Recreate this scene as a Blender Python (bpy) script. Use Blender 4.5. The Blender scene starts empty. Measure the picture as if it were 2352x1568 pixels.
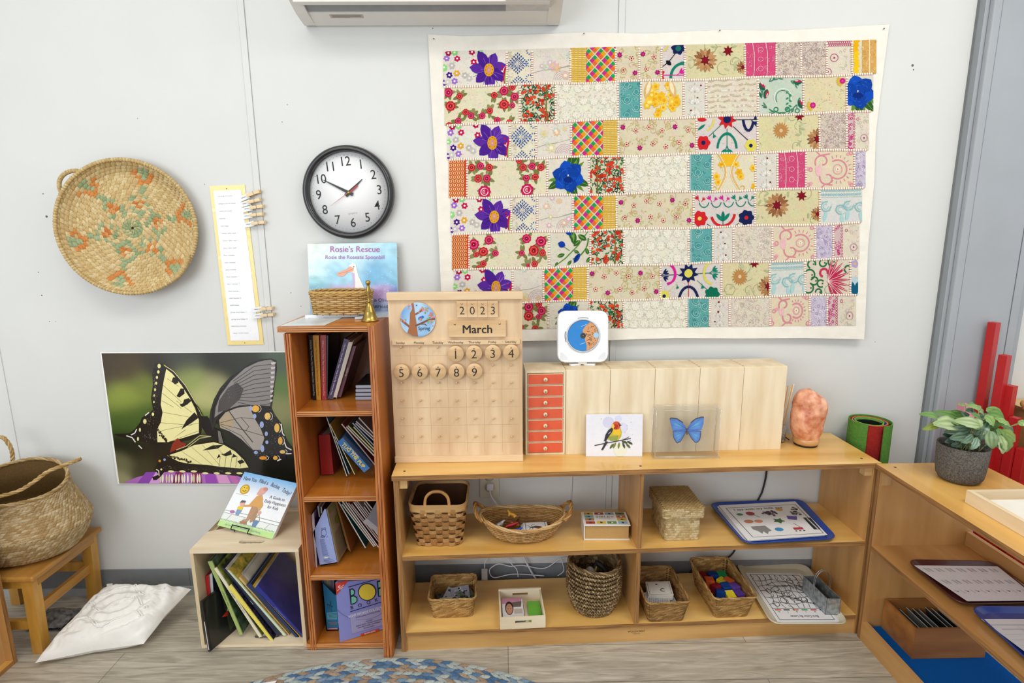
import bpy, math, random
from mathutils import Vector, Matrix, noise
V=Vector; pi=math.pi; sin=math.sin; cos=math.cos
rnd=random.Random(7)
SC=bpy.context.scene; COL=SC.collection
# ---------------- camera
FPX=1300.0; PIT=math.atan(255/1300); DC=1.9; HC=1.31; ROLL=.0075; YAW=.0125
def ray(u,v):
    a=(u-1176)/FPX; b=-(v-784)/FPX
    x=a*cos(ROLL)+b*sin(ROLL); y=-a*sin(ROLL)+b*cos(ROLL)
    X,Y,Z=x, cos(PIT)+y*sin(PIT), y*cos(PIT)-sin(PIT)
    return V((X*cos(YAW)+Y*sin(YAW), -X*sin(YAW)+Y*cos(YAW), Z))
def W(u,v,y=0.0):
    d=ray(u,v); t=(y+DC)/d.y; return V((d.x*t,-DC+d.y*t,HC+d.z*t))
def F(u,v,z=0.0):
    d=ray(u,v); t=(z-HC)/d.z; return V((d.x*t,-DC+d.y*t,HC+d.z*t))
def S(u,v,x):
    d=ray(u,v); t=x/d.x; return V((d.x*t,-DC+d.y*t,HC+d.z*t))
fw=ray(1176,784).normalized(); rt=(ray(2476,784)-ray(1176,784)).normalized(); up=rt.cross(fw)
cd=bpy.data.cameras.new('camera'); cam=bpy.data.objects.new('camera',cd); COL.objects.link(cam)
M=Matrix((rt,up,-fw)).transposed().to_4x4(); M.translation=V((0,-DC,HC)); cam.matrix_world=M
cd.sensor_width=36; cd.lens=FPX*36/2352; cd.clip_start=.02; SC.camera=cam
# ---------------- world, lamps, exposure
wd=bpy.data.worlds.new('world'); SC.world=wd; wd.use_nodes=True
bg=wd.node_tree.nodes['Background']; bg.inputs[0].default_value=(.93,.96,1,1); bg.inputs[1].default_value=.88
def area(name,loc,tgt,sx,sy,power,col=(1,1,1)):
    l=bpy.data.lights.new(name,'AREA'); l.shape='RECTANGLE'; l.size=sx; l.size_y=sy; l.energy=power; l.color=col
    o=bpy.data.objects.new(name,l); COL.objects.link(o); o.location=loc
    o.rotation_euler=(V(tgt)-V(loc)).to_track_quat('-Z','Y').to_euler(); return o
area('ceiling_lamp_near',(-.75,-1.35,2.62),(-.7,-1.0,0),1.2,.6,12.5,(1,.98,.94))
area('ceiling_lamp_far',(1.2,-1.35,2.62),(1.1,-1.0,0),1.2,.6,22,(1,.98,.94))
area('window_light',(-1.9,-3.2,1.5),(-.3,0,.5),1.8,1.5,38,(.93,.97,1))
SC.view_settings.view_transform='Standard'; SC.view_settings.look='None'; SC.view_settings.exposure=0.0; SC.view_settings.gamma=1
SC.view_settings.use_curve_mapping=False
# ---------------- materials
def lin(h):
    if not isinstance(h,str): return tuple(h)
    h=h.lstrip('#')
    if len(h)==3: h=''.join(c*2 for c in h)
    o=[]
    for i in (0,2,4):
        c=int(h[i:i+2],16)/255; o.append(c/12.92 if c<=.04045 else ((c+.055)/1.055)**2.4)
    return (o[0],o[1],o[2],1.0)
_m={}
def mat(c,rough=.6,metal=0,var=.05,scale=40,bump=0,bscale=200,trans=0,sss=0,coat=0,spec=.5,stretch=None,c2=None,detail=3):
    key=(c,rough,metal,var,scale,bump,bscale,trans,sss,coat,spec,stretch,c2,detail)
    if key in _m: return _m[key]
    m=bpy.data.materials.new('mat_%d'%len(_m)); _m[key]=m; m.use_nodes=True
    nt=m.node_tree; N=nt.nodes; L=nt.links; b=N['Principled BSDF']
    b.inputs['Roughness'].default_value=rough; b.inputs['Metallic'].default_value=metal
    b.inputs['Specular IOR Level'].default_value=spec
    if trans: b.inputs['Transmission Weight'].default_value=trans; b.inputs['IOR'].default_value=1.2
    if sss: b.inputs['Subsurface Weight'].default_value=sss; b.inputs['Subsurface Radius'].default_value=(.03,.012,.006)
    if coat: b.inputs['Coat Weight'].default_value=coat
    tc=N.new('ShaderNodeTexCoord'); mp=N.new('ShaderNodeMapping'); L.new(tc.outputs['Object'],mp.inputs[0])
    if stretch: mp.inputs['Scale'].default_value=stretch
    n=N.new('ShaderNodeTexNoise'); n.inputs['Scale'].default_value=scale; n.inputs['Detail'].default_value=detail; L.new(mp.outputs[0],n.inputs['Vector'])
    rp=N.new('ShaderNodeValToRGB'); L.new(n.outputs['Fac'],rp.inputs[0])
    if c=='COL':
        at=N.new('ShaderNodeAttribute'); at.attribute_name='Col'
        mx=N.new('ShaderNodeMix'); mx.data_type='RGBA'; mx.blend_type='MULTIPLY'; mx.inputs[0].default_value=1
        rp.color_ramp.elements[0].position=.3; rp.color_ramp.elements[1].position=.7
        rp.color_ramp.elements[0].color=(1-var*2,)*3+(1,); rp.color_ramp.elements[1].color=(1,1,1,1)
        L.new(at.outputs['Color'],mx.inputs[6]); L.new(rp.outputs[0],mx.inputs[7]); L.new(mx.outputs[2],b.inputs['Base Color'])
    else:
        A=lin(c); B=lin(c2) if c2 else A
        rp.color_ramp.elements[0].position=.32; rp.color_ramp.elements[1].position=.68
        rp.color_ramp.elements[0].color=tuple(x*(1-var) for x in A[:3])+(1,); rp.color_ramp.elements[1].color=tuple(min(1,x*(1+var)) for x in B[:3])+(1,)
        L.new(rp.outputs[0],b.inputs['Base Color'])
    if bump:
        n2=N.new('ShaderNodeTexNoise'); n2.inputs['Scale'].default_value=bscale; n2.inputs['Detail'].default_value=2
        L.new(mp.outputs[0] if stretch else tc.outputs['Object'],n2.inputs['Vector'])
        bp=N.new('ShaderNodeBump'); bp.inputs['Strength'].default_value=bump; bp.inputs['Distance'].default_value=.002
        L.new(n2.outputs['Fac'],bp.inputs['Height']); L.new(bp.outputs[0],b.inputs['Normal'])
    return m
PR=mat('COL',.55,var=.02,scale=90)           # printed paper
PG=mat('COL',.3,var=.02,scale=60,coat=.2)      # glossy print
CL=mat('COL',.9,var=.05,scale=160,bump=.5,bscale=500,spec=.1)   # embroidered cloth
WV=mat('COL',.6,var=.16,scale=260,bump=.4,bscale=700,spec=.25)  # woven fibre
def wood(c1,c2,ax='x',sc=9,rough=.4,coat=.15,k=.13,bump=.05):
    st={'x':(k,1,1),'y':(1,k,1),'z':(1,1,k)}[ax]
    return mat(c1,rough,var=.03,scale=sc*3,c2=c2,stretch=st,coat=coat,bump=bump,bscale=sc*14,detail=5)
HONEY=wood('#d5a04c','#edc478','x',4,.33,.3); HONEYY=wood('#c89040','#e2b464','y',4,.33,.3); HONEYZ=wood('#b38146','#c9985c','z',6,.42,.15)
PLYX=wood('#7a542c','#ad7c46','x',60,.7,0,.04); PLYZ=wood('#7a542c','#ad7c46','z',60,.7,0,.04); PLYY=wood('#7a542c','#ad7c46','y',60,.7,0,.04)
BIRCH=wood('#dcc49d','#ecdab8','z',7,.45,.1); MAPLE=wood('#d3b189','#e2c6a0','z',9,.45,.1); MAPLEX=wood('#d8b78d','#e7cda6','x',9,.45,.1)
ORNG=wood('#9a5018','#b56a22','z',5,.4,.2); ORNGX=wood('#b0641c','#ca7e2e','x',5,.35,.3); ORNE=wood('#a86230','#dc9c60','x',50,.5,.1,.05); ORNEZ=wood('#984f1e','#c47c40','z',50,.5,.1,.05)
PINE=wood('#dcc7a4','#ecdcc0','x',6,.6,0); PINEZ=wood('#cbb48e','#e0cca9','z',6,.6,0)
STOOL=wood('#b27d2c','#d4a046','z',8,.35,.3); STOOLY=wood('#a2722f','#cd9548','y',8,.35,.3)
# ---------------- mesh builder
_tx={}
def textmesh(s,bold):
    k=(s,bold)
    if k not in _tx:
        c=bpy.data.curves.new('t','FONT'); c.body=s; c.size=1; c.resolution_u=3; c.offset=bold; c.align_x='CENTER'; c.align_y='CENTER'
        o=bpy.data.objects.new('t',c); me=o.to_mesh()
        vs=[(v.co.x,v.co.y) for v in me.vertices]; fs=[tuple(p.vertices) for p in me.polygons]
        o.to_mesh_clear(); bpy.data.objects.remove(o); bpy.data.curves.remove(c); _tx[k]=(vs,fs)
    return _tx[k]
class MB:
    def __init__(s,base=None): s.v=[];s.f=[];s.mi=[];s.sm=[];s.c=[];s.ms=[];s.d=base or PR;s.M=None
    def add(s,vs,fs,m=None,col=None,smooth=False):
        m=m or s.d
        if m not in s.ms: s.ms.append(m)
        i=s.ms.index(m); n=len(s.v)
        s.v+= [V(v) for v in vs] if s.M is None else [s.M@V(v) for v in vs]
        cc=lin(col) if (col is not None and not isinstance(col,list)) else None
        for k,f in enumerate(fs):
            s.f.append([n+j for j in f]); s.mi.append(i); s.sm.append(smooth)
            if isinstance(col,list): s.c.append([col[j] for j in f])
            else: s.c.append(cc)
    def hexa(s,p,m=None,col=None,cols=None,ms=None):
        # p: 0-3 bottom ring, 4-7 top ring ; faces: bottom,top,s01,s12,s23,s30
        fs=[(3,2,1,0),(4,5,6,7),(0,1,5,4),(1,2,6,5),(2,3,7,6),(3,0,4,7)]
        for k,f in enumerate(fs):
            s.add([p[i] for i in f],[(0,1,2,3)],(ms or {}).get(k,m),(cols or {}).get(k,col))
    def box(s,x0,x1,y0,y1,z0,z1,m=None,col=None,ms=None,cols=None,bev=0):
        # ms keys 0 bottom 1 top 2 front(-y) 3 right 4 back 5 left
        if bev:
            import bmesh
            b=bmesh.new(); r=bmesh.ops.create_cube(b,size=1)
            for v in b.verts: v.co=V(((x0+x1)/2+v.co.x*(x1-x0),(y0+y1)/2+v.co.y*(y1-y0),(z0+z1)/2+v.co.z*(z1-z0)))
            bmesh.ops.bevel(b,geom=list(b.edges),offset=bev,segments=2,affect='EDGES',profile=.5)
            b.verts.index_update(); s.add([v.co.copy() for v in b.verts],[[v.index for v in f.verts] for f in b.faces],m,col); b.free(); return
        s.hexa([(x0,y0,z0),(x1,y0,z0),(x1,y1,z0),(x0,y1,z0),(x0,y0,z1),(x1,y0,z1),(x1,y1,z1),(x0,y1,z1)],m,col,cols,ms)
    def slab(s,q,d,m=None,col=None,cols=None,ms=None): # quad (BL,BR,TR,TL) extruded by d
        d=V(d); p=[q[0],q[1],V(q[1])+d,V(q[0])+d,q[3],q[2],V(q[2])+d,V(q[3])+d]; s.hexa(p,m,col,cols,ms)
    def tube(s,pts,r,m=None,col=None,seg=8,closed=False,cap=True):
        pts=[V(p) for p in pts]; n=len(pts); vs=[];fs=[]
        pn=None
        for i,p in enumerate(pts):
            t=(pts[(i+1)%n]-pts[i-1]) if closed else (pts[min(i+1,n-1)]-pts[max(i-1,0)])
            t.normalize()
            if pn is None: pn=t.orthogonal().normalized()
            else:
                pn=pn-t*pn.dot(t)
                pn=pn.normalized() if pn.length>1e-6 else t.orthogonal().normalized()
            bn=t.cross(pn); rr=r[i] if isinstance(r,(list,tuple)) else r
            for k in range(seg):
                a=2*pi*k/seg; vs.append(p+pn*cos(a)*rr+bn*sin(a)*rr)
        for i in range(n if closed else n-1):
            j=(i+1)%n
            for k in range(seg): l=(k+1)%seg; fs.append((i*seg+k,i*seg+l,j*seg+l,j*seg+k))
        if cap and not closed: fs.append(tuple(range(seg))[::-1]); fs.append(tuple((n-1)*seg+k for k in range(seg)))
        s.add(vs,fs,m,col,True)
    def lathe(s,prof,o=(0,0,0),m=None,col=None,seg=32,ax=None,flat=False):
        o=V(o); az=(V(ax).normalized() if ax else V((0,0,1))); ux=az.orthogonal().normalized() if ax else V((1,0,0)); uy=az.cross(ux)
        vs=[];fs=[];n=len(prof)
        for r,z in prof:
            for k in range(seg): a=2*pi*k/seg; vs.append(o+az*z+(ux*cos(a)+uy*sin(a))*r)
        for i in range(n-1):
            a0,a1=prof[i][0]<1e-5,prof[i+1][0]<1e-5
            if a0 and a1: continue
            if a0: fs.append(tuple((i+1)*seg+k for k in range(seg))); continue
            if a1: fs.append(tuple(i*seg+k for k in range(seg))); continue
            for k in range(seg): l=(k+1)%seg; fs.append((i*seg+k,i*seg+l,(i+1)*seg+l,(i+1)*seg+k))
        if prof[0][0]>1e-5: fs.append(tuple(range(seg))[::-1])
        if prof[-1][0]>1e-5: fs.append(tuple((n-1)*seg+k for k in range(seg)))
        s.add(vs,fs,m,col,not flat)
    def grid(s,fn,nu,nv,m=None,col=None,smooth=True,wrapu=False,cf=None):
        vs=[];cs=[]
        for j in range(nv+1):
            for i in range(nu+(0 if wrapu else 1)):
                vs.append(fn(i/nu,j/nv)); 
                if cf: cs.append(lin(cf(i/nu,j/nv)))
        w=nu if wrapu else nu+1; fs=[]
        for j in range(nv):
            for i in range(nu): k=(i+1)%w if wrapu else i+1; fs.append((j*w+i,j*w+k,(j+1)*w+k,(j+1)*w+i))
        s.add(vs,fs,m,cs if cf else col,smooth)
    def build(s,name,parent=None,loc=None,label=None,cat=None,group=None,kind=None,mods=None):
        me=bpy.data.meshes.new(name); root=V((0,0,0))
        if parent is not None:
            r=parent
            while r.parent: r=r.parent
            root=r.location.copy()
        elif loc is not None: root=V(loc)
        me.from_pydata([v-root for v in s.v],[],s.f)
        for m in s.ms: me.materials.append(m)
        me.polygons.foreach_set('material_index',s.mi); me.polygons.foreach_set('use_smooth',s.sm)
        if any(c is not None for c in s.c):
            a=me.color_attributes.new('Col','FLOAT_COLOR','CORNER'); buf=[]
            for f,c in zip(s.f,s.c):
                if c is None: buf+= [.8,.8,.8,1]*len(f)
                elif isinstance(c,list):
                    for q in c: buf+=list(q)
                else: buf+=list(c)*len(f)
            a.data.foreach_set('color',buf)
        me.update()
        o=bpy.data.objects.new(name,me); COL.objects.link(o)
        if parent is not None: o.parent=parent
        else: o.location=root
        if label: o['label']=label
        if cat: o['category']=cat
        if group: o['group']=group
        if kind: o['kind']=kind
        return o
def T(name,label,cat,loc,group=None):
    o=bpy.data.objects.new(name,None); COL.objects.link(o); o.location=V(loc); o.empty_display_size=.02
    o['label']=label; o['category']=cat
    if group: o['group']=group
    return o
# ---------------- flat art on a surface: fr(x,y,lift)->point
class Art:
    def __init__(s,mb,fr,m=None,L=.0004,st=.0004,clip=None): s.mb=mb;s.fr=fr;s.m=m or mb.d;s.L=L;s.st=st;s.clip=clip;s.n=0
    def P(s,x,y,l):
        if s.clip: x=min(max(x,s.clip[0]),s.clip[2]); y=min(max(y,s.clip[1]),s.clip[3])
        return s.fr(x,y,s.L+l*s.st)
    def poly(s,pts,col,l=0):
        if s.clip:
            c=s.clip
            if all(p[0]<=c[0] for p in pts) or all(p[0]>=c[2] for p in pts) or all(p[1]<=c[1] for p in pts) or all(p[1]>=c[3] for p in pts): return
        s.n+=1; l=l+(s.n%40)*3.5e-6/s.st
        s.mb.add([s.P(x,y,l) for x,y in pts],[tuple(range(len(pts)))],s.m,col)
    def rect(s,x0,y0,x1,y1,col,l=0): s.poly([(x0,y0),(x1,y0),(x1,y1),(x0,y1)],col,l)
    def disc(s,x,y,r,col,l=0,n=14,ry=None): ry=ry or r; s.poly([(x+r*cos(2*pi*k/n),y+ry*sin(2*pi*k/n)) for k in range(n)],col,l)
    def line(s,pts,w,col,l=0):
        for (x0,y0),(x1,y1) in zip(pts,pts[1:]):
            dx,dy=x1-x0,y1-y0; d=math.hypot(dx,dy) or 1; nx,ny=-dy/d*w/2,dx/d*w/2
            s.poly([(x0+nx,y0+ny),(x1+nx,y1+ny),(x1-nx,y1-ny),(x0-nx,y0-ny)],col,l)
    def arc(s,x,y,r,a0,a1,w,col,l=0,n=10,ry=None):
        ry=ry or r; s.line([(x+r*cos(a0+(a1-a0)*k/n),y+ry*sin(a0+(a1-a0)*k/n)) for k in range(n+1)],w,col,l)
    def ring(s,x,y,r,w,col,l=0,n=10): s.arc(x,y,r,0,2*pi,w,col,l,n)
    def petal(s,x,y,ln,w,a,col,l=0,n=5):
        up_=[];dn_=[]
        for k in range(n+1):
            t=k/n; q=w/2*sin(pi*t)**.7; up_.append((t*ln,q)); dn_.append((t*ln,-q))
        pts=up_+dn_[::-1][1:-1]; s.poly([(x+px*cos(a)-py*sin(a),y+px*sin(a)+py*cos(a)) for px,py in pts],col,l)
    def flower(s,x,y,r,n,col,cc=None,l=0,a0=0,lob=.25,cr=.35):
        pts=[]; N=n*4
        for k in range(N):
            a=2*pi*k/N; q=r*(1-lob*(.5-.5*cos(n*a))); pts.append((x+q*cos(a+a0),y+q*sin(a+a0)))
        s.poly(pts,col,l)
        if cc: s.disc(x,y,r*cr,cc,l+1,8)
    def star(s,x,y,r,n,col,l=0,a0=0,q=.45):
        s.poly([(x+(r if k%2==0 else r*q)*cos(a0+pi*k/n),y+(r if k%2==0 else r*q)*sin(a0+pi*k/n)) for k in range(2*n)],col,l)
    def text(s,t,x,y,size,col,l=1,rot=0,bold=0,sx=1,flip=-1):
        if bold>.006:
            for k in (-1,1): s.text(t,x+k*size*bold*.8,y,size,col,l,rot,0,sx,flip)
            return
        s.n+=1; l=l+(s.n%40)*3.5e-6/s.st
        vs,fs=textmesh(t,bold); c,q=cos(rot),sin(rot); out=[]
        for a,b in vs:
            a*=size*sx; b*=size*flip; out.append(s.P(x+a*c-b*q,y+a*q+b*c,l))
        s.mb.add(out,fs,s.m,col)
def pframe(O,ux,uy,n):  # x,y in metres from O, y downwards along uy
    O=V(O);ux=V(ux).normalized();uy=V(uy).normalized();n=V(n).normalized()
    return lambda x,y,l: O+ux*x+uy*y+n*l
def qframe(tl,tr,bl,br,w=1,h=1,n=None):
    tl,tr,bl,br=map(V,(tl,tr,bl,br)); n=V(n) if n else (bl-tl).cross(tr-tl).normalized()
    return lambda x,y,l: (tl*(1-x/w)+tr*(x/w))*(1-y/h)+(bl*(1-x/w)+br*(x/w))*(y/h)+n*l
def wframe(y0): return lambda u,v,l: W(u,v,y0-l)
# ---------------- weaving
def rrect(a,b,r,n=64):
    # rounded rectangle half sizes a,b ; arclength param
    pts=[]
    for cx,cy,a0 in ((a-r,b-r,0),(-(a-r),b-r,pi/2),(-(a-r),-(b-r),pi),(a-r,-(b-r),1.5*pi)):
        for k in range(7): t=a0+pi/2*k/6; pts.append((cx+r*cos(t),cy+r*sin(t)))
    pts.append(pts[0]); L=[0]
    for p,q in zip(pts,pts[1:]): L.append(L[-1]+math.hypot(q[0]-p[0],q[1]-p[1]))
    def f(s):
        d=(s%1)*L[-1]; k=0
        while k<len(L)-2 and L[k+1]<d: k+=1
        t=(d-L[k])/max(L[k+1]-L[k],1e-9); return (pts[k][0]*(1-t)+pts[k+1][0]*t, pts[k][1]*(1-t)+pts[k+1][1]*t)
    return f
def rotz(x,y,a): return (x*cos(a)-y*sin(a), x*sin(a)+y*cos(a))
def nrm(fn,s,t,e=.004):
    a=fn(s+e,t)-fn(s-e,t); b=fn(s,min(t+e,1.05))-fn(s,t-e); n=a.cross(b)
    return n.normalized() if n.length>1e-9 else V((0,0,1))
def cells(mb,fn,rows,cols,cf,bulge=.002,over=1.15,hgt=.95,off=.5,slant=0,m=None,side=1,nu=3,colfn=None,t0=0,t1=1):
    for i in range(rows):
        n=cols(i) if callable(cols) else cols
        for j in range(n):
            s0=(j+(i*off)%1)/n; s1=s0+over/n; ta=t0+(t1-t0)*i/rows; tb=ta+(t1-t0)/rows*hgt
            vs=[]
            for b in range(3):
                for a in range(nu+1):
                    u=a/nu; w=b/2; t=ta+(tb-ta)*w; s=s0+(s1-s0)*u+slant*(w-.5)/n
                    h=bulge*(sin(pi*u)**.6)*(1 if b==1 else .25)
                    vs.append(fn(s,t)+nrm(fn,s,t)*h*side)
            k=nu+1; fs=[(b*k+a,b*k+a+1,(b+1)*k+a+1,(b+1)*k+a) for b in range(2) for a in range(nu)]
            mb.add(vs,fs,m,cf(s0,(ta+tb)/2,i,j),True)
def wicker(mb,fn,rows,stakes,r,cf,m=None,amp=None,t0=0,t1=1,seg=5,samp=4):
    amp=amp or r*.9; n=stakes*samp
    for i in range(rows):
        t=t0+(t1-t0)*(i+.5)/rows; pts=[]
        for k in range(n):
            s=k/n; pts.append(fn(s,t)+nrm(fn,s,t)*amp*cos(pi*k/samp+pi*i))
        mb.tube(pts,r,m,cf(0,t,i,0),seg,closed=True)
def braid(mb,path,r,cf,m=None,step=None,strands=3,tw=1.0,seg=5):
    # twisted rope along path
    path=[V(p) for p in path]; n=len(path)
    for k in range(strands):
        pts=[]
        for i,p in enumerate(path):
            t=(path[min(i+1,n-1)]-path[max(i-1,0)]).normalized(); a=V((0,0,1)) if abs(t.z)<.9 else V((1,0,0))
            u=t.cross(a).normalized(); w=t.cross(u); an=2*pi*k/strands+i*tw; pts.append(p+(u*cos(an)+w*sin(an))*r*.55)
        mb.tube(pts,r*.6,m,cf(k),seg)
def spline(pts,n=8):
    pts=[V(p) for p in pts]; out=[]
    for i in range(len(pts)-1):
        p0=pts[max(i-1,0)];p1=pts[i];p2=pts[i+1];p3=pts[min(i+2,len(pts)-1)]
        for k in range(n):
            t=k/n; out.append(.5*((2*p1)+(p2-p0)*t+(2*p0-5*p1+4*p2-p3)*t*t+(3*p1-p0-3*p2+p3)*t**3))
    out.append(pts[-1]); return out
def mixh(a,b,t): A=lin(a);B=lin(b); return tuple(A[i]*(1-t)+B[i]*t for i in range(3))+(1,)
def pick(*cs): return lambda *a: mixh(rnd.choice(cs),rnd.choice(cs),rnd.random()*.5)
# ================= the setting
WALL=mat('#d7d8d5',.75,var=.012,scale=6,bump=.08,bscale=120,spec=.2)
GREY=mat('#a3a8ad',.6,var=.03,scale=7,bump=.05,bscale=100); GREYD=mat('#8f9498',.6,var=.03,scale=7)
def floor_mat():
    m=bpy.data.materials.new('floor_planks'); m.use_nodes=True; nt=m.node_tree;N=nt.nodes;L=nt.links;b=N['Principled BSDF']
    tc=N.new('ShaderNodeTexCoord'); br=N.new('ShaderNodeTexBrick'); L.new(tc.outputs['Object'],br.inputs['Vector'])
    br.inputs['Scale'].default_value=1; br.inputs['Brick Width'].default_value=1.22; br.inputs['Row Height'].default_value=.152; br.offset=.37
    br.inputs['Mortar Size'].default_value=.0012; br.inputs['Mortar Smooth'].default_value=.2
    br.inputs['Color1'].default_value=lin('#c6beae'); br.inputs['Color2'].default_value=lin('#b5ad9e'); br.inputs['Mortar'].default_value=lin('#7d776c')
    mp=N.new('ShaderNodeMapping'); mp.inputs['Scale'].default_value=(1.2,11,11); L.new(tc.outputs['Object'],mp.inputs[0])
    n=N.new('ShaderNodeTexNoise'); n.inputs['Scale'].default_value=6; n.inputs['Detail'].default_value=7; n.inputs['Distortion'].default_value=1.2; L.new(mp.outputs[0],n.inputs['Vector'])
    r=N.new('ShaderNodeValToRGB'); L.new(n.outputs['Fac'],r.inputs[0]); r.color_ramp.elements[0].position=.3; r.color_ramp.elements[1].position=.7
    r.color_ramp.elements[0].color=(.62,.6,.57,1); r.color_ramp.elements[1].color=(1.1,1.1,1.08,1)
    mx=N.new('ShaderNodeMix'); mx.data_type='RGBA'; mx.blend_type='MULTIPLY'; mx.inputs[0].default_value=1
    L.new(br.outputs['Color'],mx.inputs[6]); L.new(r.outputs[0],mx.inputs[7]); L.new(mx.outputs[2],b.inputs['Base Color']); b.inputs['Roughness'].default_value=.45
    bp=N.new('ShaderNodeBump'); bp.inputs['Strength'].default_value=.15; bp.inputs['Distance'].default_value=.001; L.new(n.outputs['Fac'],bp.inputs['Height']); L.new(bp.outputs[0],b.inputs['Normal'])
    return m
b=MB(floor_mat()); b.box(-2.6,2.6,-3.4,.06,-.05,0); b.build('floor',kind='structure')
b=MB(WALL); b.box(-2.6,2.6,0,.08,0,2.7)
b.build('wall_back',kind='structure')
b=MB(mat('#e8e8e4',.8,var=.02)); b.box(-2.6,2.6,-3.4,.08,2.7,2.76); b.build('ceiling',kind='structure')
# joint battens on the wall
k=1
for us in (((552,0),(566,300),(612,800)),((1419,0),(1417,90),(1404,790))):
    x0=W(*us[-1]).x; x0=(W(*us[0]).x+x0)/2
    b=MB(WALL); b.box(x0,x0+.019,-.0035,0,.1,2.7); b.box(x0-.0017,x0-.0005,-.0012,0,.1,2.7,mat('#b9bab9',.8)); b.box(x0+.0195,x0+.0207,-.0008,0,.1,2.7,mat('#bcbdbc',.8))
    b.build('trim_%d'%k,kind='structure'); k+=1
b=MB(WALL); x0=W(5,850).x; b.box(x0,x0+.006,-.003,0,.1,1.2); b.build('trim_4',kind='structure')
# grey post
xa=W(2110,1000).x
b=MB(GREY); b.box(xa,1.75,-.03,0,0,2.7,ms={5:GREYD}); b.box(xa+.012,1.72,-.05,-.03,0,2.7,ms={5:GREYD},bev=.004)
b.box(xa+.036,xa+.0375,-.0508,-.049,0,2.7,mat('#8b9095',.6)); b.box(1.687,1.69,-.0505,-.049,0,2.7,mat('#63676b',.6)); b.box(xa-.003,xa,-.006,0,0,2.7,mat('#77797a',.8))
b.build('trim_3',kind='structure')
# nail holes and marks on the wall belong to the wall surface: small plugs
b=MB(mat('#6a625a',.8))
for u,v,r in ((107,497,.004),(99,445,.002),(96,678,.0022),(88,625,.0016),(470,423,.0012),(648,280,.0013),(913,592,.0014),(668,672,.0012),(691,703,.0012),(2096,150,.004),(2098,160,.002),(2010,785,.001),(994,65,.0015),(985,86,.001),(660,240,.0012),(114,738,.0015),(128,738,.001),(316,272,.001)):
    c=W(u,v); b.lathe([(r,0),(r*.8,.0012),(0,.0012)],c,seg=7,ax=(0,-1,0))
b.build('wall_marks',kind='structure')
b=MB(mat('#7f8387',.55,var=.03)); b.box(-2.6,2.6,-.004,0,.03,.1,bev=.001); b.box(-2.6,2.6,-.012,0,0,.03,mat('#a9adb0',.5))
for u in (437,900,1300,1900): x=W(u,1330).x; b.box(x,x+.0015,-.0045,0,.03,.1,mat('#5f6366',.6))
b.build('baseboard_back',kind='structure')
# ================= air conditioner
ACW=mat('#dedad3',.4,var=.01,coat=.2)
t=T('air_conditioner','white wall-mounted air conditioner with open louver above the quilt','air conditioner',(-.24,-.1,1.93))
xl=W(702,50,-.02).x; xr=W(1282,50,-.02).x
def pz(v,y): return W(980,v,y).z
prof=[(0,pz(59,0)),(-.012,pz(59,-.012)),(-.075,pz(30,-.075)),(-.078,pz(29,-.078))]
z3=prof[-1][1]
b=MB(ACW)
def ext(b,pr,x0,x1,m=None,ins=0):
    n=len(pr); vs=[(x0+ins*0,y,z) for y,z in pr]+[(x1,y,z) for y,z in pr]; b.add(vs,[(i,(i+1)%n,n+(i+1)%n,n+i) for i in range(n)]+[tuple(range(n)),tuple(range(n,2*n))[::-1]],m)
zt=2.25; y1=-.215
ext(b,[(0,prof[0][1]),(-.015,prof[1][1]),(-.08,z3),(-.08,z3+.05),(-.02,z3+.08),(0,z3+.08)],xl,xr)
ext(b,[(0,z3+.08),(-.1,z3+.14),(y1+.01,z3+.10),(y1,z3+.12),(y1,zt),(0,zt)],xl,xr)
for x0,x1 in ((xl-.006,xl+.028),(xr-.035,xr+.004)):
    ext(b,[(0,prof[0][1]),(-.015,prof[1][1]),(-.085,z3-.004),(-.16,z3+.02),(y1,z3+.09),(y1,zt),(0,zt)],x0,x1)
b.box(xr-.16,xr-.03,-.16,-.08,z3-.001+.004,z3+.03,mat('#c9c8c6',.5))
b.build('housing',t)
b=MB(mat('#5d6064',.5)); b.box(xl+.03,xr-.16,-.15,-.02,z3+.045,z3+.06); b.build('outlet_recess',t)
b=MB(mat('#8a8c8e',.5))
b.hexa([(xl+.03,-.085,z3+.002),(xr-.16,-.085,z3+.002),(xr-.16,-.12,z3+.016),(xl+.03,-.12,z3+.016),(xl+.03,-.085,z3+.006),(xr-.16,-.085,z3+.006),(xr-.16,-.12,z3+.02),(xl+.03,-.12,z3+.02)])
b.build('inner_vane',t)
zl=pz(6,-.14); b=MB(ACW); b.box(xl+.01,xr-.035,-.155,-.13,zl-.003,zl+.004,bev=.002); b.build('louver',t)
b=MB(mat('#c4c6c8',.5))
n=22
for i in range(n):
    x=xl+.05+(xr-.2-xl-.05)*i/(n-1); b.hexa([(x,-.13,zl+.005),(x+.003,-.13,zl+.005),(x+.006,-.16,zl+.03),(x+.003,-.16,zl+.03),(x,-.12,zl+.03),(x+.003,-.12,zl+.03),(x+.006,-.14,zl+.05),(x+.003,-.14,zl+.05)])
b.build('vertical_fins',t)
# sticker on the lower face
q=[W(756,33,-.071),W(833,32.5,-.071),W(760,41,-.054),W(836,41,-.054)]
b=MB(PR); A=Art(b,qframe(*q),L=.0008,st=.0003)
A.rect(0,0,1,1,'#b7aca2')
for i in range(4): A.line([(.06,.18+.2*i),(.94 if i!=3 else .6,.18+.2*i)],.06,'#6a5650' if i>1 else '#766f6a',1)
b.build('sticker',t)
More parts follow.
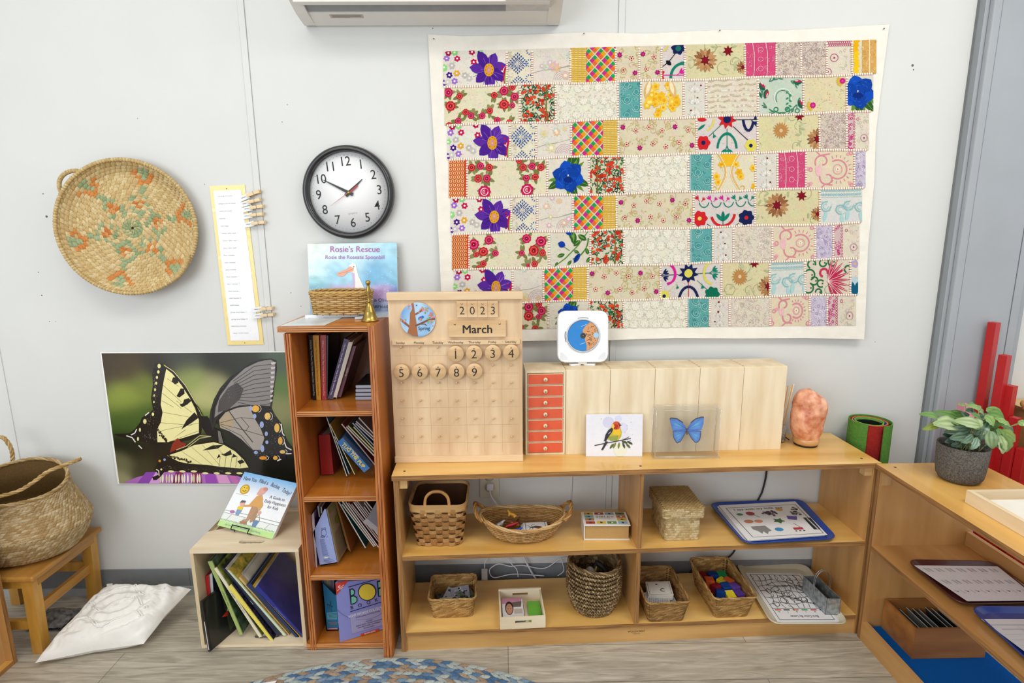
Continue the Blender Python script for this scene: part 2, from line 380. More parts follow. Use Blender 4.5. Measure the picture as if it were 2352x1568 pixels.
# ================= wall clock
def clock():
    c=W(804.5,443,-.0); R=(W(910,443).x-W(698.5,443).x)/2*.985; c.y=0
    t=T('wall_clock','round black-rimmed wall clock with white face showing ten to two','clock',(c.x,0,c.z-R))
    b=MB(mat('#1d1d1f',.35,var=.05,coat=.3)); b.lathe([(R*.85,0.002),(R*.97,.004),(R,.014),(R*.985,.028),(R*.94,.036),(R*.885,.034),(R*.86,.026),(R*.86,.012),(R*.5,.012)],c,seg=72,ax=(0,-1,0)); b.build('rim',t)
    b=MB(mat('#f4f4f4',.5,var=.005)); b.lathe([(R*.865,.0125),(R*.865,.014),(0,.014)],c,seg=64,ax=(0,-1,0)); 
    rot=-.075
    def fr(x,y,l): 
        X=x*cos(rot)-y*sin(rot); Y=x*sin(rot)+y*cos(rot); return V((c.x+X,-.014-l,c.z-Y))
    A=Art(b,fr,PR,L=.0003,st=.0003)
    for k in range(60):
        a=k*pi/30; A.disc(R*.79*sin(a),-R*.79*cos(a),R*(.0085 if k%5==0 else .0055),'#222',0,6)
    for k in range(1,13):
        a=k*pi/6; rr=R*.655; A.text(str(k),rr*sin(a)*1.02,-rr*cos(a),R*.28,'#17171b',0,bold=.004,sx=.92)
    A.text('QUARTZ',R*.02,R*.45,R*.05,'#999',0)
    b.build('dial',t)
    def hand(a,l,w,col,name,z,tail=.1):
        b=MB(mat(col,.4)); d=(sin(a),-cos(a)); n=(-d[1],d[0])
        pts=[(-d[0]*tail*R+n[0]*w*.7,-d[1]*tail*R+n[1]*w*.7),(d[0]*l*R+n[0]*w*.12,d[1]*l*R+n[1]*w*.12),(d[0]*l*R-n[0]*w*.12,d[1]*l*R-n[1]*w*.12),(-d[0]*tail*R-n[0]*w*.7,-d[1]*tail*R-n[1]*w*.7)]
        vs=[fr(x,y,z) for x,y in pts]+[fr(x,y,z+.0008) for x,y in pts]; b.add(vs,[(0,1,2,3),(4,5,6,7),(0,1,5,4),(1,2,6,5),(2,3,7,6),(3,0,4,7)]); b.build(name,t)
    hand(math.radians(55-3),.42,.009,'#111111','hour_hand',.003)
    hand(math.radians(-57-2),.6,.008,'#111111','minute_hand',.005)
    hand(math.radians(240),.5,.0018,'#b06a5e','second_hand',.007,.0)
    b=MB(mat('#a02020',.4)); A=Art(b,fr,b.d,L=.0062); A.poly([(0,0),(R*.21,-R*.155),(R*.22,-R*.115),(R*.03,R*.02)],None); b.build('second_hand_tail',t,label='red tail of the second hand')
    b=MB(mat('#c9a45a',.3,metal=.8)); b.lathe([(.004,.014),(.004,.0235),(0,.0235)],c,seg=12,ax=(0,-1,0)); b.build('hub',t)
clock()
# ================= round woven tray hung on the wall
def tray():
    c=W(309,524,-.012); R=.209
    t=T('woven_tray','large round woven wall tray with orange and green flower pattern and two loop handles','woven basket',(c.x,0,c.z-R))
    tilt=Matrix.Rotation(.10,3,'Z')@Matrix.Rotation(-.06,3,'X')
    def fn(s,tt):
        a=-2*pi*s; r=.004+tt*R
        h=0 if tt<.8 else ((tt-.8)/.2)**1.3*.034
        r=r if tt<.8 else R*(.8+.2*(tt-.8)/.2*(1-.12*(tt-.8)/.2))*1.02
        p=V((r*cos(a),-h-.004,r*sin(a))); return V((c.x,-.018,c.z))+tilt@p
    e0=fn(.25,.5); SG=1 if nrm(fn,.25,.5).y<0 else -1
    nat=['#dcc088','#e6cf9c','#d0b076','#d8ba82']
    def cf(s,tt,i,j):
        th=(math.degrees(-2*pi*s)+14)%360; ph=(th%60)-30; q=abs(ph)*pi/180*tt/.085
        d=q+abs(tt-.37)/.10
        if tt<.13: return rnd.choice(['#9aab7a','#cfc393','#b6b583'])
        if d<.28: return rnd.choice(nat)
        if d<.95: return rnd.choice(['#d98a45','#d07c3a','#e09a58'])
        if 1.55<d<2.15 and tt<.62: return rnd.choice(['#9fb083','#a9b68a','#8fa476'])
        ph2=abs(((th+30)%60)-30)*pi/180*tt
        if abs(ph)<2.5 and .5<tt<.66: return '#9fb083'
        e=abs(abs(ph)*pi/180*tt-(tt-.66)*.75)
        if .66<tt<.88 and e<.04: return rnd.choice(['#d98a45','#dd9350'])
        if .74<tt<.9 and abs(ph)*pi/180*tt<.06: return rnd.choice(['#9fb083','#a9b68a'])
        return mixh(rnd.choice(nat),rnd.choice(nat),rnd.random())
    b=MB(WV); b.grid(lambda s,q:fn(s,q)+V((0,.002,0)),48,20,col='#8a6a38',wrapu=True)
    cells(b,fn,23,lambda i:max(12,int(2*pi*(i+1)/23*R/.0165)),cf,bulge=.0042,over=.97,hgt=1.0,off=.47,slant=.22,side=SG)
    b.build('woven_body',t)
    b=MB(WV); rim=[fn(k/80,1)+V((0,-.001,0)) for k in range(80)]; b.tube(rim,.0055,col='#cdb075',seg=6,closed=True)
    for k in range(150): 
        p=fn(k/150,1)+V((0,-.001,0)); q=fn((k+.5)/150,1)+V((0,-.001,0)); b.tube([p,q],.0064,col=rnd.choice(nat),seg=6)
    b.build('rim',t)
    def loop(a0,a1,out,yy):
        pts=[]
        for k in range(15):
            f=k/14; a=a0+(a1-a0)*f; r=R*.97+out*sin(pi*f)**.6; pts.append(V((c.x+r*cos(a),yy-.012*sin(pi*f),c.z+r*sin(a))))
        b=MB(WV); b.tube(pts,.0055,col='#c9ab70',seg=7); 
        for k in range(40):
            f=k/40; i=f*14; i0=int(i); p=pts[i0].lerp(pts[min(i0+1,14)],i-i0); i=(f+.015)*14; i0=min(int(i),13); q=pts[i0].lerp(pts[i0+1],i-i0); b.tube([p,q],.0066,col=rnd.choice(nat),seg=6)
        b.build('handle',t)
    loop(math.radians(123),math.radians(152),.03,-.05); loop(math.radians(-25),math.radians(-56),.012,-.05)
tray()
# ================= job chart
t=T('job_chart','long laminated job list with yellow border pinned to wall','chart',W(560,790))
b=MB(PG); q=[W(481,427,-.002),W(562,424,-.002),W(523,792,-.004),W(606,791,-.002)]
fr=qframe(*q,n=(0,-1,0)); b.slab([q[2],q[3],q[1],q[0]],(0,.001,0),PG,'#efd88a')
A=Art(b,fr,PG,L=.0003,st=.0002)
for i in range(60): x=rnd.random();y=rnd.random(); A.clip=(0,0,1,1); A.disc(x,y,.06,rnd.choice(['#f0dc96','#ecd180','#f4e3a8']),1,8,.012)
A.clip=None
A.poly([(.1,.03),(.88,.03),(.9,.972),(.1,.972)],'#f2f3f5',3)
J=['morning line leader','playground line leader','lunch line leader','caboose','bell ringer','indoor table wiper 1','indoor table wiper 2','patio table wiper','floor sweeper','patio sweeper','plant checker','floor checker 1','floor checker 2','shelf checker 1','shelf checker 2','shelf helper','group time helper 1','group time helper 2','bathroom checker','water bottle helper']
for i,s_ in enumerate(J):
    y=.063+i*.0452; w=len(s_)*.0255; 
    vs,fs=textmesh(s_,0); A.text(s_,.17+w/2,y,.058,'#666a70',4,sx=.95,flip=-.19)
b.build('sheet',t)
for u,v in ((520,433),(562,787)):
    b=MB(mat('#9b8355',.3,metal=.7)); p=W(u,v,-.004); b.lathe([(.0015,0),(.001,.002),(0,.002)],p,seg=8,ax=(0,-1,0)); b.build('pin',t)
# clothespins
PINW=mat('#e3cba0',.55,var=.05,stretch=(.2,1,1),scale=120); PINW2=mat('#cfa96a',.55,var=.05)
pos=[(545,458,599,439,'topmost clothespin on the yellow-bordered job list, tilted with a darker top'),(548,470,600,458,'second clothespin from the top of the job list'),(552,481,606,473,'third clothespin from the top of the job list'),(552,497,606,491,'fourth clothespin from the top of the job list'),(556,516,610,510,'fifth clothespin from the top of the job list, by bell ringer'),(575,710,628,707,'upper of the two clothespins near the bottom of the job list'),(577,725,631,721,'lowest clothespin on the yellow-bordered job list')]
def pinobj(i,u0,v0,u1,v1,lab):
    p=W(u0+3,v0,-.008); q=W(u1,v1,-.008); d=(q-p); d.normalize(); n=V((-d.z,0,d.x))
    if n.z<0: n=-n
    L=(q-p).length; t=T('clothespin',lab,'clothespin',(p+q)/2,'clothespins clipped along the job list')
    m0=p+d*L*.42
    for k,(yy,mm,name) in enumerate(((-.006,PINW2 if i==0 else PINW,'jaw'),(-.0165,PINW,'jaw'))):
        b=MB(mm); a=m0+V((0,yy-p.y-.002,0)); a.y=yy; e=q.copy(); e.y=yy
        o=V((0,-.004,0)); h=n*.0048
        sp=.004*(1 if k==0 else -1)
        b.hexa([a-h,e-h+V((0,sp*.5,0)),e+h+V((0,sp*.5,0)),a+h,a-h+o,e-h+o+V((0,sp*.5,0)),e+h+o+V((0,sp*.5,0)),a+h+o]); b.build(name,t)
    b=MB(mat('#b8b8b8',.3,metal=.9)); m_=m0+d*L*.32; b.tube([V((m_.x,-.004,m_.z))-n*.0055,V((m_.x,-.023,m_.z))-n*.0055,V((m_.x,-.023,m_.z))+n*.0055,V((m_.x,-.004,m_.z))+n*.0055],.0007,seg=5); b.build('spring',t)
    b=MB(PR); a=p+V((0,.0,0)); e=m0+d*.006; a.y=-.0125;e.y=-.0125; h=n*.0085
    b.slab([a-h*1.1,e-h,e+h,a+h*.4],(0,.0006,0),PR,'#eceef0')
    fr=qframe(a+h,e+h,a-h,e-h,n=(0,-1,0)); A=Art(b,fr,PR,L=.0004)
    A.line([(.3,.45),(.38,.6),(.46,.42),(.54,.62),(.62,.45),(.72,.58)],.05,'#8a90a0',1); b.build('name_tag',t)
for i,a in enumerate(pos): pinobj(i,*a)
# ================= butterfly poster
def poster():
    Y=-.006
    q=[W(230,808,Y),W(664,806.5,Y),W(270,1111,Y),W(690,1113,Y)]
    t=T('butterfly_poster','large poster of two yellow and black swallowtail butterflies on a purple flower','poster',((q[2]+q[3])/2))
    b=MB(PG); fr=wframe(Y)
    b.slab([q[2],q[3],q[1],q[0]],(0,.0012,0),PG,'#f2f2ee')
    def Z(x,y): return (x/3.36,780+y/3.36)
    # image area grid
    def P(a,b_):
        l=233+(274-233)*b_; r=662+(688-662)*b_; u=l+(r-l)*a; v=(811+(1110-811)*b_)*(1-a)+(809+(1110.5-809)*b_)*a
        return u,v
    blobs=[(.0,.0,.25,'#3a2c14'),(.12,.12,.12,'#4a3a1c'),(.1,.33,.12,'#8a9a3c'),(.2,.25,.1,'#6f7c30'),(.13,.5,.14,'#3f5a1e'),(.3,.1,.12,'#2b2418'),(.42,.05,.14,'#3c403a'),(.45,.22,.12,'#93a05a'),(.52,.35,.1,'#b7b87a'),(.6,.25,.1,'#a9a876'),(.65,.08,.15,'#22241f'),(.75,.1,.14,'#2a2f26'),(.95,.1,.12,'#4c5c4c'),(.97,.25,.12,'#5d7a3c'),(.95,.45,.13,'#8a8c5c'),(.99,.6,.1,'#5a6a3a'),(.5,.5,.1,'#6f8040'),(.3,.75,.2,'#1c1710'),(.1,.72,.12,'#141a0c'),(.04,.85,.08,'#6e6c4c'),(.02,.98,.08,'#9a9470'),(.15,.9,.12,'#3d3a26'),(.6,.75,.2,'#10120c'),(.9,.9,.2,'#0c100a'),(.6,.6,.1,'#1c2412'),(.38,.6,.1,'#4d5a2c'),(.12,.97,.06,'#4a4a34')]
    bl=[(x,y,s,lin(c)) for x,y,s,c in blobs]
    def cf(a,c):
        w=0;R=[0,0,0]
        for x,y,s,k in bl:
            d=((a-x)**2+((c-y)*.75)**2)/(s*s*.35); e=math.exp(-d)+1e-6; w+=e
            for i in range(3): R[i]+=k[i]*e
        return (R[0]/w,R[1]/w,R[2]/w,1)
    def pt(a,c): u,v=P(a,c); return fr(u,v,.0004)
    b.grid(pt,60,44,PG,cf=cf,smooth=False)
    class AZ(Art):
        def P(s,x,y,l):
            u,v=x/3.36,780+y/3.36; v=min(v,1109.5); tt=(v-810)/300; u=min(max(u,234+41*tt),686); return s.fr(u,v,s.L+l*s.st)
    A=AZ(b,fr,PG,L=.0008,st=.0003)
    # flower petals at the bottom
    A.poly([(950,1110),(1050,1062),(1200,1022),(1400,1000),(1640,1005),(1800,1035),(1880,1070),(1900,1110)],'#b06cc0',0)
    for x0,x1,c in ((1060,1150,'#8e48b0'),(1150,1230,'#d9a0dc'),(1330,1400,'#7d2458'),(1480,1560,'#8c2a62'),(1590,1680,'#9c4ab8'),(1690,1780,'#e0a0d0'),(1800,1850,'#d070b8')):
        A.poly([(x0+(1500-x0)*.15,1020),(x1+(1500-x1)*.15,1020),(x1,1112),(x0,1112)],c,1)
    for i in range(14): x=1230+i*24+rnd.random()*10; A.petal(x,1112,80,15,-pi/2+.1*(rnd.random()-.5),rnd.choice(['#e9e3c9','#f0ecd8','#d8cfa8']),2)
    # dark body mass of left butterfly
    K='#15120f'
    A.poly([(1195,185),(1225,178),(1290,215),(1360,270),(1430,360),(1490,460),(1540,560),(1565,640),(1550,730),(1480,770),(1330,800),(1200,815),(1120,790),(1060,780),(900,740),(880,728),(1000,722),(1040,690),(1080,640),(1095,600),(1150,570),(1180,540),(1165,450),(1180,350),(1175,260)],K,1)
    # cream field
    cr='#f2eaa8'
    A.poly([(1283,225),(1330,262),(1400,350),(1462,445),(1505,530),(1535,620),(1535,720),(1420,755),(1300,790),(1215,790),(1212,690),(1240,640),(1255,560),(1240,500),(1250,400),(1265,310)],cr,2)
    # marginal cream dots
    for x,y,r in ((1228,203,13),(1222,248,10),(1211,290,9),(1205,335,9),(1197,385,8),(1190,430,7),(1188,480,7),(1180,575,10),(1118,630,14)): A.disc(x,y,r,'#ece49a',2,8,r*1.4)
    # black bars
    for p in ([(1335,290),(1365,290),(1378,330),(1350,345),(1325,320)],[(1395,375),(1420,378),(1425,415),(1385,445),(1362,435)],[(1420,462),(1455,450),(1478,470),(1445,500),(1405,520),(1385,500),(1412,490)],[(1500,560),(1535,600),(1480,640),(1400,690),(1440,620)],[(1440,690),(1330,765),(1420,700)]): A.poly(p,K,3)
    for (x0,y0),(x1,y1) in (((1258,350),(1400,480)),((1250,410),(1400,530)),((1248,470),(1340,520)),((1380,360),(1290,300)),((1480,560),(1360,470)),((1260,560),(1480,600)),((1240,640),(1480,660)),((1545,640),(1250,700)),((1300,790),(1540,700))): A.line([(x0,y0),(x1,y1)],2.2,'#4a4428',3)
    A.line([(1265,195),(1340,245),(1430,350),(1500,470),(1560,580)],6,'#d9cf96',3)
    A.line([(1560,580),(1540,540),(1490,470)],4,K,3)
    # wing tail marks
    for p in ([(975,740),(1020,755),(1045,790)],[(1055,690),(1040,720),(1010,735)],[(1070,815),(1095,840)],[(1150,560),(1120,585)]): A.line(p,8,'#e9e6dc',2)
    for x,y in ((1080,695),(1065,765)): A.disc(x,y,8,'#e3dc9a',2,8,16)
    A.poly([(1310,870),(1330,800),(1370,758),(1400,790),(1440,800),(1420,830),(1360,850)],'#8e2d1c',3)
    # lower wing
    A.poly([(1185,1085),(1175,1060),(1225,1040),(1190,1000),(1210,960),(1230,925),(1290,890),(1400,850),(1500,800),(1650,780),(1730,800),(1820,850),(1890,920),(1925,985),(1910,1020),(1880,1050),(1800,1048),(1600,1030),(1480,1025),(1350,1015),(1270,1020),(1235,1060),(1210,1080)],K,2)
    A.poly([(1290,895),(1400,858),(1500,812),(1650,790),(1730,812),(1815,862),(1880,925),(1918,985),(1850,992),(1700,980),(1600,965),(1450,955),(1380,940)],cr,3)
    for p in ([(1725,810),(1640,815),(1560,855),(1680,840)],[(1780,850),(1730,880),(1700,880),(1740,900),(1790,885)],[(1800,880),(1790,910),(1830,900)],[(1870,925),(1830,935),(1850,960),(1890,945)],[(1690,880),(1670,920),(1700,900)]): A.poly(p,K,4)
    for x in (1700,1745,1790,1830,1865): A.line([(x,900),(x-12,985)],2.5,K,4)
    for x in range(1320,1900,88): A.petal(x-26,1014 if x<1560 else 1028,52,17,.05,'#ece6a4',4)
    A.line([(1205,1000),(1225,1010),(1228,1050)],7,'#e8e4d8',3); A.disc(1232,935,10,'#d8942e',3,8); A.disc(1245,1000,8,'#e9e6b0',3,8); A.disc(1270,925,10,'#8fa4d0',3,8)
    # right butterfly : body, upper grey wing
    A.poly([(1550,590),(1600,590),(1660,680),(1700,700),(1680,780),(1600,740),(1560,680)],'#101014',2)
    g='#8d8886'
    A.poly([(1640,700),(1615,610),(1625,540),(1650,460),(1700,370),(1780,280),(1900,190),(2010,148),(2090,145),(2130,160),(2135,230),(2120,330),(2105,460),(2095,530),(1990,510),(1850,510),(1740,540),(1680,620)],'#2b2a2c',3)
    A.poly([(1655,600),(1665,520),(1700,430),(1780,320),(1890,220),(2010,162),(2090,155),(2122,172),(2122,300),(2098,420),(2085,510),(1990,505),(1850,505),(1730,545)],g,4)
    A.poly([(1690,470),(1760,370),(1830,330),(1880,380),(1850,460),(1760,540),(1680,560)],'#4e4a4a',5)
    for k in range(10):
        y=185+k*34; A.line([(1800+k*4,320+k*18),(1960,y+20),(2125-k*3,y)],4,'#3b393a',6)
    for k in range(9): A.poly([(2090-k,175+k*36),(2128-k*3,172+k*36),(2124-k*3,188+k*36),(2095-k,192+k*36)],'#cfcac6',6)
    A.line([(1640,640),(1640,540),(1700,400),(1800,280),(1940,180),(2060,150)],8,'#1b1a1c',5)
    # lower right wing
    A.poly([(1660,640),(1700,570),(1800,520),(1920,505),(2000,508),(2090,520),(2120,580),(2165,640),(2190,720),(2215,780),(2265,850),(2262,885),(2200,870),(2210,920),(2150,945),(2100,930),(2040,930),(1990,915),(1940,860),(1850,770),(1760,710)],'#17161a',5)
    A.poly([(1690,620),(1740,560),(1830,525),(1925,512),(1960,600),(2010,680),(2040,760),(2010,850),(1950,850),(1860,765),(1770,705),(1700,680)],'#aaa29a',6)
    A.poly([(1690,620),(1760,560),(1800,600),(1800,680),(1700,680)],'#b5a184',7)
    for p in ([(1700,640),(1860,600),(1960,610)],[(1700,650),(1860,690),(2030,740)],[(1700,660),(1860,740),(1950,850)],[(1760,540),(1830,640),(1950,790)],[(1860,600),(1920,670),(1900,700),(1850,690)]): A.line(p,6 if p[0][0]==1760 else 3,'#3c3a3a',8)
    for x,y,rx,ry,c in ((1972,532,30,26,'#f0b545'),(2065,590,24,28,'#f2c873'),(2137,680,20,35,'#f0c060'),(2163,780,18,30,'#e8b04a'),(2125,912,18,16,'#e8b04a'),(2030,912,30,14,'#e8952e'),(2180,865,22,14,'#e6c070')): A.disc(x,y,rx,c,7,12,ry); A.arc(x+8,y,rx+6,-1.2,1.2,4,'#e9e4da',7,6,ry+4)
    for x,y,rx,ry in ((1935,530,12,22),(1965,590,14,20),(2020,655,16,26),(2055,725,12,18),(1975,870,16,14),(2025,840,15,28),(2060,790,12,14)): A.disc(x,y,rx,'#9fb0e0',7,10,ry)
    for p in ([(2170,650),(2180,720),(2195,740)],[(2195,790),(2210,830),(2250,850)],[(2210,880),(2250,878)],[(2140,935),(2170,920)]): A.line(p,8,'#eeeae4',8)
    A.line([(1490,470),(1530,520),(1570,590)],3,K,6); A.line([(1500,500),(1560,600)],3,K,6)
    A.line([(1360,850),(1440,820),(1540,740),(1630,745),(1540,760),(1450,830)],6,'#c9be86',6)
    A.poly([(1680,700),(1700,705),(1725,800),(1690,795)],'#77726e',6)
    sp=[(1190,300,22,90),(1195,450,20,80),(1150,620,45,45),(1180,760,60,25),(1120,740,60,25),(1300,985,70,18),(1500,1000,120,12),(1700,1010,100,10),(2100,620,40,50),(2130,760,45,55),(2090,880,60,30),(1990,870,30,25),(1750,430,50,60)]
    for k in range(420):
        x,y,sx,sy=rnd.choice(sp); A.disc(rnd.gauss(x,sx*.5),rnd.gauss(y,sy*.5),rnd.uniform(1.2,2.6),rnd.choice(['#6f6a58','#8f8868','#4a463c','#9fa4b8']),9,5)
    for k in range(60):
        f=rnd.random(); x=1215+(1290-1215)*f; y=690+100*f+rnd.gauss(0,8); A.disc(x,y,rnd.uniform(3,7),'#2a241a',4,6)
    for k in range(60):
        f=rnd.random(); A.disc(1300+180*f,900+45*f+rnd.gauss(0,7),rnd.uniform(3,7),'#2a241a',5,6)
    for x0,y0,x1,y1 in ((1400,860,1560,965),(1480,830,1640,965),(1560,810,1700,975),(1640,800,1740,900),(1320,900,1500,955)): A.line([(x0,y0),(x1,y1)],1.8,'#8a8250',5)
    b.build('print',t)
poster()
# ================= patchwork quilt
def quilt():
    Lx=[(1018,118),(1019,199),(1025,287),(1031,368),(1035,455),(1037,537),(1041,620),(1045,698),(1048,757)]
    Rx=[(2013,91),(2008,170),(2001,256),(1992,343),(1984,430),(1975,512),(1972,594),(1969,676),(1963,747)]
    def cur(T_,r):
        i=min(int(r),7); f=r-i; return (T_[i][0]*(1-f)+T_[i+1][0]*f, T_[i][1]*(1-f)+T_[i+1][1]*f)
    def off(u,v):
        s=max(0,(v-80)/700); e=max(0,(u-1900)/140)
        return .007+.016*s*s+.0022*sin(u/95+v/140)*s+.006*e*s*s+.0012*sin(u/47+1)*sin(v/60)
    def Q(u,r,l):
        a=cur(Lx,r); c=cur(Rx,r); f=(u-a[0])/(c[0]-a[0]); v=a[1]*(1-f)+c[1]*f
        v+=2.2*sin(u/43+int(r+.5)*1.7)*(0 if (r<.2 or r>7.8) else 1)*.6
        return W(u,v,-off(u,v)-l)
    t=T('patchwork_quilt','big embroidered patchwork wall hanging with white cloth border and many coloured patches','wall hanging',W(1500,780))
    # ground cloth
    top=[(983,79),(1060,83),(1180,81),(1345,74),(1480,77),(1650,69),(1800,70),(2043,56)]
    bot=[(1018,792),(1205,783),(1300,781),(1395,781),(1550,776),(1700,777),(1850,776),(1985,779)]
    left=[(983,79),(992,250),(1001,400),(1006,520),(1012,640),(1018,792)]
    right=[(2043,56),(2027,180),(2012,302),(2008,420),(1994,565),(1991,640),(1989,700),(1985,779)]
    def pl(T_,t_):
        n=len(T_)-1; i=min(int(t_*n),n-1); f=t_*n-i; return V((T_[i][0]*(1-f)+T_[i+1][0]*f,T_[i][1]*(1-f)+T_[i+1][1]*f))
    def coons(a,c):
        return pl(top,a)*(1-c)+pl(bot,a)*c+pl(left,c)*(1-a)+pl(right,c)*a-(V(top[0])*(1-a)*(1-c)+V(top[-1])*a*(1-c)+V(bot[0])*(1-a)*c+V(bot[-1])*a*c)
    def cloth(dl):
        def f(a,c):
            p=coons(a,c); w=0
            ed=min(a,1-a)<.03 or min(c,1-c)<.08
            if ed: w=.0012*noise.noise(V((a*60,c*30,1)))+.001*noise.noise(V((a*14,c*60,4)))
            return W(p.x,p.y,-off(p.x,p.y)-w+dl)
        return f
    b=MB(mat('#e9e4d8',.9,var=.03,scale=25,bump=.3,bscale=60,spec=.1)); b.grid(cloth(.001),150,90); 
    f0=cloth(.001); f1=cloth(.003)
    b.grid(lambda a,c:f1(a,c),60,40)
    for e in range(4):
        def ed(s,w,e=e):
            a,c={0:(s,0),1:(s,1),2:(0,s),3:(1,s)}[e]; return f0(a,c).lerp(f1(a,c),w)
        b.grid(ed,60,1)
    b.build('backing_cloth',t)
    rows=[
    [1018,'A',1164,'B',1222,'C',1310,'Y',1346,'D',1414,'E',1468,'E',1519,'Fa',1573,'G',1711,'H',1783,'I',1840,'I',1899,'J',1957,'K',2013],
    [1021,'L',1194,'M',1276,'N',1419,'O',1472,'P',1570,'R',1622,'S',1741,'Tt',1845,'U',1945,'V',2006],
    [1027,'A',1171,'B',1231,'C',1312,'D',1385,'Y',1420,'E',1600,'Fb',1740,'G2',1882,'I',1945,'Jr',1996],
    [1031,'w',1072,'L2',1257,'V2',1353,'M',1434,'N',1581,'O',1636,'P2',1735,'R',1786,'H',1851,'X',1962,'Z',1988],
    [1035,'A',1174,'B',1234,'C',1316,'D',1385,'Y',1416,'E',1593,'Fc',1734,'G',1883,'a',1980],
    [1038,'w',1077,'L3',1261,'c',1356,'M',1433,'N',1582,'O',1637,'R',1685,'S2',1774,'X',1872,'Z',1914,'Jr',1974],
    [1042,'A',1177,'C',1248,'D',1316,'Y',1350,'E',1517,'Fd',1657,'G2',1768,'a',1849,'bb',1953,'Vt',1971],
    [1046,'L',1259,'V2',1354,'M',1432,'N',1577,'O',1630,'R',1676,'S2',1769,'X',1860,'Z',1900,'Jr',1966]]
    BGC=dict(A='#e3dccf',B='#e2dac2',C='#dfd6c8',Y='#dcbf5e',D='#d9d0b4',E='#d8ccae',F='#d5cbc6',G='#d5cc9e',H='#cf4a76',I='#cfbfae',J='#dcd2bd',K='#dfd3b0',L='#e0d8b8',M='#d6cfb0',N='#e4dfcc',O='#5fa5a2',P='#e0d6b8',R='#d8d2c6',S='#dcd2bc',T='#bfcdbb',U='#d8cca4',V='#ddd6c4',w='#dc9a5c',X='#dfd0b2',Z='#c9bdd0',a='#d5d6d0',c='#d9d3bf',b='#d9cdba')
    G0='#2f7d4f'
    def motif(A,k,w,h):
        R=rnd.random; K=k[0]
        if K=='A':
            for x,y,c in ((12,4,'#a81040'),(26,3,'#7fd070'),(66,3,'#b01548'),(85,4,'#7fd070'),(8,17,'#9b6cc8'),(32,18,'#c0154e'),(70,26,'#c0154e'),(2,38,'#8ad67a'),(14,54,'#472080'),(31,50,'#e0a030'),(26,68,'#9b6cc8'),(2,72,'#5c2f98'),(20,34,'#b9b5b0'),(10,70,'#c9c5c0'),(50,55,'#b8b4ac'),(60,62,'#c2beb6')):
                A.flower(x,y,8,6,c,'#efe6df',2,R(),.3,.3)
            cx,cy=w*.72,h*.55
            for i in range(7): a=i*2*pi/7-.3; A.petal(cx,cy,h*(.5+.06*(i%3)),h*.3,a,'#4b2089' if i%2 else '#5a2c98',2+i%2,6)
            for i in range(26): a=R()*2*pi; r=h*(.2+.28*R()); A.line([(cx+h*.16*cos(a),cy+h*.16*sin(a)),(cx+r*cos(a),cy+r*sin(a))],.8,rnd.choice(['#8a5fc4','#2e1060']),4)
            A.disc(cx,cy,h*.14,'#d89a28',5,14,h*.19); A.disc(cx,cy,h*.055,'#c888a8',6,10,h*.085); A.disc(cx,cy,h*.03,'#e8b040',7,8)
            for i in range(8): a=i*pi/4; A.disc(cx+h*.1*cos(a),cy+h*.14*sin(a),1,'#6a3010',6,5)
            A.petal(w-6,h*.98,h*.6,9,-pi/2+.1,'#c0154e',3); A.petal(w-4,h*.98,h*.45,5,-pi/2+.1,'#90c860',4)
            for i in range(5): A.disc(w-12+R()*2,h*.45+i*9,2.5,'#b01548',3,7)
        elif K=='B':
            def dia(cx,cy,r):
                for i in range(-3,4):
                    for j in range(-3,4):
                        x,y=(i-j)*r/7,(i+j)*r/7
                        if i==0 and j==0: A.star(cx,cy,r*.15,5,'#c9c3b8',3); continue
                        if abs(i)<2 and abs(j)<2 and (i or j): A.petal(cx+x-1,cy+y,r*.16,r*.09,math.atan2(y,x),'#2b5aa8',2); continue
                        A.petal(cx+x*1.0,cy+y,r*.2,r*.12,math.atan2(y,x),'#224a94',2)
            v=R()>.5
            dia(w*.43,h*.4,h*.3); dia(w*.43,h*.4,h*.17); dia(w*.46,h*1.05,h*.28); 
            for x,y in ((w*.93,h*.05),(w*.9,h*.85),(w*.9,h*.4)):
                for i in range(10): a=i*pi/5; A.petal(x+h*.07*cos(a),y+h*.07*sin(a),h*.06,2.2,a,'#2e5fb0',2)
            for i in range(40): A.ring(R()*w*.25,R()*h,1.8,.6,'#c3bbaa',1,5)
        elif K=='C':
            for i in range(7):
                A.flower(R()*w,R()*h,6+R()*8,7,rnd.choice(['#e3b48c','#dcb0bc','#d8cf9e','#b9cfc2','#e0bfa0','#d0b8c0']),rnd.choice(['#f0e0d0','#d8c090']),2,R(),.5)
            A.line([(0,h*.7),(w*.3,h*.62),(w*.6,h*.6),(w,h*.5)],.8,'#9aa08c',2)
            for i in range(5): A.arc(w*.8,h*.9,5+i*4,pi,2*pi,.8,'#c8a8ac',2,8)
        elif K=='D':
            s=14; P4=['#1f9a4e','#dc9a1c','#c02c84','#e0662c']
            for i in range(-3,10):
                for j in range(-8,9):
                    x=(i-j)*s/2+w*.5; y=(i+j)*s/2*1.05+h*.1
                    if x<-s/2 or x>w+s/2 or y<-s/2 or y>h+s/2: continue
                    g=1.6 if (i%2==0) else .4; e=s*.5
                    x0=x;c=P4[(i%2)*1+(j%2)*2] ; 
                    dx=(-.6 if i%2 else .6)+(.6 if j%2 else -.6); dy=(-.6 if i%2 else .6)-(.6 if j%2 else -.6)
                    A.poly([(x+dx,y-e*.93+dy),(x+e*.9+dx,y+dy),(x+dx,y+e*.93+dy),(x-e*.9+dx,y+dy)],c,2)
        elif K=='Y':
            for i in range(0,int(w),3): A.line([(i,0),(i,h)],1,'#e3a820',2)
            for j in range(0,int(h),5): A.line([(0,j),(w,j+1.5)],1.6,rnd.choice(['#ddc784','#e8d9a0']),3)
            for i in range(0,int(w),9): A.line([(i,0),(i,h)],1.6,'#e5b02c',4)
        elif K=='E':
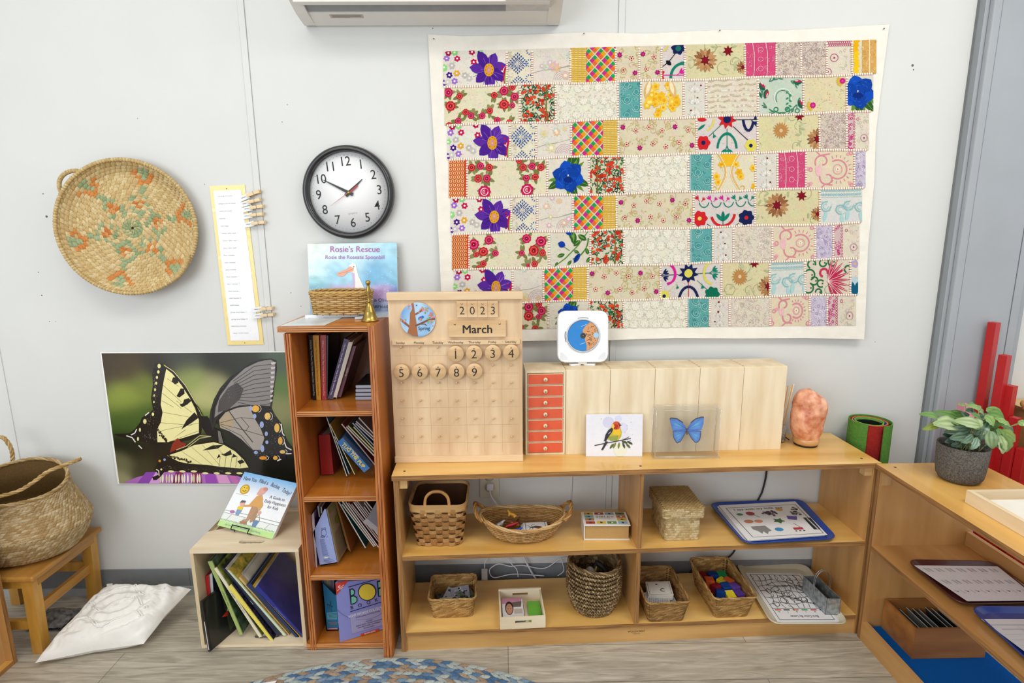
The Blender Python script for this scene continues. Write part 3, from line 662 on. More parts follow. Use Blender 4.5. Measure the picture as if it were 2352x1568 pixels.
            for i in range(int(w*h/260)): 
                x,y=R()*w,R()*h; A.arc(x,y,4+R()*5,R()*6,R()*6+2.5,.8,'#bda766',1,6)
                for q in range(3): A.petal(x+R()*6-3,y+R()*6-3,4.5,2.4,R()*6,rnd.choice(['#c7b16c','#d0bd80','#b9a56a']),2,3)
            n=max(2,int(w/26)); 
            for i in range(n):
                for j in range(2):
                    x=(i+.35+.3*j)*w/n; y=h*(.28+.45*j)+(i%2)*h*.1-4
                    if (i*3+j)%4==0: A.flower(x,y,6.5,7,'#a01668','#c03080',3,R(),.35,.4)
                    else: A.flower(x,y,6,5,'#a83048',None,2,R(),.3); A.flower(x,y,5,5,'#e8c2a8','#8a1c28',3,R(),.3,.4)
        elif K=='F':
            N_='#16214e';Rd='#c8232a';Gn='#0e7a62';Yl='#d8cc58';Mg='#d21e8e'
            def sprig(x,y,a,c,l=16):
                A.line([(x,y),(x+l*cos(a),y+l*sin(a))],1.4,c,3)
                for d in (-.5,0,.5): A.petal(x+l*.5*cos(a),y+l*.5*sin(a),l*.9,l*.26,a+d,c,3)
            if k=='Fa':
                A.flower(w*.72,h*.1,17,6,N_,'#1d6a60',3,.2,.25,.4); A.line([(w*.6,h*.25),(w*.3,h*.5),(2,h*.62)],1.6,'#15151c',3); A.petal(w*.2,h*.45,16,9,.7,'#15151c',3)
                A.arc(w*.9,h*.95,w*.5,pi,1.6*pi,6,Gn,3,10,h*.42); A.line([(0,h*.86),(w,h*.86)],1.6,Mg,4); sprig(w*.65,h*.86,-.6,Mg); A.poly([(0,h*.72),(8,h*.76),(4,h*.86),(8,h),(0,h)],Rd,3); A.arc(0,0,14,0,1.2,4,Yl,2)
            elif k=='Fb':
                A.star(w*.5,h*.1,22,8,Rd,3,.2,.6); A.disc(w*.5,h*.1,9,N_,4); A.flower(w*.11,h*.72,17,6,Rd,N_,3,0,.2,.3); A.flower(w*.89,h*.8,15,6,Yl,N_,3,0,.2,.3)
                A.line([(w*.4,h*.25),(w*.2,h*.55)],1.6,Gn,3); A.line([(w*.6,h*.3),(w*.84,h*.65)],1.6,'#15151c',3); A.line([(w*.5,h*.35),(w*.5,h)],1.4,Gn,3)
                A.arc(w*.5,h*.9,22,pi*1.02,1.98*pi,5,Gn,3,12,h*.42); sprig(w*.5,h*.8,pi/2+.4,Gn); sprig(w*.5,h*.8,pi/2-.4,Gn); sprig(w*.27,h*.45,1.2,Gn,9)
                A.arc(w*.85,0,w*.09,.4,pi*.9,6,N_,3,8,h*.42); A.line([(w*.6,h*.12),(w,h*.12)],1.6,'#15151c',4); sprig(w*.9,h*.15,.5,N_,13); sprig(w*.9,h*.15,-.5,N_,13); A.arc(w*.15,0,w*.14,.2,1.4,4,Yl,2,8,h*.38); A.petal(0,h*.06,24,9,.1,Rd,3); A.petal(2,h*.36,22,6,-.6,Gn,3)
            elif k=='Fc':
                for i in range(5):
                    c=[Rd,Mg,Mg,Gn,Gn][i]; x=w*(.1+.2*i); sprig(x,h*.28,-pi/2-.6,c,12); sprig(x+4,h*.28,-.9,c,9); A.arc(x+10,h*.24,12,.3,pi*.9,2.2,Gn,3,6,h*.2)
                A.flower(w*.1,h*.74,19,7,Rd,Yl,3,0,.2,.25); A.flower(w*.86,h*.78,19,7,N_,Rd,3,0,.2,.25)
                A.arc(w*.48,h*.62,27,.12,pi*.92,6,Rd,3,12,h*.36)
                for d in (-.7,0,.7): A.petal(w*.48,h*.85,24,8,-pi/2+d,Gn,4)
                A.line([(w*.48,h),(w*.48,h*.6)],1.5,'#12604e',5); A.line([(w*.22,h*.9),(w*.3,h)],1.5,'#15151c',3); A.line([(w*.74,h*.92),(w*.68,h)],1.5,'#15151c',3)
            else:
                A.star(w*.46,h*.28,24,9,N_,3,.2,.6); A.disc(w*.46,h*.28,9.5,Yl,4)
                A.line([(0,h*.3),(w*.3,h*.3)],1.6,N_,3); A.line([(w*.6,h*.3),(w,h*.3)],1.6,Gn,3); A.line([(w*.46,h*.55),(w*.46,h)],1.6,Rd,3); A.line([(w*.6,h*.5),(w*.85,h*.9)],1.6,Gn,3); A.line([(w*.3,h*.5),(w*.1,h*.85)],1.6,Yl,3)
                A.arc(w*.1,h*.28,20,-1.5,1.5,6,Mg,3,10,h*.3); A.arc(w*.84,h*.3,18,pi*.5,pi*1.5,5,Yl,3,10,h*.3); A.arc(w*.46,h*1.1,22,pi,2*pi,6,N_,3,12,h*.42)
                sprig(0,h*.3,-.5,N_,15); sprig(0,h*.3,.5,N_,15); sprig(w*.8,h*.3,-.5,Gn,16); sprig(w*.8,h*.3,.5,Gn,16); sprig(w*.27,h*.6,1.4,Gn,8); sprig(w*.68,h*.6,1.4,Gn,9)
                A.flower(w*.06,h*.92,14,6,Yl,N_,3,0,.2,.3); A.flower(w*.85,h*.9,18,7,'#0e6a4e',None,3,0,.2)
        elif K=='G':
            for i in range(9): 
                x,y=R()*w,R()*h; A.arc(x,y,8+R()*8,R()*6,R()*6+2,1,'#9aa277',1,7); A.petal(x,y,14,5,R()*6,rnd.choice(['#aab083','#b9bc94']),2)
            def mum(x,y,r,c1='#a8764a'):
                for i in range(16): A.petal(x+r*.3*cos(i*pi/8),y+r*.3*sin(i*pi/8),r*.72,r*.26,i*pi/8,rnd.choice([c1,'#b88a5a','#8f5c38']),3)
                A.star(x,y,r*.45,7,'#7c1420',5,0,.55)
                for i in range(8): A.disc(x+r*.72*cos(i*pi/4),y+r*.72*sin(i*pi/4),.9,'#efe6d8',5,5)
            if k=='G': mum(w*.34,h*.45,h*.34); A.star(w*.72,h*.2,h*.16,7,'#7c1420',4,.2,.5); mum(w*.97,h*.7,h*.2,'#c08a50')
            else:
                for i in range(18): A.petal(w*.38,h*.42,h*.24,4,i*pi/9,'#b8834a',3)
                A.disc(w*.38,h*.42,4,'#d8bf98',5); A.star(w*.68,h*.04,h*.15,7,'#7c1420',4,.2,.5); mum(w*.97,h*.7,h*.3)
        elif K=='H':
            for i in range(60): A.arc(R()*w,R()*h,2+R()*3,R()*6,R()*6+3,.7,rnd.choice(['#dd7a98','#e39ab0']),2,5)
            for x in (w*.3,w*.72): A.line([(x-4,0),(x,h*.3),(x,h*.8),(x-2,h)],1.6,'#e3bcc0',3)
            for i in range(3): A.ring(w*.5,h*(.2+.28*i),6,1,'#e6aebc',3,8)
        elif K=='I':
            for i in range(int(w*h/14)): A.arc(R()*w,R()*h,1.5+R()*3,R()*6,R()*6+3,.9,rnd.choice(['#e4dacd','#a8928a','#b89fa0','#ddcfc0']),2,4)
        elif K=='J':
            if k=='Jr':
                A.rect(0,0,w*.28,h,'#cdb2b0',1)
                for i in range(26): A.ring(R()*w*.26,R()*h,2.5,1.3,'#b8246c',2,6)
                for i in range(12): A.ring(w*.33,h*i/12+3,2.4,.9,'#b8246c',2,6)
                A.ring(w*.78,h*.68,8,1.4,'#b98a98',2,10); A.disc(w*.78,h*.68,2,'#a03060',3,6); A.ring(w*.5,h*.2,3,1,'#b8246c',2,7)
            else:
                for i in range(12): A.ring(w*i/12+2,h*.05,3,1,'#b8246c',2,6); A.ring(w*i/12+4,h*.13,2.5,1,'#b8246c',2,6)
                A.ring(w*.3,h*.48,9,1.4,'#a84a78',2,12); A.disc(w*.3,h*.48,2.2,'#a03060',3,6); A.ring(w*.05,h*.88,8,1.4,'#a84a78',2,12); A.disc(w*.05,h*.88,2,'#a03060',3,6)
            for i in range(30): A.arc(w*.5+R()*w*.5,R()*h,3,R()*6,R()*6+2,.8,'#c6bba8',1,5)
        elif K=='K':
            for i in range(9): A.flower(w*.18+R()*4-2,h*i/8,8,5,rnd.choice(['#ecc018','#e3ad10']),None,2,R(),.4)
            A.rect(w*.42,0,w,h,'#cfa25a',1)
            for i in range(60): A.arc(w*(.42+.58*R()),R()*h,2.5,R()*6,R()*6+3,.8,rnd.choice(['#e5c890','#b8823a']),2,5)
            A.line([(w*.72,0),(w*.72,h)],2,'#ead7ae',3)
        elif K=='L':
            def rose(x,y,r,c='#b81030',cc='#7a0818'):
                A.flower(x,y,r,9,c,None,3,R(),.12); A.ring(x,y,r*.6,r*.12,mixh(c,'#ffffff',.15),4,9); A.disc(x,y,r*.28,cc,4,8); A.disc(x,y,r*.1,'#e8c0b0',5,6)
            def lf(x,y,a): A.petal(x,y,18,7.5,a,rnd.choice(['#7f7f4c','#74763f','#8b8a58']),2)
            if k=='L': C_=[(w*.05,h*.15,11,0),(w*.08,h*.5,12,1),(w*.2,h*.25,8,1),(w*.28,h*.68,8,1),(w*.35,h*.78,8,0),(w*.18,h*.9,8,0),(w*.06,h,8,1),(w*.5,h*.8,8,0),(w*.6,h*.68,8,1),(w*.66,h*.26,8,1),(w*.79,h*.52,12,1),(w*.79,h*.16,11,0),(w*.7,h*.93,8,0),(w*.86,h,8,1),(w*.9,h*.08,8,1),(w*.93,h*.33,10,0),(w*.9,h*.55,7,0)]
            elif k=='L2': C_=[(w*.06,h*.22,9,1),(w*.17,h*.18,9,0),(w*.28,h*.22,9,1),(w*.14,h*.5,9,1),(w*.25,h*.5,9,0),(w*.22,h*.84,15,2),(w*.65,h*.04,8,1),(w*.7,h*.22,9,1),(w*.81,h*.2,9,0),(w*.92,h*.24,9,1),(w*.74,h*.52,9,0),(w*.85,h*.5,9,1),(w*.75,h*.84,15,2)]
            else: C_=[(w*.06,h*.3,13,0),(w*.25,h*.2,11,0),(w*.18,h*.52,12,1),(w*.09,h*.6,7,1),(w*.33,h*.58,8,0),(w*.18,h*.86,8,1),(w*.12,h*.98,7,1),(w*.72,h*.2,11,0),(w*.9,h*.28,13,0),(w*.81,h*.52,12,1),(w*.66,h*.58,7,0),(w*.92,h*.58,8,1),(w*.82,h*.88,8,1),(w*.74,h*.92,5,0)]
            for x,y,r,c in C_:
                for q in range(5): lf(x+2*R(),y,R()*2*pi)
            for x,y,r,c in C_:
                if c==2: rose(x,y,r,'#c01450','#c01450'); A.arc(x,y,r*.55,0,5,2,'#eed0cc',5,12); A.arc(x,y,r*.25,1,5,1.6,'#eed0cc',5,8)
                else: rose(x,y,r,('#c0124e','#c22026')[c])
        elif K=='M':
            for i in range(int(w*h/55)): A.petal(R()*w,R()*h,7,3.2,R()*6,rnd.choice(['#2f7a48','#3f8a55','#24643a']),2,3)
            for i in range(int(w*h/120)): 
                x,y=R()*w,R()*h; A.arc(x,y,3+R()*5,R()*6,R()*6+4,1.2,'#1b1b1b',3,7)
            for i in range(int(w*h/140)): A.flower(R()*w,R()*h,4.6,5,rnd.choice(['#cf3a22','#d84a2c','#b92c1c']),None,4,R(),.4)
            x=w*(.24 if R()>.4 else .74); A.line([(x,0),(x,h)],2.4,'#7a6a30',5)
        elif K=='N' :
            for i in range(int(w/24)+1):
                for j in range(3):
                    x,y=i*24+(j%2)*12,j*h*.36+8; x+=R()*5;y+=R()*5;A.flower(x,y,11,9,'#e9e4d3',None,2,R(),.3); A.ring(x,y,6,.7,'#d6cfba',3,10); A.disc(x,y,2.4,'#ded8c6',3,6); A.ring(x,y,10,.7,'#d3ccb6',3,12)
            for i in range(int(w*h/60)): A.ring(R()*w,R()*h,1.8,.7,rnd.choice(['#f3f1e8','#cfc9b8']),4,5)
        elif K in 'SR' and K=='R':
            for j in range(3):
                x,y=w*.5,h*(.2+.32*j)
                A.line([(x,y+h*.14),(x,y-h*.12)],1,'#b3aca0',3)
                for q in range(-3,4):
                    a=-pi/2+q*.42; A.petal(x,y+h*.12,h*.2-abs(q)*1.2,4.6,a,'#ebe7de',2); A.line([(x,y+h*.12),(x+h*.19*cos(a),y+h*.12+h*.19*sin(a))],.7,'#b0a89c',3)
                for sx in ():
                    for q in range(3): A.petal(x+sx*1,y+6,w*.42,5.5,(-.9+q*.55) if sx>0 else pi-(-.9+q*.55),'#e8e4da',2); A.arc(x,y,w*.3+q*2,-.5+q*.2,.4+q*.2,.8,'#aaa398',3,4)
                A.disc(w*(.2+.6*R()),h*(.15+.33*j),2.2,'#7c1420',4,6)
        elif K=='S':
            if k=='S':
                for j in range(7):
                    A.line([(0,h*j/7+3),(w,h*j/7+3)],1.6,rnd.choice(['#e9e3d2','#cbbf9f']),2)
                    for i in range(int(w/5)): A.ring(i*5+2,h*j/7+3+2*sin(i),2.2,.8,rnd.choice(['#b9ad8d','#efe9da','#c8a890']),3,5)
            else:
                for i in range(int(w*h/30)): A.arc(R()*w,R()*h,2+R()*4,R()*6,R()*6+3,.9,rnd.choice(['#ebe5d8','#bfb2a2','#d8c8c0']),2,5)
        elif K=='T':
            for i in range(26): 
                a=R()*6; x,y=w*.5+cos(a)*w*.42,h*.5+sin(a)*h*.45; A.line([(x,y),(x+9*cos(a+1),y+9*sin(a+1))],1.6,'#1f6448',2); A.petal(x,y,12,3,a+1.8,'#3f8463',2)
            for x,y,a in ((w*.18,h*.5,-1.3),(w*.8,h*.08,0),(w*.93,h*.55,1.2),(w*.05,h*.1,.9)): A.petal(x-3,y+6,22,12,a,'#1d5c44',3); A.petal(x,y+4,17,6,a,'#c01c48',4); A.petal(x+1,y+3,9,2.5,a,'#eadfd2',5)
            A.arc(w*.55,h*.55,20,pi*.8,pi*2.1,2,'#dfe4d8',3,12); A.arc(w*.55,h*.55,16,pi*.8,pi*2.1,1.4,'#2c7a58',3,12)
            for i in range(7): A.petal(w*.68,h*(.4+.07*i),8,4,(.5 if i%2 else 2.6),'#2c8a5c',4)
            for x,y in ((w*.4,h*.85),(w*.65,h*.85),(w*.87,h*.9)): A.ring(x,y,5,2,'#1f7d55',4,8)
        elif K=='U':
            for i in range(50): A.disc(R()*w,R()*h,1.2,rnd.choice(['#b8a15c','#c9b47a']),2,5)
            for x,y in ((w*.22,h*.78),(w*.9,h*.15)):
                for q in range(8): A.petal(x,y,15,4,pi*.6+q*.28,'#d0ae3e',2)
                A.flower(x,y,7.5,9,'#c0207c','#d84a98',3,0,.2)
        elif K=='V':
            if k=='Vt':
                A.rect(0,h*.5,w,h,'#b8ccd0',1); [A.petal(w*.6,h,30,9,-pi/2+q*.4,'#0e5a78',2) for q in (-1.5,-.5,.5,1.5)]; A.flower(w*.6,h*.15,9,5,'#b09ccc','#d8b060',2)
            else:
                cx,cy,r=(w*.5,h*.52,h*.42) if k=='V2' else (w*.42,h*.48,h*.46)
                for a in ((2.6,.4,1.2,-1.4,5.2) if k=='V2' else (.9,1.5,.2)):
                    A.petal(cx,cy,r*1.5,r*.5,a,'#2e5a2a',2); A.line([(cx,cy),(cx+r*1.4*cos(a),cy+r*1.4*sin(a))],1,'#88a83c',3); A.petal(cx,cy,r*1.35,r*.25,a+.35,'#5f8a34',2)
                for i in range(6): a=i*pi/3+.3; A.petal(cx+2*cos(a),cy+2*sin(a),r*.98,r*.85,a,'#0f3f9c' if i%2 else '#124bb4',4+i%2,6)
                for i in range(30): a=R()*2*pi; q=r*(.25+.5*R()); A.arc(cx+q*cos(a),cy+q*sin(a),4,a-1,a+1,.9,rnd.choice(['#0a2a78','#2d6ad0']),6,4)
                for i in range(5): A.petal(cx,cy,r*.42,r*.18,pi/2-.8+i*.4,'#0a2a78',7); 
                A.disc(cx,cy-3,1.6,'#e8e8f0',8,6)
        elif K=='w':
            nx=int(w/9); ny=int(h/9)
            for i in range(nx+1):
                for j in range(ny+1): x,y=i*9+4,j*9+4; A.disc(x,y,4.2,'#e8c88c',2,8); A.ring(x,y,4.2,1,'#c03c1c',3,8); A.petal(x,y+3,6,3.5,-pi/2,'#cc4a22',3,4)
            A.rect(w-5,0,w,h,'#c83c20',4)
        elif K=='X':
            pk='#d58694'
            def pais(x,y,r,a,fl=1):
                pts=[]
                for q in range(15):
                    t_=q/14; an=a+fl*t_*5.2; rr_=r*(1-.55*t_) ; pts.append((x+rr_*cos(an),y+rr_*sin(an)))
                A.line(pts,3,pk,2); A.petal(x+r*cos(a)*1.0,y+r*sin(a),r*1.5,r*.5,a+fl*-1.3,'#e6b6ba',1)
                for q in range(6): A.disc(x+r*.25*cos(q*1.05),y+r*.25*sin(q*1.05),1.3,'#f0e6cc',3,5)
            v=R()
            pais(w*.34,h*.3,h*.2,2.6); pais(w*.44,h*.72,h*.2,3.4,-1); A.arc(w*.66,h*.5,h*.24,-2.2,2.2,3,pk,2,12); A.ring(w*.66,h*.5,h*.12,2,'#dda0a8',2,10); A.flower(w*.66,h*.5,5,6,'#efe2c8',pk,3)
            for i in range(13): a=-2+4*i/12; A.line([(w*.66+h*.3*cos(a),h*.5+h*.3*sin(a)),(w*.66+h*.37*cos(a),h*.5+h*.37*sin(a))],1.6,pk,2)
            A.line([(w*.2,0),(w*.3,h*.14),(w*.5,h*.1)],3,pk,2); A.line([(w*.3,h),(w*.4,h*.88),(w*.55,h*.9)],3,pk,2)
            for x,y in ((w*.05,h*.9),(w*.93,h*.08),(w*.1,h*.5),(w*.95,h*.92)): A.petal(x,y,12,8,R()*6,'#e0a0a8',2); A.ring(x,y,4,2,'#d88a98',2,8)
        elif K=='Z':
            for i in range(int(w*h/26)): A.ring(R()*w,R()*h,1.6+R()*1.6,.8,rnd.choice(['#e6dfe8','#a494b8','#ddd5df']),2,6)
        elif K=='O':
            A.rect(0,0,w*.12,h,'#93b5b4',1)
            for i in range(5): 
                x,y=w*(.4+.4*(i%2)),h*(.1+.2*i); A.flower(x,y,9,6,'#4a9290',None,2,R(),.2); A.ring(x,y,6,.9,'#9cc8c4',3,8); A.arc(x,y,10,0,3,.9,'#b6d6d0',3,8)
            for i in range(45): A.arc(R()*w,R()*h,2+R()*3,R()*6,R()*6+3,.8,rnd.choice(['#9cc8c4','#3f8886','#84bab6']),3,5)
        elif K=='P':
            if k=='P2':
                for s_ in (-1,1):
                    pts=[(w*.38+s_*w*(.06+.2*abs(q-.5)**1.5*2.8),h*q) for q in [i/10 for i in range(11)]]
                    A.line(pts,4,'#d9ae68',3); A.line([(x+s_*5,y) for x,y in pts],1.4,'#efdfbc',4); A.line([(x-s_*2,y) for x,y in pts],1.2,'#f2e6cc',4)
                A.rect(w*.2,0,w*.56,h*.35,'#e6b428',2)
                for x,y in ((w*.1,h*.6),(w*.66,h*.62),(w*.95,h*.4),(w*.14,h*.75),(w*.62,h*.5),(w*.98,h*.9),(w*.22,h*.3),(w*.55,h*.3)): A.flower(x,y,9,5,rnd.choice(['#efc030','#e6ae18']),'#d99a20',3,R(),.35)
                for x in (w*.05,w*.7): A.ring(x,h*.92,5,1.6,'#c9a050',3,8)
            else:
                for i in range(34):
                    a=R()*2*pi; q=R()**.6; x,y=w*.47+w*.4*q*cos(a),h*.5+h*.45*q*sin(a)*(1-.3*abs(cos(a))); A.flower(x,y,8+R()*3,5,rnd.choice(['#edc03c','#e8b628','#f0cb50']),rnd.choice(['#e0a020','#f4dc80']),3+i%3,R(),.35)
                for sx in (.22,.68): A.petal(w*sx,h*.0,h*.5,w*.16,pi/2+.25*(1 if sx<.5 else -1),'#d8b070',7); A.petal(w*sx,0,h*.4,w*.09,pi/2+.25*(1 if sx<.5 else -1),'#ecdcb4',8)
        elif K=='a':
            for j in (0,1):
                for i in range(int(w/6)): A.ring(i*6+2,5+j*9,2.2,1.4,'#8ebcbc',2,6)
            A.line([(0,h*.24),(w,h*.24)],1.2,'#b8cfc8',2)
            for x,y,s_ in ((w*.15,h*.5,1),(w*.5,h*.6,-1),(w*.68,h*.5,1),(w*.95,h*.55,-1)):
                A.arc(x,y,11,0,5*s_,2.6,'#86b8ba',2,12); A.arc(x,y,6,0,5*s_,1.8,'#9ccaca',3,9); A.petal(x,y+10,26,9,pi/2+.2*s_,'#a8cccb',2)
                for q in range(8): A.line([(x+11*cos(q),y+11*sin(q)),(x+14*cos(q),y+14*sin(q))],1,'#8ebcbc',2)
        elif K=='b':
            for x,y,r,a in ((w*.15,h*.12,9,2),(w*.4,h*.1,8,0),(w*.6,h*.08,9,1),(w*.1,h*.42,12,3),(w*.2,h*.6,9,4),(w*.08,h*.8,11,5),(w*.35,h*.68,8,1),(w*.3,h*.92,7,3),(w*.95,h*.3,8,2)): A.arc(x,y,r,a,a+4.6,3.2,'#1c6a3a',3,12); A.disc(x+r*.5,y,2,'#1c6a3a',3,6)
            for i in range(11):
                a=-1.35+i*.26; A.petal(w*.5,h*.6,w*.5,6,a,'#b8284e',3); A.line([(w*.5,h*.6),(w*.5+w*.45*cos(a),h*.6+w*.45*sin(a))],.9,'#ead8d0',4)
            A.arc(w*.42,h*.38,9,pi*.6,pi*2.1,5,'#c03458',3,10); A.ring(w*.52,h*.85,9,1,'#6fae7c',3,10)
        elif K=='c':
            A.line([(w*.1,h),(w*.4,h*.75),(w*.7,h*.4),(w*.95,0)],2.6,'#5a8638',2); A.line([(w*.5,h*.55),(w*.35,h*.42)],1.6,'#5a8638',2); A.arc(w*.5,h*.2,w*.45,0,1.4,3,'#4c7a30',2,8,h*.6)
            for x,y,a,l in ((w*.5,0,1.1,26),(w*.6,h*.02,1.6,28),(w*.75,h*.25,2.4,20),(w*.2,h*.7,-.3,18),(w*.6,h*.55,.5,14),(w*.9,h*.5,1.3,16),(w*.9,h*.9,-.8,18),(w*.45,h*.95,-.9,14),(w*.15,h*.95,-1,10),(w*.7,h*.1,.6,24)): A.petal(x,y,l,l*.5,a,'#2f5f2c',3); A.petal(x,y,l*.8,l*.14,a,'#6f9a3c',4)
            A.petal(w*.22,h*.32,18,15,.4,'#123c9c',5); A.petal(w*.6,h*.9,26,11,-1.0,'#123c9c',5); A.petal(w*.62,h*.86,20,5,-1.1,'#0a2870',6); A.petal(w*.38,-2,20,9,.6,'#123c9c',5)
    # gather into several patch parts so each patch is its own piece
    for r,row in enumerate(rows):
        bs=row[0::2]; ks=row[1::2]
        for i,k in enumerate(ks):
            u0,u1=bs[i],bs[i+1]; w=u1-u0
            h=cur(Lx,r+1)[1]-cur(Lx,r)[1]
            if r==7 and u1<1200: pass
            b=MB(CL); dr=rnd.random()*.0
            def fr(x,y,l,u0=u0,r=r,h=h): return Q(u0+x,r+y/h,l)
            bgc=mixh(BGC[k[0]],'#f6ead8',.0 if k[0] in 'HOwZY' else .04)
            nx=max(3,int(w/12)); b.grid(lambda a,c:Q(u0+w*a,r+c,.0006),nx,6,CL,cf=lambda a,c:tuple(q*(.9+.09*rnd.random()) for q in bgc[:3])+(1,))
            A=Art(b,fr,CL,L=.0011,st=.00016,clip=(0,0,w,h)); motif(A,k,w,h)
            if k[0] in 'ABCLVcFGU':
                for q in range(int(w*h/150)):
                    x,y,a=rnd.random()*w,rnd.random()*h,rnd.random()*3; A.line([(x,y),(x+4*cos(a),y+4*sin(a))],.6,rnd.choice(['#c9c0ab','#efe9dc','#bdb3a0']),0)
            b.build('fabric_patch',t)
    # bead stitched seams
    b=MB(mat('#f2e8d6',.8,var=.04)); TH=mat('#9a3038',.8); 
    def bead(u,r,hor):
        def pt(du,dr,l): return Q(u+du,r+dr,l)
        e=.031; du=2.2
        if hor: vs=[pt(-du,-e,.001),pt(du,-e,.001),pt(du,e,.001),pt(-du,e,.001),pt(-du*.5,-e*.6,.0035),pt(du*.5,-e*.6,.0035),pt(du*.5,e*.6,.0035),pt(-du*.5,e*.6,.0035)]
        else: vs=[pt(-2.3,-e*.8,.001),pt(2.3,-e*.8,.001),pt(2.3,e*.8,.001),pt(-2.3,e*.8,.001),pt(-1.3,-e*.4,.0035),pt(1.3,-e*.4,.0035),pt(1.3,e*.4,.0035),pt(-1.3,e*.4,.0035)]
        b.add(vs,[(4,5,6,7),(0,1,5,4),(1,2,6,5),(2,3,7,6),(3,0,4,7)],None,None,True)
        if hor: q=[pt(2.2,-.04,.0015),pt(3.0,-.04,.0015),pt(3.0,.034,.0015),pt(2.2,.034,.0015)]
        else: q=[pt(-3.2,.026,.0015),pt(2.6,.026,.0015),pt(2.6,.037,.0015),pt(-3.2,.037,.0015)]
        b.add(q,[(0,1,2,3)],TH)
    for r in range(1,8):
        u=cur(Lx,r)[0]+3; e=cur(Rx,r)[0]
        while u<e-2: bead(u,r+.006*rnd.random(),True); u+=5.3
    for r,row in enumerate(rows):
        for i in range(2,len(row)-1,2):
            if {row[i-1][0],row[i+1][0]}=={'Y','D'}: continue
            y=.08
            while y<.98: bead(row[i]+rnd.random()*.6,r+y,False); y+=.066
    b.build('seam_beads',t)
    for u,v in ((996,89),(1341,77),(1653,70),(2030,66)):
        b=MB(mat('#6e6a64',.3,metal=.8)); b.lathe([(.002,0),(.0015,.003),(0,.003)],W(u,v,-.009),seg=8,ax=(0,-1,0)); b.build('pin',t)
quilt()
# ================= helpers for books
def zc(ox,oy,s): return lambda x,y:(ox+x/s,oy+y/s)
PAGE=mat('#ddd8cc',.8,var=.08,scale=60,stretch=(12,1,1))
PV=None; LIM=None
def fit(left,right=()):   # keep a leaning book clear of the one on its left and of the shelf around it
    global PV
    if PV:
        a,c=PV; d=V((c.x-a.x,0,c.z-a.z)).normalized(); n=V((d.z,0,-d.x))
        if n.x<0: n=-n
        sh=max([.0006-(p-a).dot(n) for p in left]+[0]) if not right else 0
        if right:
            for p in left:
                k=.0006-(p-a).dot(n)
                if k>0: p+=n*k
        else:
            for p in left: p+=n*sh
    if LIM:
        x0,x1,z0,z1=LIM
        for p in list(left)+list(right): p.x=min(max(p.x,x0),x1); p.z=min(max(p.z,z0),z1)
def book(label,px,y,depth,col,pages='#d9d4c6',cover=None,side='#333',text=None,tcol='#eee',d=None,name='book',m=None,art=None,spine=True,cat='book',group=None,ts=.6,bt=.1,yt=None,hb=.006,cm=None):
    # px: BL BR TR TL pixels, front face in plane y (yt for the top if leaning)
    BL,BR,TR,TL=[W(p[0],p[1],y if i<2 else (yt if yt is not None else y)) for i,p in enumerate(px)]
    global PV
    D=V(d).normalized()*depth if d else V((0,depth,0)); m=m or PG
    w0=BR-BL; w1=TR-TL; fit([BL,TL],[BR,TR])
    if LIM:
        for p,q,w in ((BL,BR,w0),(TL,TR,w1)):
            if q.x-p.x<w.length*.5: q.x=min(p.x+w.length*.6,LIM[1]-.0002)
        PV=(BR.copy(),TR.copy())
    t=T(name,label,cat,(BL+BR)/2+D*.5,group)
    b=MB(m); tx=BR-BL; hv=TL-BL; e1=tx*bt
    cc=cover or col
    if spine: b.slab([BL,BR,TR,TL],D*.02,m,col)
    o2=D*.0202 if spine else D*0
    BL0,BR0,TR0,TL0=BL,BR,TR,TL
    b.slab([BL+o2,BL+e1+o2,TL+(TR-TL)*bt+o2,TL+o2],D*.98,cm or m,col,cols={5:cc}); b.slab([BR-e1+o2,BR+o2,TR+o2,TR-(TR-TL)*bt+o2],D*.98,cm or m,col,cols={3:cc})
    n=tx.cross(hv).normalized()
    if n.y>0: n=-n
    if text:
        fr=qframe(TL,TR,BL,BR,n=n); A=Art(b,fr,m,L=.0006,st=.0003); L=hv.length; w=tx.length
        vs,fs=textmesh(text,0); wid=(max(v[0] for v in vs)-min(v[0] for v in vs)) or 1
        sz=min(w*ts,L*.86/wid)
        f2=lambda x,y_,l: fr(.5+(-y_)/w*1.0,(.5+x/L),l)
        # text runs down the spine
        out=[fr(.5+b_*sz/w,.5+a*sz/L,.0012) for a,b_ in vs]; b.add(out,fs,m,tcol)
    if art:
        A=Art(b,qframe(TL,TR,BL,BR,n=n),m,L=.0006,st=.0003); art(A)
    b.build('cover',t)
    p=MB(PAGE); hi=hv*(1-2*hb/max(hv.length,.01)); o=hv*(hb/max(hv.length,.01))
    p.slab([BL+e1*1.05+o+D*.021,BR-e1*1.05+o+D*.021,TR-e1*1.05-o+D*.021,TL+e1*1.05-o+D*.021] if spine else [BL+e1*1.05+o,BR-e1*1.05+o,TR-e1*1.05-o,TL+e1*1.05-o],D*.96,PR if pages else PAGE,pages); p.build('pages',t)
    return t
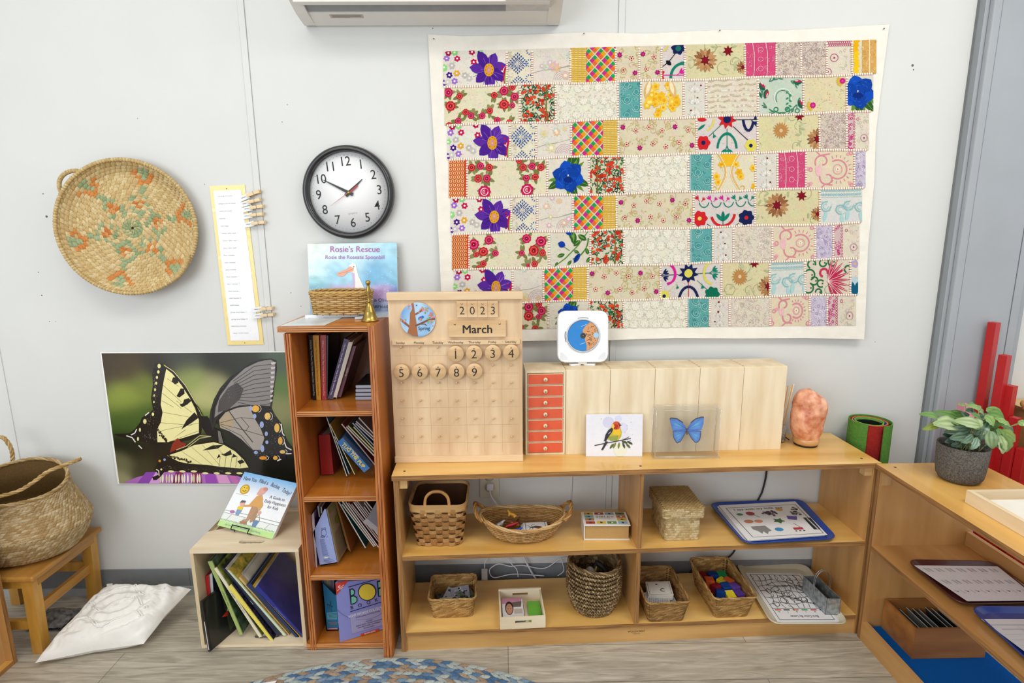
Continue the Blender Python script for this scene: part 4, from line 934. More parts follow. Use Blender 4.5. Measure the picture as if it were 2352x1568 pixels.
def leaf(name,label,px,y,depth,col,cols=None,cat='magazine',group=None,d=None,thick=.0025,m=None,edge='#d8d4cc'):
    # thin sheet/booklet: px edge line from bottom to top
    global PV
    a=W(*px[0],y);c=W(*px[1],y); D=V(d).normalized()*depth if d else V((0,depth,0))
    n=(c-a).normalized().cross(D.normalized())
    if n.x<0: n=-n
    h=n*thick
    if LIM:
        a=a-h; c=c-h; fit([a,c]); a=a+h; c=c+h; x0,x1,z0,z1=LIM
        k=max(0,a.x-x1,c.x-x1)
        for p in (a,c): p.x=min(p.x,x1); p.z=min(max(p.z,z0+h.length+.0005),z1-h.length-.0005)
        PV=(a.copy(),c.copy())
    b=MB(m or PG); b.slab([a-h,a,c,c-h],D,None,edge,cols={3:col,5:col}); 
    return b.build(name,None,loc=(a+D*.5),label=label,cat=cat,group=group)
CVR=dict(forest=mat('#16301e',.35,var=.2,scale=45,c2='#55705c',detail=6),wild=mat('#3c4a1a',.35,var=.2,scale=40,c2='#98a04a',detail=6),stars=mat('#0c0c12',.3,var=.1,scale=110,c2='#3a3650',detail=4),meadow=mat('#5c7a2c',.35,var=.2,scale=55,c2='#d8b848',detail=5),blue=mat('#12186a',.35,var=.1,scale=9,c2='#342a7c',coat=.3))
# ================= tall narrow bookcase
def plyH(b,x0,x1,y,z,n=3,th=.0055):   # beaded front edge, horizontal
    for i in range(n): 
        zz=z+th*i; b.hexa([(x0,y-.002,zz+.0012),(x1,y-.002,zz+.0012),(x1,y+.004,zz+.0006),(x0,y+.004,zz+.0006),(x0,y-.002,zz+th-.0012),(x1,y-.002,zz+th-.0012),(x1,y+.004,zz+th-.0006),(x0,y+.004,zz+th-.0006)],ORNE)
    b.box(x0,x1,y+.0035,y+.0045,z,z+th*n,mat('#5a2e14',.7))
yF=-.305; yB=-.035
t=T('bookcase','tall narrow orange-stained plywood bookcase with four open shelves','bookcase',(-.5,-.17,0))
b=MB(ORNG)
b.box(-.631,-.611,yF+.006,yB,0,1.026,ORNG); 
for i in range(3): x=-.631+.0068*i; b.box(x+.0007,x+.0061,yF-.003,yF+.008,.0,1.026,ORNEZ,bev=.0012)
b.build('side_panel',t)
b=MB(ORNG)
b.hexa([(-.39,-.338,0),(-.36,-.338,0),(-.36,yB,0),(-.39,yB,0),(-.39,yF+.005,1.046),(-.372,yF+.005,1.046),(-.372,yB,1.046),(-.39,yB,1.046)],ORNG)
for i in range(3):
    xa_=-.390+.0095*i; xb=-.390+.0062*i; b.hexa([(xa_+.0008,-.345,0),(xa_+.0088,-.345,0),(xa_+.0095,-.337,0),(xa_,-.337,0),(xb+.0006,yF-.003,1.046),(xb+.0057,yF-.003,1.046),(xb+.0062,yF+.006,1.046),(xb,yF+.006,1.046)],ORNEZ)
b.build('side_panel',t)
b=MB(ORNGX); b.box(-.648,-.3905,yF+.004,yB,1.03,1.046); plyH(b,-.648,-.3905,yF,1.029); b.build('top_board',t)
for z in (.778,.509,.246,.004):
    b=MB(ORNGX); x0=-.6105 if z>.1 else -.643; b.box(x0,-.3905,yF+.004,yB,z,z+.016); plyH(b,x0-.001*(z>.1),-.3905,yF,z); b.build('shelf',t)
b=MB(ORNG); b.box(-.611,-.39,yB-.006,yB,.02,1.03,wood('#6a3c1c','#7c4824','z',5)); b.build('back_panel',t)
# ---- shelf one
LIM=(-.610,-.392,.7945,1.028)
Z4=zc(690,740,7.842)
def q4(*p): return [Z4(*a) for a in p]
book('black-spined thin book at the left end of the top bookcase shelf',q4((222,1400),(288,1398),(215,235),(145,235)),-.19,.14,'#15181a',text='3 McCarthy ♥ Rosy Draws  Many Voices Explore Color  Common Press'.replace('♥','*'),tcol='#d8d4cc',group=None,cover='#101214')
book('yellow-spined book between the black and the red books on the top bookcase shelf',q4((292,1408),(372,1404),(328,235),(222,235)),-.191,.14,'#dba032',text='2 Davison * Five Stories Shared by Native Children  Common Press',tcol='#7a4a18')
book('red-spined book standing upright on the top bookcase shelf',q4((385,1400),(470,1396),(458,230),(357,232)),-.19,.14,'#a81c24',text='1 DiCicco * Ana Draws  Many Voices in the Round  Common Press',tcol='#e8cfc0')
book('thin black folder standing right of the red book on the top bookcase shelf',q4((474,1392),(490,1390),(500,236),(470,238)),-.188,.12,'#101413',name='folder',cat='folder')
book('purple-spined book leaning right on the top bookcase shelf',q4((490,1372),(575,1385),(872,315),(790,290)),-.19,.13,'#352050',text='3 Gardner * Rose Draws  Happy Voices Color Pig  Common Press',tcol='#dcd4e6')
book('pale page-edged book leaning beside the purple book on the top bookcase shelf',q4((575,1375),(642,1388),(955,325),(876,320)),-.189,.13,'#bdb4a8',spine=False,pages='#c9c0b4',bt=.06)
book('maroon book with a small title plate leaning farthest right on the top bookcase shelf',q4((665,1342),(728,1347),(1005,430),(945,425)),-.18,.13,'#5a1f3c',cover='#3c1614',text='SCRAPPY MR',tcol='#e6d8b0',ts=.5)
LIM=None
for k in range(4):
    z0=.7945+.0125*k
    b=MB(mat('#9a9eaf',.4,var=.03)); x0=-.468+.001*k; b.box(x0,-.393,-.2,-.06,z0,z0+.0115,bev=.0035)
    b.box(x0+.002,-.394,-.199,-.06,z0+.011,z0+.0124,mat('#1c1c20',.5)); b.build('storage_tray',loc=(-.44,-.13,z0),label=['lowest','second lowest','second highest','topmost'][k]+' of the grey plastic trays stacked on the top bookcase shelf',cat='tray',group='grey trays stacked on the top bookcase shelf')
# ---- shelf two
PV=None; LIM=(-.6095,-.3915,.5255,.7775)
Z5=zc(720,940,9.225)
def q5(*p): return [Z5(*a) for a in p]
book('thick red box-like book standing at the left of the second bookcase shelf',q5((165,1385),(425,1370),(345,530),(105,545)),-.155,.1,'#a32224',cover='#8c1a1e')
leaf('picture_book','thin teal book leaning on the second bookcase shelf',q5((625,1410),(195,165)),-.175,.13,'#1d5f74')
leaf('picture_book','thin blue-green book leaning just right of the teal one on the second bookcase shelf',q5((640,1400),(330,600)),-.172,.12,'#20586e')
leaf('picture_book','mustard coloured cat picture book leaning on the second bookcase shelf',q5((830,1390),(300,320)),-.18,.13,'#b08838',edge='#d8c8a0')
b=MB(PG); P5=[W(*p,-.2) for p in q5((1070,1335),(1195,1245),(620,600),(500,700))]; fit([P5[0],P5[3]],[P5[1],P5[2]]); PV=(P5[1].copy(),P5[2].copy())
b.slab([P5[0],P5[1],P5[2],P5[3]],(0,.11,0),PG,'#3a76b8'); n=(P5[1]-P5[0]).cross(P5[3]-P5[0]).normalized(); n=n if n.y<0 else -n
fr=qframe(P5[3],P5[2],P5[0],P5[1],n=n); L5=(P5[0]-P5[3]).length; w5=(P5[2]-P5[3]).length
def spt(s_,cx,cy,sz,col,bold=0):
    vs,fs=textmesh(s_,bold); b.add([fr(cx+q_*sz/w5,cy+p_*sz/L5,.001) for p_,q_ in vs],fs,PG,col)
spt('TUG THE PUP',.5,.5,.0165,'#e8d860',.03); spt('and Friends',.14,.2,.006,'#cfe0f0'); spt('My First Readers',.88,.46,.006,'#f2e8e8',.02); spt('Level 2',.14,.7,.006,'#cfe0f0')
b.build('picture_book',loc=(P5[0]+P5[1])/2,label='blue boxed book with yellow lettering leaning on the second bookcase shelf',cat='book')
mg=[((1325,1360),(520,370),'#7a3330','pink'),((1322,1300),(535,480),'#8f8a86','white'),((1318,1180),(600,455),'#6a6b34','olive'),((1312,1110),(725,480),'#3c3a1c','dark olive'),((1308,985),(720,370),'#26465e','blue'),((1300,900),(760,400),'#6e6570','mauve'),((1298,800),(800,350),'#9b9290','grey'),((1290,720),(870,265),'#8a8280','pale grey')]
pos_='lowest,second lowest,third lowest,fourth lowest,fourth highest,third highest,second highest,highest'.split(',')
for k,(a,c,cl,nm) in enumerate(mg):
    leaf('magazine','%s thin booklet, %s of the slanting pile on the second bookcase shelf'%(nm,pos_[k]),q5(a,c),-.165+.004*k,.115,cl,group='booklets slanting on the second bookcase shelf',thick=.004,edge=['#c9b0a8','#cfc8c0','#c8c49a','#b8b48a','#8fa0b0','#b8aeb4','#c4bdb8','#bdb6b0'][k])
# ---- shelf three
PV=None; LIM=(-.6095,-.3915,.2625,.5085)
Z3=zc(700,1130,8.253)
def q3(*p): return [Z3(*a) for a in p]
book('purple workbook at the left end of the third bookcase shelf',q3((135,1480),(178,1478),(80,380),(42,440)),-.262,.17,'#cfc4cc',cover='#4b2468',pages='#d8d2d2',bt=.25)
LIM=None; PV=None
for k,(a,c,cl,nm) in enumerate([((215,690),(108,325),'#cfc8c4','white'),((245,590),(100,160),'#7c1418','red'),((290,470),(262,265),'#d8d2cc','cream'),((330,400),(325,285),'#5a1030','wine')]):
    pa,pc=q3(a,c); leaf('magazine','%s booklet standing inside the lavender magazine file'%nm,(pa,pc),-.235+.001*k,.11,cl,group='booklets in the lavender magazine file',thick=.004,edge='#ded8d2')
# magazine file: lavender front, open slanted side
t=T('magazine_file','lavender cardboard magazine file with a frog drawing on the third bookcase shelf','magazine file',W(*Z3(450,1380),-.27))
y0=-.262; fp=[W(*Z3(*p),y0+dy) for p,dy in (((290,1392),0),((612,1340),.0),((490,740),0),((400,330),.0),((375,318),0),((160,755),0))]
b=MB(PR); dd=V((.0,.15,.0)); n_=len(fp)
b.add(fp,[tuple(range(n_))],PR,'#97a5d6'); 
th=V((.0,.004,0)); b.add([p+th for p in fp],[tuple(range(n_))],PR,'#8090c0'); b.add(fp+[p+th for p in fp],[(i,(i+1)%n_,n_+(i+1)%n_,n_+i) for i in range(n_)],PR,'#8796c8')
nn=(fp[1]-fp[0]).cross(fp[5]-fp[0]).normalized(); nn=nn if nn.y<0 else -nn
fr=lambda x,y,l: W(*Z3(x,y),y0-l-.0003)
A=Art(b,fr,PR,L=.0004,st=.0002)
for cx,cy,rx,ry in ((360,770,48,70),(330,700,17,20),(378,690,17,20),(340,840,30,20)): A.arc(cx,cy,rx,0,2*pi,5,'#2c3350',1,14,ry)
for x in (320,350,380,430): A.line([(x,830),(x-12,860)],6,'#2c3350',1)
A.disc(350,705,5,'#2c3350',1,6)
for k in range(18): A.line([(285+k*3.2,900+k*18),(370+k*5+10*sin(k*2.3),893+k*18)],6,'#5a6796',1)
for k,w_ in enumerate((150,200,240,170)): A.line([(350-k*2+5*k,1272+24*k-0),(350+w_-20,1258+22*k)],7,'#3f4a78',1)
A.rect(370,1228,440,1252,'#dfe6c0',1)
b.build('front_panel',t)
b=MB(PR); sd=[fp[1],fp[2],fp[3]]
# long side : follows the front right edge backwards
p1=fp[1]+V((0,.0045,0)); p2=fp[3]+V((0,.0045,0)); Dv=V((.012,.17,0)); b.slab([p1,p1+V((.003,0,0)),p2+V((.003,0,0)),p2],Dv,PR,'#a39371')
fr=qframe(p2+V((.0036,0,0)),p2+Dv+V((.0036,0,0)),p1+V((.0036,0,0)),p1+Dv+V((.0036,0,0)),n=(1,0,0)); A=Art(b,fr,PR,L=.0003,st=.0003)
for k in range(20): A.line([(.06,.5+.024*k),(.78,.5+.024*k-.02)],.007,'#6f6046',1)
A.disc(.35,.33,.16,'#7e7f2a',1,14,.09); A.rect(.05,.02,.95,.12,'#8b8a4e',1)
for k in range(5): A.rect(.84,.25+.14*k,.93,.33+.14*k,'#4c3a20',1)
b.build('side_panel',t)
b=MB(PR); b.slab([fp[0],fp[1],fp[1]+V((0,0,.003)),fp[0]+V((0,0,.003))],(.008,.165,0),PR,'#7f8fc0'); b.slab([fp[0]+V((0,.0045,0)),fp[0]+V((.003,.0045,0)),fp[5]+V((.003,.0045,0)),fp[5]+V((0,.0045,0))],(.008,.165,0),PR,'#8d9bcc'); b.build('case_back',t)
PV=None; LIM=(-.6095,-.3915,.2625,.5085)
book('brown hard-backed book leaning beside the lavender magazine file',q3((820,1080),(872,1130),(600,150),(560,150)),-.2,.13,'#8f6434',cover='#a8642c',pages='#b8a888',bt=.3)
mg=[((1160,1050),(650,180),'#1d5a66','teal'),((1300,1040),(690,235),'#8a8f52','olive'),((1340,1020),(710,170),'#b89a90','beige'),((1380,1055),(760,200),'#4a2a52','violet'),((1400,1030),(780,230),'#9a2c30','red'),((1440,1030),(840,260),'#553044','plum'),((1442,980),(880,220),'#a58088','pink'),((1438,900),(910,210),'#2c2424','black'),((1430,850),(930,200),'#b8aca8','white'),((1425,800),(1060,310),'#3c4438','dark green'),((1425,760),(1060,235),'#c4bcb8','pale'),((1420,720),(960,160),'#202020','charcoal')]
ord_=['bottom','second','third','fourth','fifth','sixth','seventh','eighth','ninth','tenth','eleventh','top']
for k,(a,c,cl,nm) in enumerate(mg):
    leaf('magazine','%s booklet, %s from the bottom of the slanting pile on the third bookcase shelf'%(nm,ord_[k]) if k<11 else 'charcoal booklet on top of the slanting pile on the third bookcase shelf',q3(a,c),-.2+.003*k,.12,cl,group='booklets slanting on the third bookcase shelf',thick=.0035,edge=rnd.choice(['#cfc6c0','#b8a8a0','#d8cfca']))
b=MB(PR); LIM=None
g=[W(*p,-.212) for p in q3((1430,820),(1100,560),(1180,495),(1435,700))]; b.slab([g[0],g[1],g[2],g[3]],(0,.004,0),PR,'#a9a3a4')
g=[W(*p,-.216) for p in q3((1425,700),(1180,500),(1370,160),(1395,160))]; b.slab([g[0],g[1],g[2],g[3]],(0,.003,0),PR,'#77747a'); b.build('paper_wad',loc=g[0],label='folded grey sheets wedged at the right of the third bookcase shelf',cat='paper')
# ---- shelf four
Z6=zc(730,1310,8.712)
def q6(*p): return [Z6(*a) for a in p]
t=T('magazine_file','teal cardboard magazine file on the lowest bookcase shelf behind the lavender box','magazine file',W(*Z6(280,1200),-.24))
y0=-.245; b=MB(PR); fp=[V((max(W(*Z6(*p),y0).x,-.6095),y0,max(W(*Z6(*p),y0).z,.0212))) for p in ((170,1225),(410,1222),(420,520),(320,470),(85,235),(75,210))]
b.add(fp,[tuple(range(6))],PR,'#1a6f97'); b.add([p+V((0,.004,0)) for p in fp],[tuple(range(6))],PR,'#155c80')
fr=lambda x,y,l: W(*Z6(x,y),y0-l); A=Art(b,fr,PR,L=.0005,st=.0003)
A.poly([(180,840),(380,825),(385,975),(190,980)],'#5aa0b4',1)
for k in range(4): A.line([(200+10*k,865+27*k),(375,858+27*k)],8,'#1e5672',2)
for k in range(14): a=rnd.random()*6; A.line([(240,690),(240+60*cos(a),690+90*sin(a))],4,'#12405e',1)
A.line([(240,600),(280,830)],5,'#12405e',1); A.poly([(200,1155),(392,1140),(392,1172),(205,1182)],'#c8302c',1); A.text('SCHOLASTIC',305,1163,30,'#eed',2)
A.text('LIMITED EDITION',310,1042,26,'#c87848',1); A.text('TIMED TEXT',310,1070,26,'#c87848',1)
b.build('front_panel',t)
b=MB(PR); b.slab([fp[0],fp[1],fp[1]+V((0,0,.003)),fp[0]+V((0,0,.003))],(0,.14,0),PR,'#1a6080'); b.slab([fp[0],fp[0]+V((.003,0,0)),fp[5]+V((.003,0,0)),fp[5]],(0,.14,0),PR,'#1a6080'); b.build('case_back',t)
for k in range(8):
    a=Z6(150+26*k,440),Z6(112+30*k,165); leaf('magazine','thin booklet number %d in the teal magazine file'%(k+1) if 0 else 'thin mottled booklet standing inside the teal magazine file',a,-.235+.002*k,.1,rnd.choice(['#8a7a5a','#7a6a7a','#8f8a6a']),group='booklets in the teal magazine file',thick=.004,edge=rnd.choice(['#a89a80','#8c7c90','#9a9a78','#a88a90']))
t=T('boxed_book_set','lavender boxed book set with big green letters, angled on the lowest bookcase shelf','book set',W(*Z6(900,1300),-.25))
def bobp(x,y):   # plane of the box front, right side further back
    p=W(*Z6(x,y),-.3+.06*(x-430)/960); p.x=min(p.x,-.4035); p.z=max(p.z,.0205); return p
b=MB(PR); q=[bobp(445,1465),bobp(1390,1150),bobp(1320,150),bobp(350,240)]
b.slab(q,(.008,.03,0),PR,'#8587c4')
def fr(x,y,l): return bobp(x,y)+V((0.3,-.95,.1)).normalized()*l
A=Art(b,fr,PR,L=.0012,st=.0004)
b.add([bobp(445,1465)+V((0,-.0004,0)),bobp(350,240)+V((0,-.0004,0)),bobp(1320,150)+V((0,-.0004,0)),bobp(1390,1150)+V((0,-.0004,0))],[(0,1,2,3)],PR,'#8688c6')
A.poly([(352,250),(480,215),(618,188),(370,490)],'#c83a2c',1)
sl=-.30
def TX(s_,x,y,sz,c,bold=0,rot=-.3,sx=1): A.text(s_,x,y,sz,c,3,rot,bold,sx)
TX('#1',430,310,60,'#f4ecec',.03,-.85); TX('Learn-to-Read',455,335,30,'#f4ecec',.02,-.75); TX('Series',480,345,28,'#f4ecec',.02,-.75)
A.line([(608,325),(1200,160)],14,'#14183a',2); A.line([(645,818),(1345,605)],14,'#14183a',2)
def B_(x,y,s_):
    A.line([(x,y),(x+28,y+315*s_)],16,'#101430',3)
    A.poly([(x+8,y+2),(x+60,y-8),(x+105,y+40),(x+100,y+110),(x+60,y+140),(x+18,y+150)],'#101430',3); A.poly([(x+20,y+22),(x+55,y+14),(x+88,y+48),(x+84,y+100),(x+55,y+122),(x+28,y+130)],'#6fb59a',4)
    A.poly([(x+18,y+150),(x+80,y+128),(x+150,y+170),(x+155,y+250),(x+100,y+305),(x+28,y+318)],'#101430',3); A.poly([(x+34,y+165),(x+78,y+150),(x+134,y+185),(x+138,y+245),(x+95,y+285),(x+42,y+298)],'#6fb59a',4)
B_(635,355,1); B_(1185,200,1)
A.disc(985,420,180,'#101430',3,24,175); A.disc(985,420,163,'#dcc23c',4,24,158)
for x,y,s_ in ((680,735,'B'),(840,690,'O'),(1013,635,'O'),(1168,585,'K'),(1315,545,'S')): TX(s_,x,y,100,'#14183a',.01)
A.poly([(640,870),(1360,670),(1380,1060),(680,1255)],'#9a96be',1)
TX('SIGHT WORDS COLLECTION',1000,812,62,'#dcd8ea',.02,-.27); TX('Kindergarten and First Grade',1000,865,42,'#3a3a60',0,-.27)
for k,s_ in enumerate(('INCLUDES','PARENT GUIDE • DOORKNOB HANGER'.replace('•','-'),'OVER 300 STICKERS - BOOKMARKS','30 FLASH CARDS')): TX(s_,1025,995+42*k,30,'#2a2a50',.01,-.27)
A.poly([(855,1265),(1215,1155),(1218,1195),(860,1300)],'#c83a2c',2); TX('SCHOLASTIC',1045,1228,40,'#f4e8e4',.01,-.27)
A.arc(870,560,560,.6,2.6,6,'#5a5c98',1,16,420)
b.build('box_front',t)
# ---- on top of the bookcase
b=MB(PG); pts=[F(644,748,1.0475),F(746,746,1.0475),F(786,729,1.0475),F(708,724,1.0475)]; b.add(pts+[p-V((0,0,.001)) for p in pts],[(0,1,2,3),(7,6,5,4),(0,1,5,4),(1,2,6,5),(2,3,7,6),(3,0,4,7)],None,'#dfe6e6')
A=Art(b,qframe(pts[3],pts[2],pts[0],pts[1],n=(0,0,1)),PG,L=.0006); 
for k in range(7): A.line([(.1,.15+.11*k),(.85,.15+.11*k)],.012,'#b0bcc0',1)
b.build('laminated_sheet',loc=pts[0],label='white laminated sheet at the front left of the bookcase top',cat='paper')
def blk(name,label,p0,p1,p2,p3,z0,th,m,col,cat,cols=None,dep=None):
    b=MB(m); P_=[F(*p,z0) for p in (p0,p1,p2,p3)]; b.hexa(P_+[p+V((0,0,th)) for p in P_],m,col,cols=cols); return b,P_
b,P_=blk('','',(701,731),(840,727),(860,713),(720,716),1.047,.010,PG,'#eef0f2','book',cols={1:'#d4dfee'}); b.build('white_book',loc=P_[0],label='flat white book lying under the wicker basket on the bookcase',cat='book')
b,P_=blk('','',(815,733),(893,728),(897,712),(850,714),1.047,.006,PG,'#e4eaf0','book',cols={1:'#c9d8e4'}); b.build('booklet',loc=P_[0],label='pale blue and white booklet lying behind the brass bell',cat='book')
# Picture book standing against the wall
t=T('picture_book','blue watercolour picture book with a white spoonbill standing behind wicker basket','book',(-.5,-.045,1.047))
Y0=-.05
def rp(u,v): # leaning back slightly toward the wall
    return -.058+.03*(725-v)/170
def fr(u,v,l): return W(u,v,rp(u,v)-l)
b=MB(PG); q=[fr(713,726,0),fr(914,722,0),fr(911,557,0),fr(706,560,0)]; b.slab(q,(0,.010,0),PG,'#cfe0e4')
q2=[fr(x,y,.0006) for x,y in ((713,726),(914,722),(911,557),(706,560))]
blobs=[(.1,.05,.25,'#d8e6de'),(.5,.05,.3,'#c4e0e4'),(.9,.05,.2,'#9fd0e0'),(.1,.35,.15,'#c8e6e8'),(.3,.4,.18,'#8cc6dc'),(.75,.4,.2,'#5fa8d0'),(.95,.35,.15,'#8fc8e0'),(.5,.35,.15,'#a8d4e4'),(.12,.65,.12,'#5f9fb4'),(.3,.68,.1,'#b89cd0'),(.45,.72,.12,'#c9a8d8'),(.8,.7,.12,'#b898cc'),(.95,.75,.08,'#5a78c0'),(.75,.9,.12,'#7f90b8'),(.2,.9,.2,'#6a9ab0'),(.95,.95,.1,'#6c7ca4'),(.08,.5,.08,'#7fc0c8')]
bl=[(x,y,s,lin(c)) for x,y,s,c in blobs]
def cf(a,c):
    w=0;R=[0,0,0]
    for x,y,s,k in bl:
        e=math.exp(-((a-x)**2+(c-y)**2)/(s*s*.5))+1e-6; w+=e
        for i in range(3): R[i]+=k[i]*e
    n=.9+.25*noise.noise(V((a*14,c*14,0)))+.1
    return (min(1,R[0]/w*n),min(1,R[1]/w*n),min(1,R[2]/w*n),1)
b.grid(lambda a,c: fr((706+7*c)*(1-a)+(911+3*c)*a,(560+166*c)*(1-a)+(557+165*c)*a,.0007),36,30,PG,cf=cf,smooth=False)
A=Art(b,fr,PG,L=.0012,st=.0003)
ZR=zc(600,520,3.733)
class AR(Art):
    def P(s,x,y,l): u,v=ZR(x,y); return s.fr(u,v,s.L+l*s.st)
A=AR(b,fr,PG,L=.0012,st=.0003)
for k in range(260):
    x,y=rnd.uniform(420,1160),rnd.uniform(380,700); A.disc(x,y,rnd.uniform(1.2,3.4),rnd.choice(['#f4f8ff','#e0d0f0','#cfe8f4']),0,5)
A.text("Rosie's Rescue",802,196,72,'#a03c98',2,0,.012); A.text('Rosie the Roseate Spoonbill',803,263,45,'#9c50a8',2,0,.004)
A.poly([(755,330),(785,312),(812,325),(820,370),(832,420),(860,480),(895,555),(800,560),(800,500),(795,440),(775,395),(755,380),(750,350)],'#efe6e0',2)
A.poly([(775,390),(800,400),(806,480),(800,555),(790,555),(792,470)],'#c9a6cc',3)
A.poly([(760,340),(795,358),(790,385),(740,392),(715,420),(680,432),(655,420),(652,395),(690,382),(730,365)],'#dd9a76',3); A.line([(660,405),(720,392),(790,362)],3,'#a86048',4); A.disc(793,345,6,'#4a4030',4,7)
A.text('n Olivia',1035,632,42,'#2a3450',2); A.text('ustrated by',1045,684,42,'#2a3450',2)
b.build('cover',t)
b=MB(PAGE); q=[fr(714,726,-.0005),fr(913,722,-.0005),fr(910,558,-.0005),fr(707,561,-.0005)]; b.slab([p+V((0,.0108,0)) for p in q],(0,.006,0),PR,'#e8e4dc'); b.build('pages',t)
# small wicker basket
t=T('wicker_basket','small oval wicker basket of pale split willow on the bookcase top','basket',(-.53,-.11,1.057))
A_=W(713,690,-.13); B__=W(853,690,-.13); cx=(A_.x+B__.x)/2; hw=(B__.x-A_.x)/2; cy=-.118
rr=rrect(hw,.05,.045)
def fb(s,tt): x,y=rr(s); k=.93+.07*tt; return V((cx+x*k,cy+y*k,1.059+tt*.062))
b=MB(WV); b.grid(lambda s,q:fb(s,q)*1.0,48,4,col='#8a6030',wrapu=True); wicker(b,fb,10,22,.0026,pick('#d2ad70','#c09555','#e2c28a'),amp=.0022,seg=5)
b.lathe([(0,0),(hw*.9,0),(hw*.9,.003)],(0,0,0)) if 0 else None
b.add([fb(k/24,.02) for k in range(24)],[tuple(range(24))],WV,'#a07840'); b.build('woven_body',t)
b=MB(WV); 
for dz,r_ in ((0,.0035),(.006,.004)): 
    for ph in (0,pi): b.tube([fb(k/96,1)+V((0,0,dz+.0018*sin(k*.8+ph)))+nrm(fb,k/96,.9)*.002*cos(k*.8+ph) for k in range(96)],r_*.8,col=rnd.choice(['#d2ab6c','#c09552']),seg=5,closed=True)
b.build('rim',t)
b=MB(WV)
for k in range(22): p=fb(k/22,-.02); b.tube([p+V((0,0,-.001)),fb(k/22,1.0)],.0016,col='#b58a4c',seg=5)
b.build('stakes',t)
# brass bell
c=F(850,736,1.047); t=T('hand_bell','small brass hand bell standing at the front of the bookcase top','bell',c)
BR_=mat('#a88e4c',.3,metal=1,var=.1,scale=30)
b=MB(BR_); b.lathe([(.026,0),(.0265,.002),(.0235,.006),(.019,.014),(.017,.026),(.0165,.028),(.0155,.03),(.012,.042),(.006,.052),(.003,.056)],c,seg=36); b.build('bell_body',t)
b=MB(BR_); b.lathe([(.003,.055),(.0055,.058),(.003,.061),(.0035,.068),(.0065,.086),(.007,.092),(.0045,.102),(.004,.106),(.0068,.111),(.0075,.115),(.006,.12),(0,.122)],c,seg=24); b.build('handle',t)
# ================= wooden crate with books
x0=-.985; x1=-.648; yc0=-.29; yc1=-.02; zc1=.345
t=T('wooden_crate','pale wooden crate lying on its side holding large picture books','crate',((x0+x1)/2,-.15,0))
th=.011
def hole_slab(b,x0,x1,y0,y1,z0,z1,hx,hy,hw,hr,m):
    # board with a stadium-shaped hole
    N=10; out=[];inn=[]
    for k in range(N+1): a=-pi/2+pi*k/N; inn.append((hx+hw+hr*cos(a),hy+hr*sin(a)))
    for k in range(N+1): a=pi/2+pi*k/N; inn.append((hx-hw+hr*cos(a),hy+hr*sin(a)))
    n=len(inn)
    for x,y in inn:
        dx,dy=x-hx,y-hy; 
        if abs(dx)*(y1-y0)*.5>=abs(dy)*(x1-x0)*.5: X=x1 if dx>0 else x0; Y=hy+dy*((X-hx)/dx)
        else: Y=y1 if dy>0 else y0; X=hx+dx*((Y-hy)/dy)
        out.append((min(max(X,x0),x1),min(max(Y,y0),y1)))
    # insert corners
    for z,fl in ((z1,1),(z0,-1)):
        vs=[(x,y,z) for x,y in inn]+[(x,y,z) for x,y in out]; fs=[]
        for k in range(n):
            l=(k+1)%n; a,c=out[k],out[l]; f=[k,l,n+l]
            if abs(a[0]-c[0])>1e-6 and abs(a[1]-c[1])>1e-6:
                cxn=(x1 if max(a[0],c[0])>hx else x0, y1 if max(a[1],c[1])>hy else y0); vs.append((cxn[0],cxn[1],z)); f.append(len(vs)-1)
            f.append(n+k); fs.append(tuple(f))
        b.add(vs,fs,m)
    b.add([(x,y,z0) for x,y in inn]+[(x,y,z1) for x,y in inn],[(k,(k+1)%n,n+(k+1)%n,n+k) for k in range(n)],m)
    for (a,c) in (((x0,y0),(x1,y0)),((x1,y0),(x1,y1)),((x1,y1),(x0,y1)),((x0,y1),(x0,y0))): b.add([(a[0],a[1],z0),(c[0],c[1],z0),(c[0],c[1],z1),(a[0],a[1],z1)],[(0,1,2,3)],m)
h=F(573,1243,zc1); b=MB(PINE); hole_slab(b,x0,x1,yc0,yc1,zc1-th,zc1,h.x+.008,h.y,.030,.011,PINE); b.build('top_board',t)
b=MB(PINE); hole_slab(b,x0+th,x1-th,yc0,yc1,.001,th,h.x+.03,-.25,.03,.011,PINE); b.build('bottom_board',t)
b=MB(PINEZ); b.box(x0,x0+th,yc0,yc1,0,zc1-th); b.build('side_board',t)
b=MB(PINEZ); b.box(x1-th,x1,yc0,yc1,0,zc1-th); b.build('side_board',t)
b=MB(PINE); b.box(x0+th,x1-th,yc1-.006,yc1,th,zc1-th); b.build('back_board',t)
PV=None; LIM=(-.9735,-.6595,.0115,.3335)
ZK=zc(450,1240,5.807)
def qk(*p): return [ZK(*a) for a in p]
book('red-spined book standing at the far left inside the crate',qk((178,1290),(215,1290),(165,465),(120,490)),-.245,.18,'#c8242c',cover='#a81c24',text='SCHOLASTIC',ts=.4)
book('white and navy book beside the red book inside the crate',qk((222,1290),(262,1288),(215,440),(165,462)),-.24,.18,'#dcdcdc',cover='#1c2c6c')
book('pale green book leaning in the crate with a dark forest cover',qk((582,1265),(622,1255),(215,280),(155,288)),-.262,.2,'#a3b56a',cm=CVR['forest'],cover='#3f5c3c',text='A  KANTAR INUIT   MONEY',tcol='#4a5a2c',ts=.45,bt=.2)
book('cream-spined picture book leaning second from left in the crate',qk((845,1300),(882,1285),(240,365),(203,395)),-.268,.2,'#e4dcc0',cm=CVR['wild'],cover='#7c8a34',text='JUDGES     THE Wild One  Fits O',tcol='#5a5040',ts=.55,bt=.2)
book('black starry picture book with a yellow spine edge leaning in the middle of the crate',qk((985,1335),(1030,1340),(455,590),(418,640)),-.275,.19,'#e8d860',cm=CVR['stars'],cover='#1a1620',bt=.3,pages='#e0dccf')
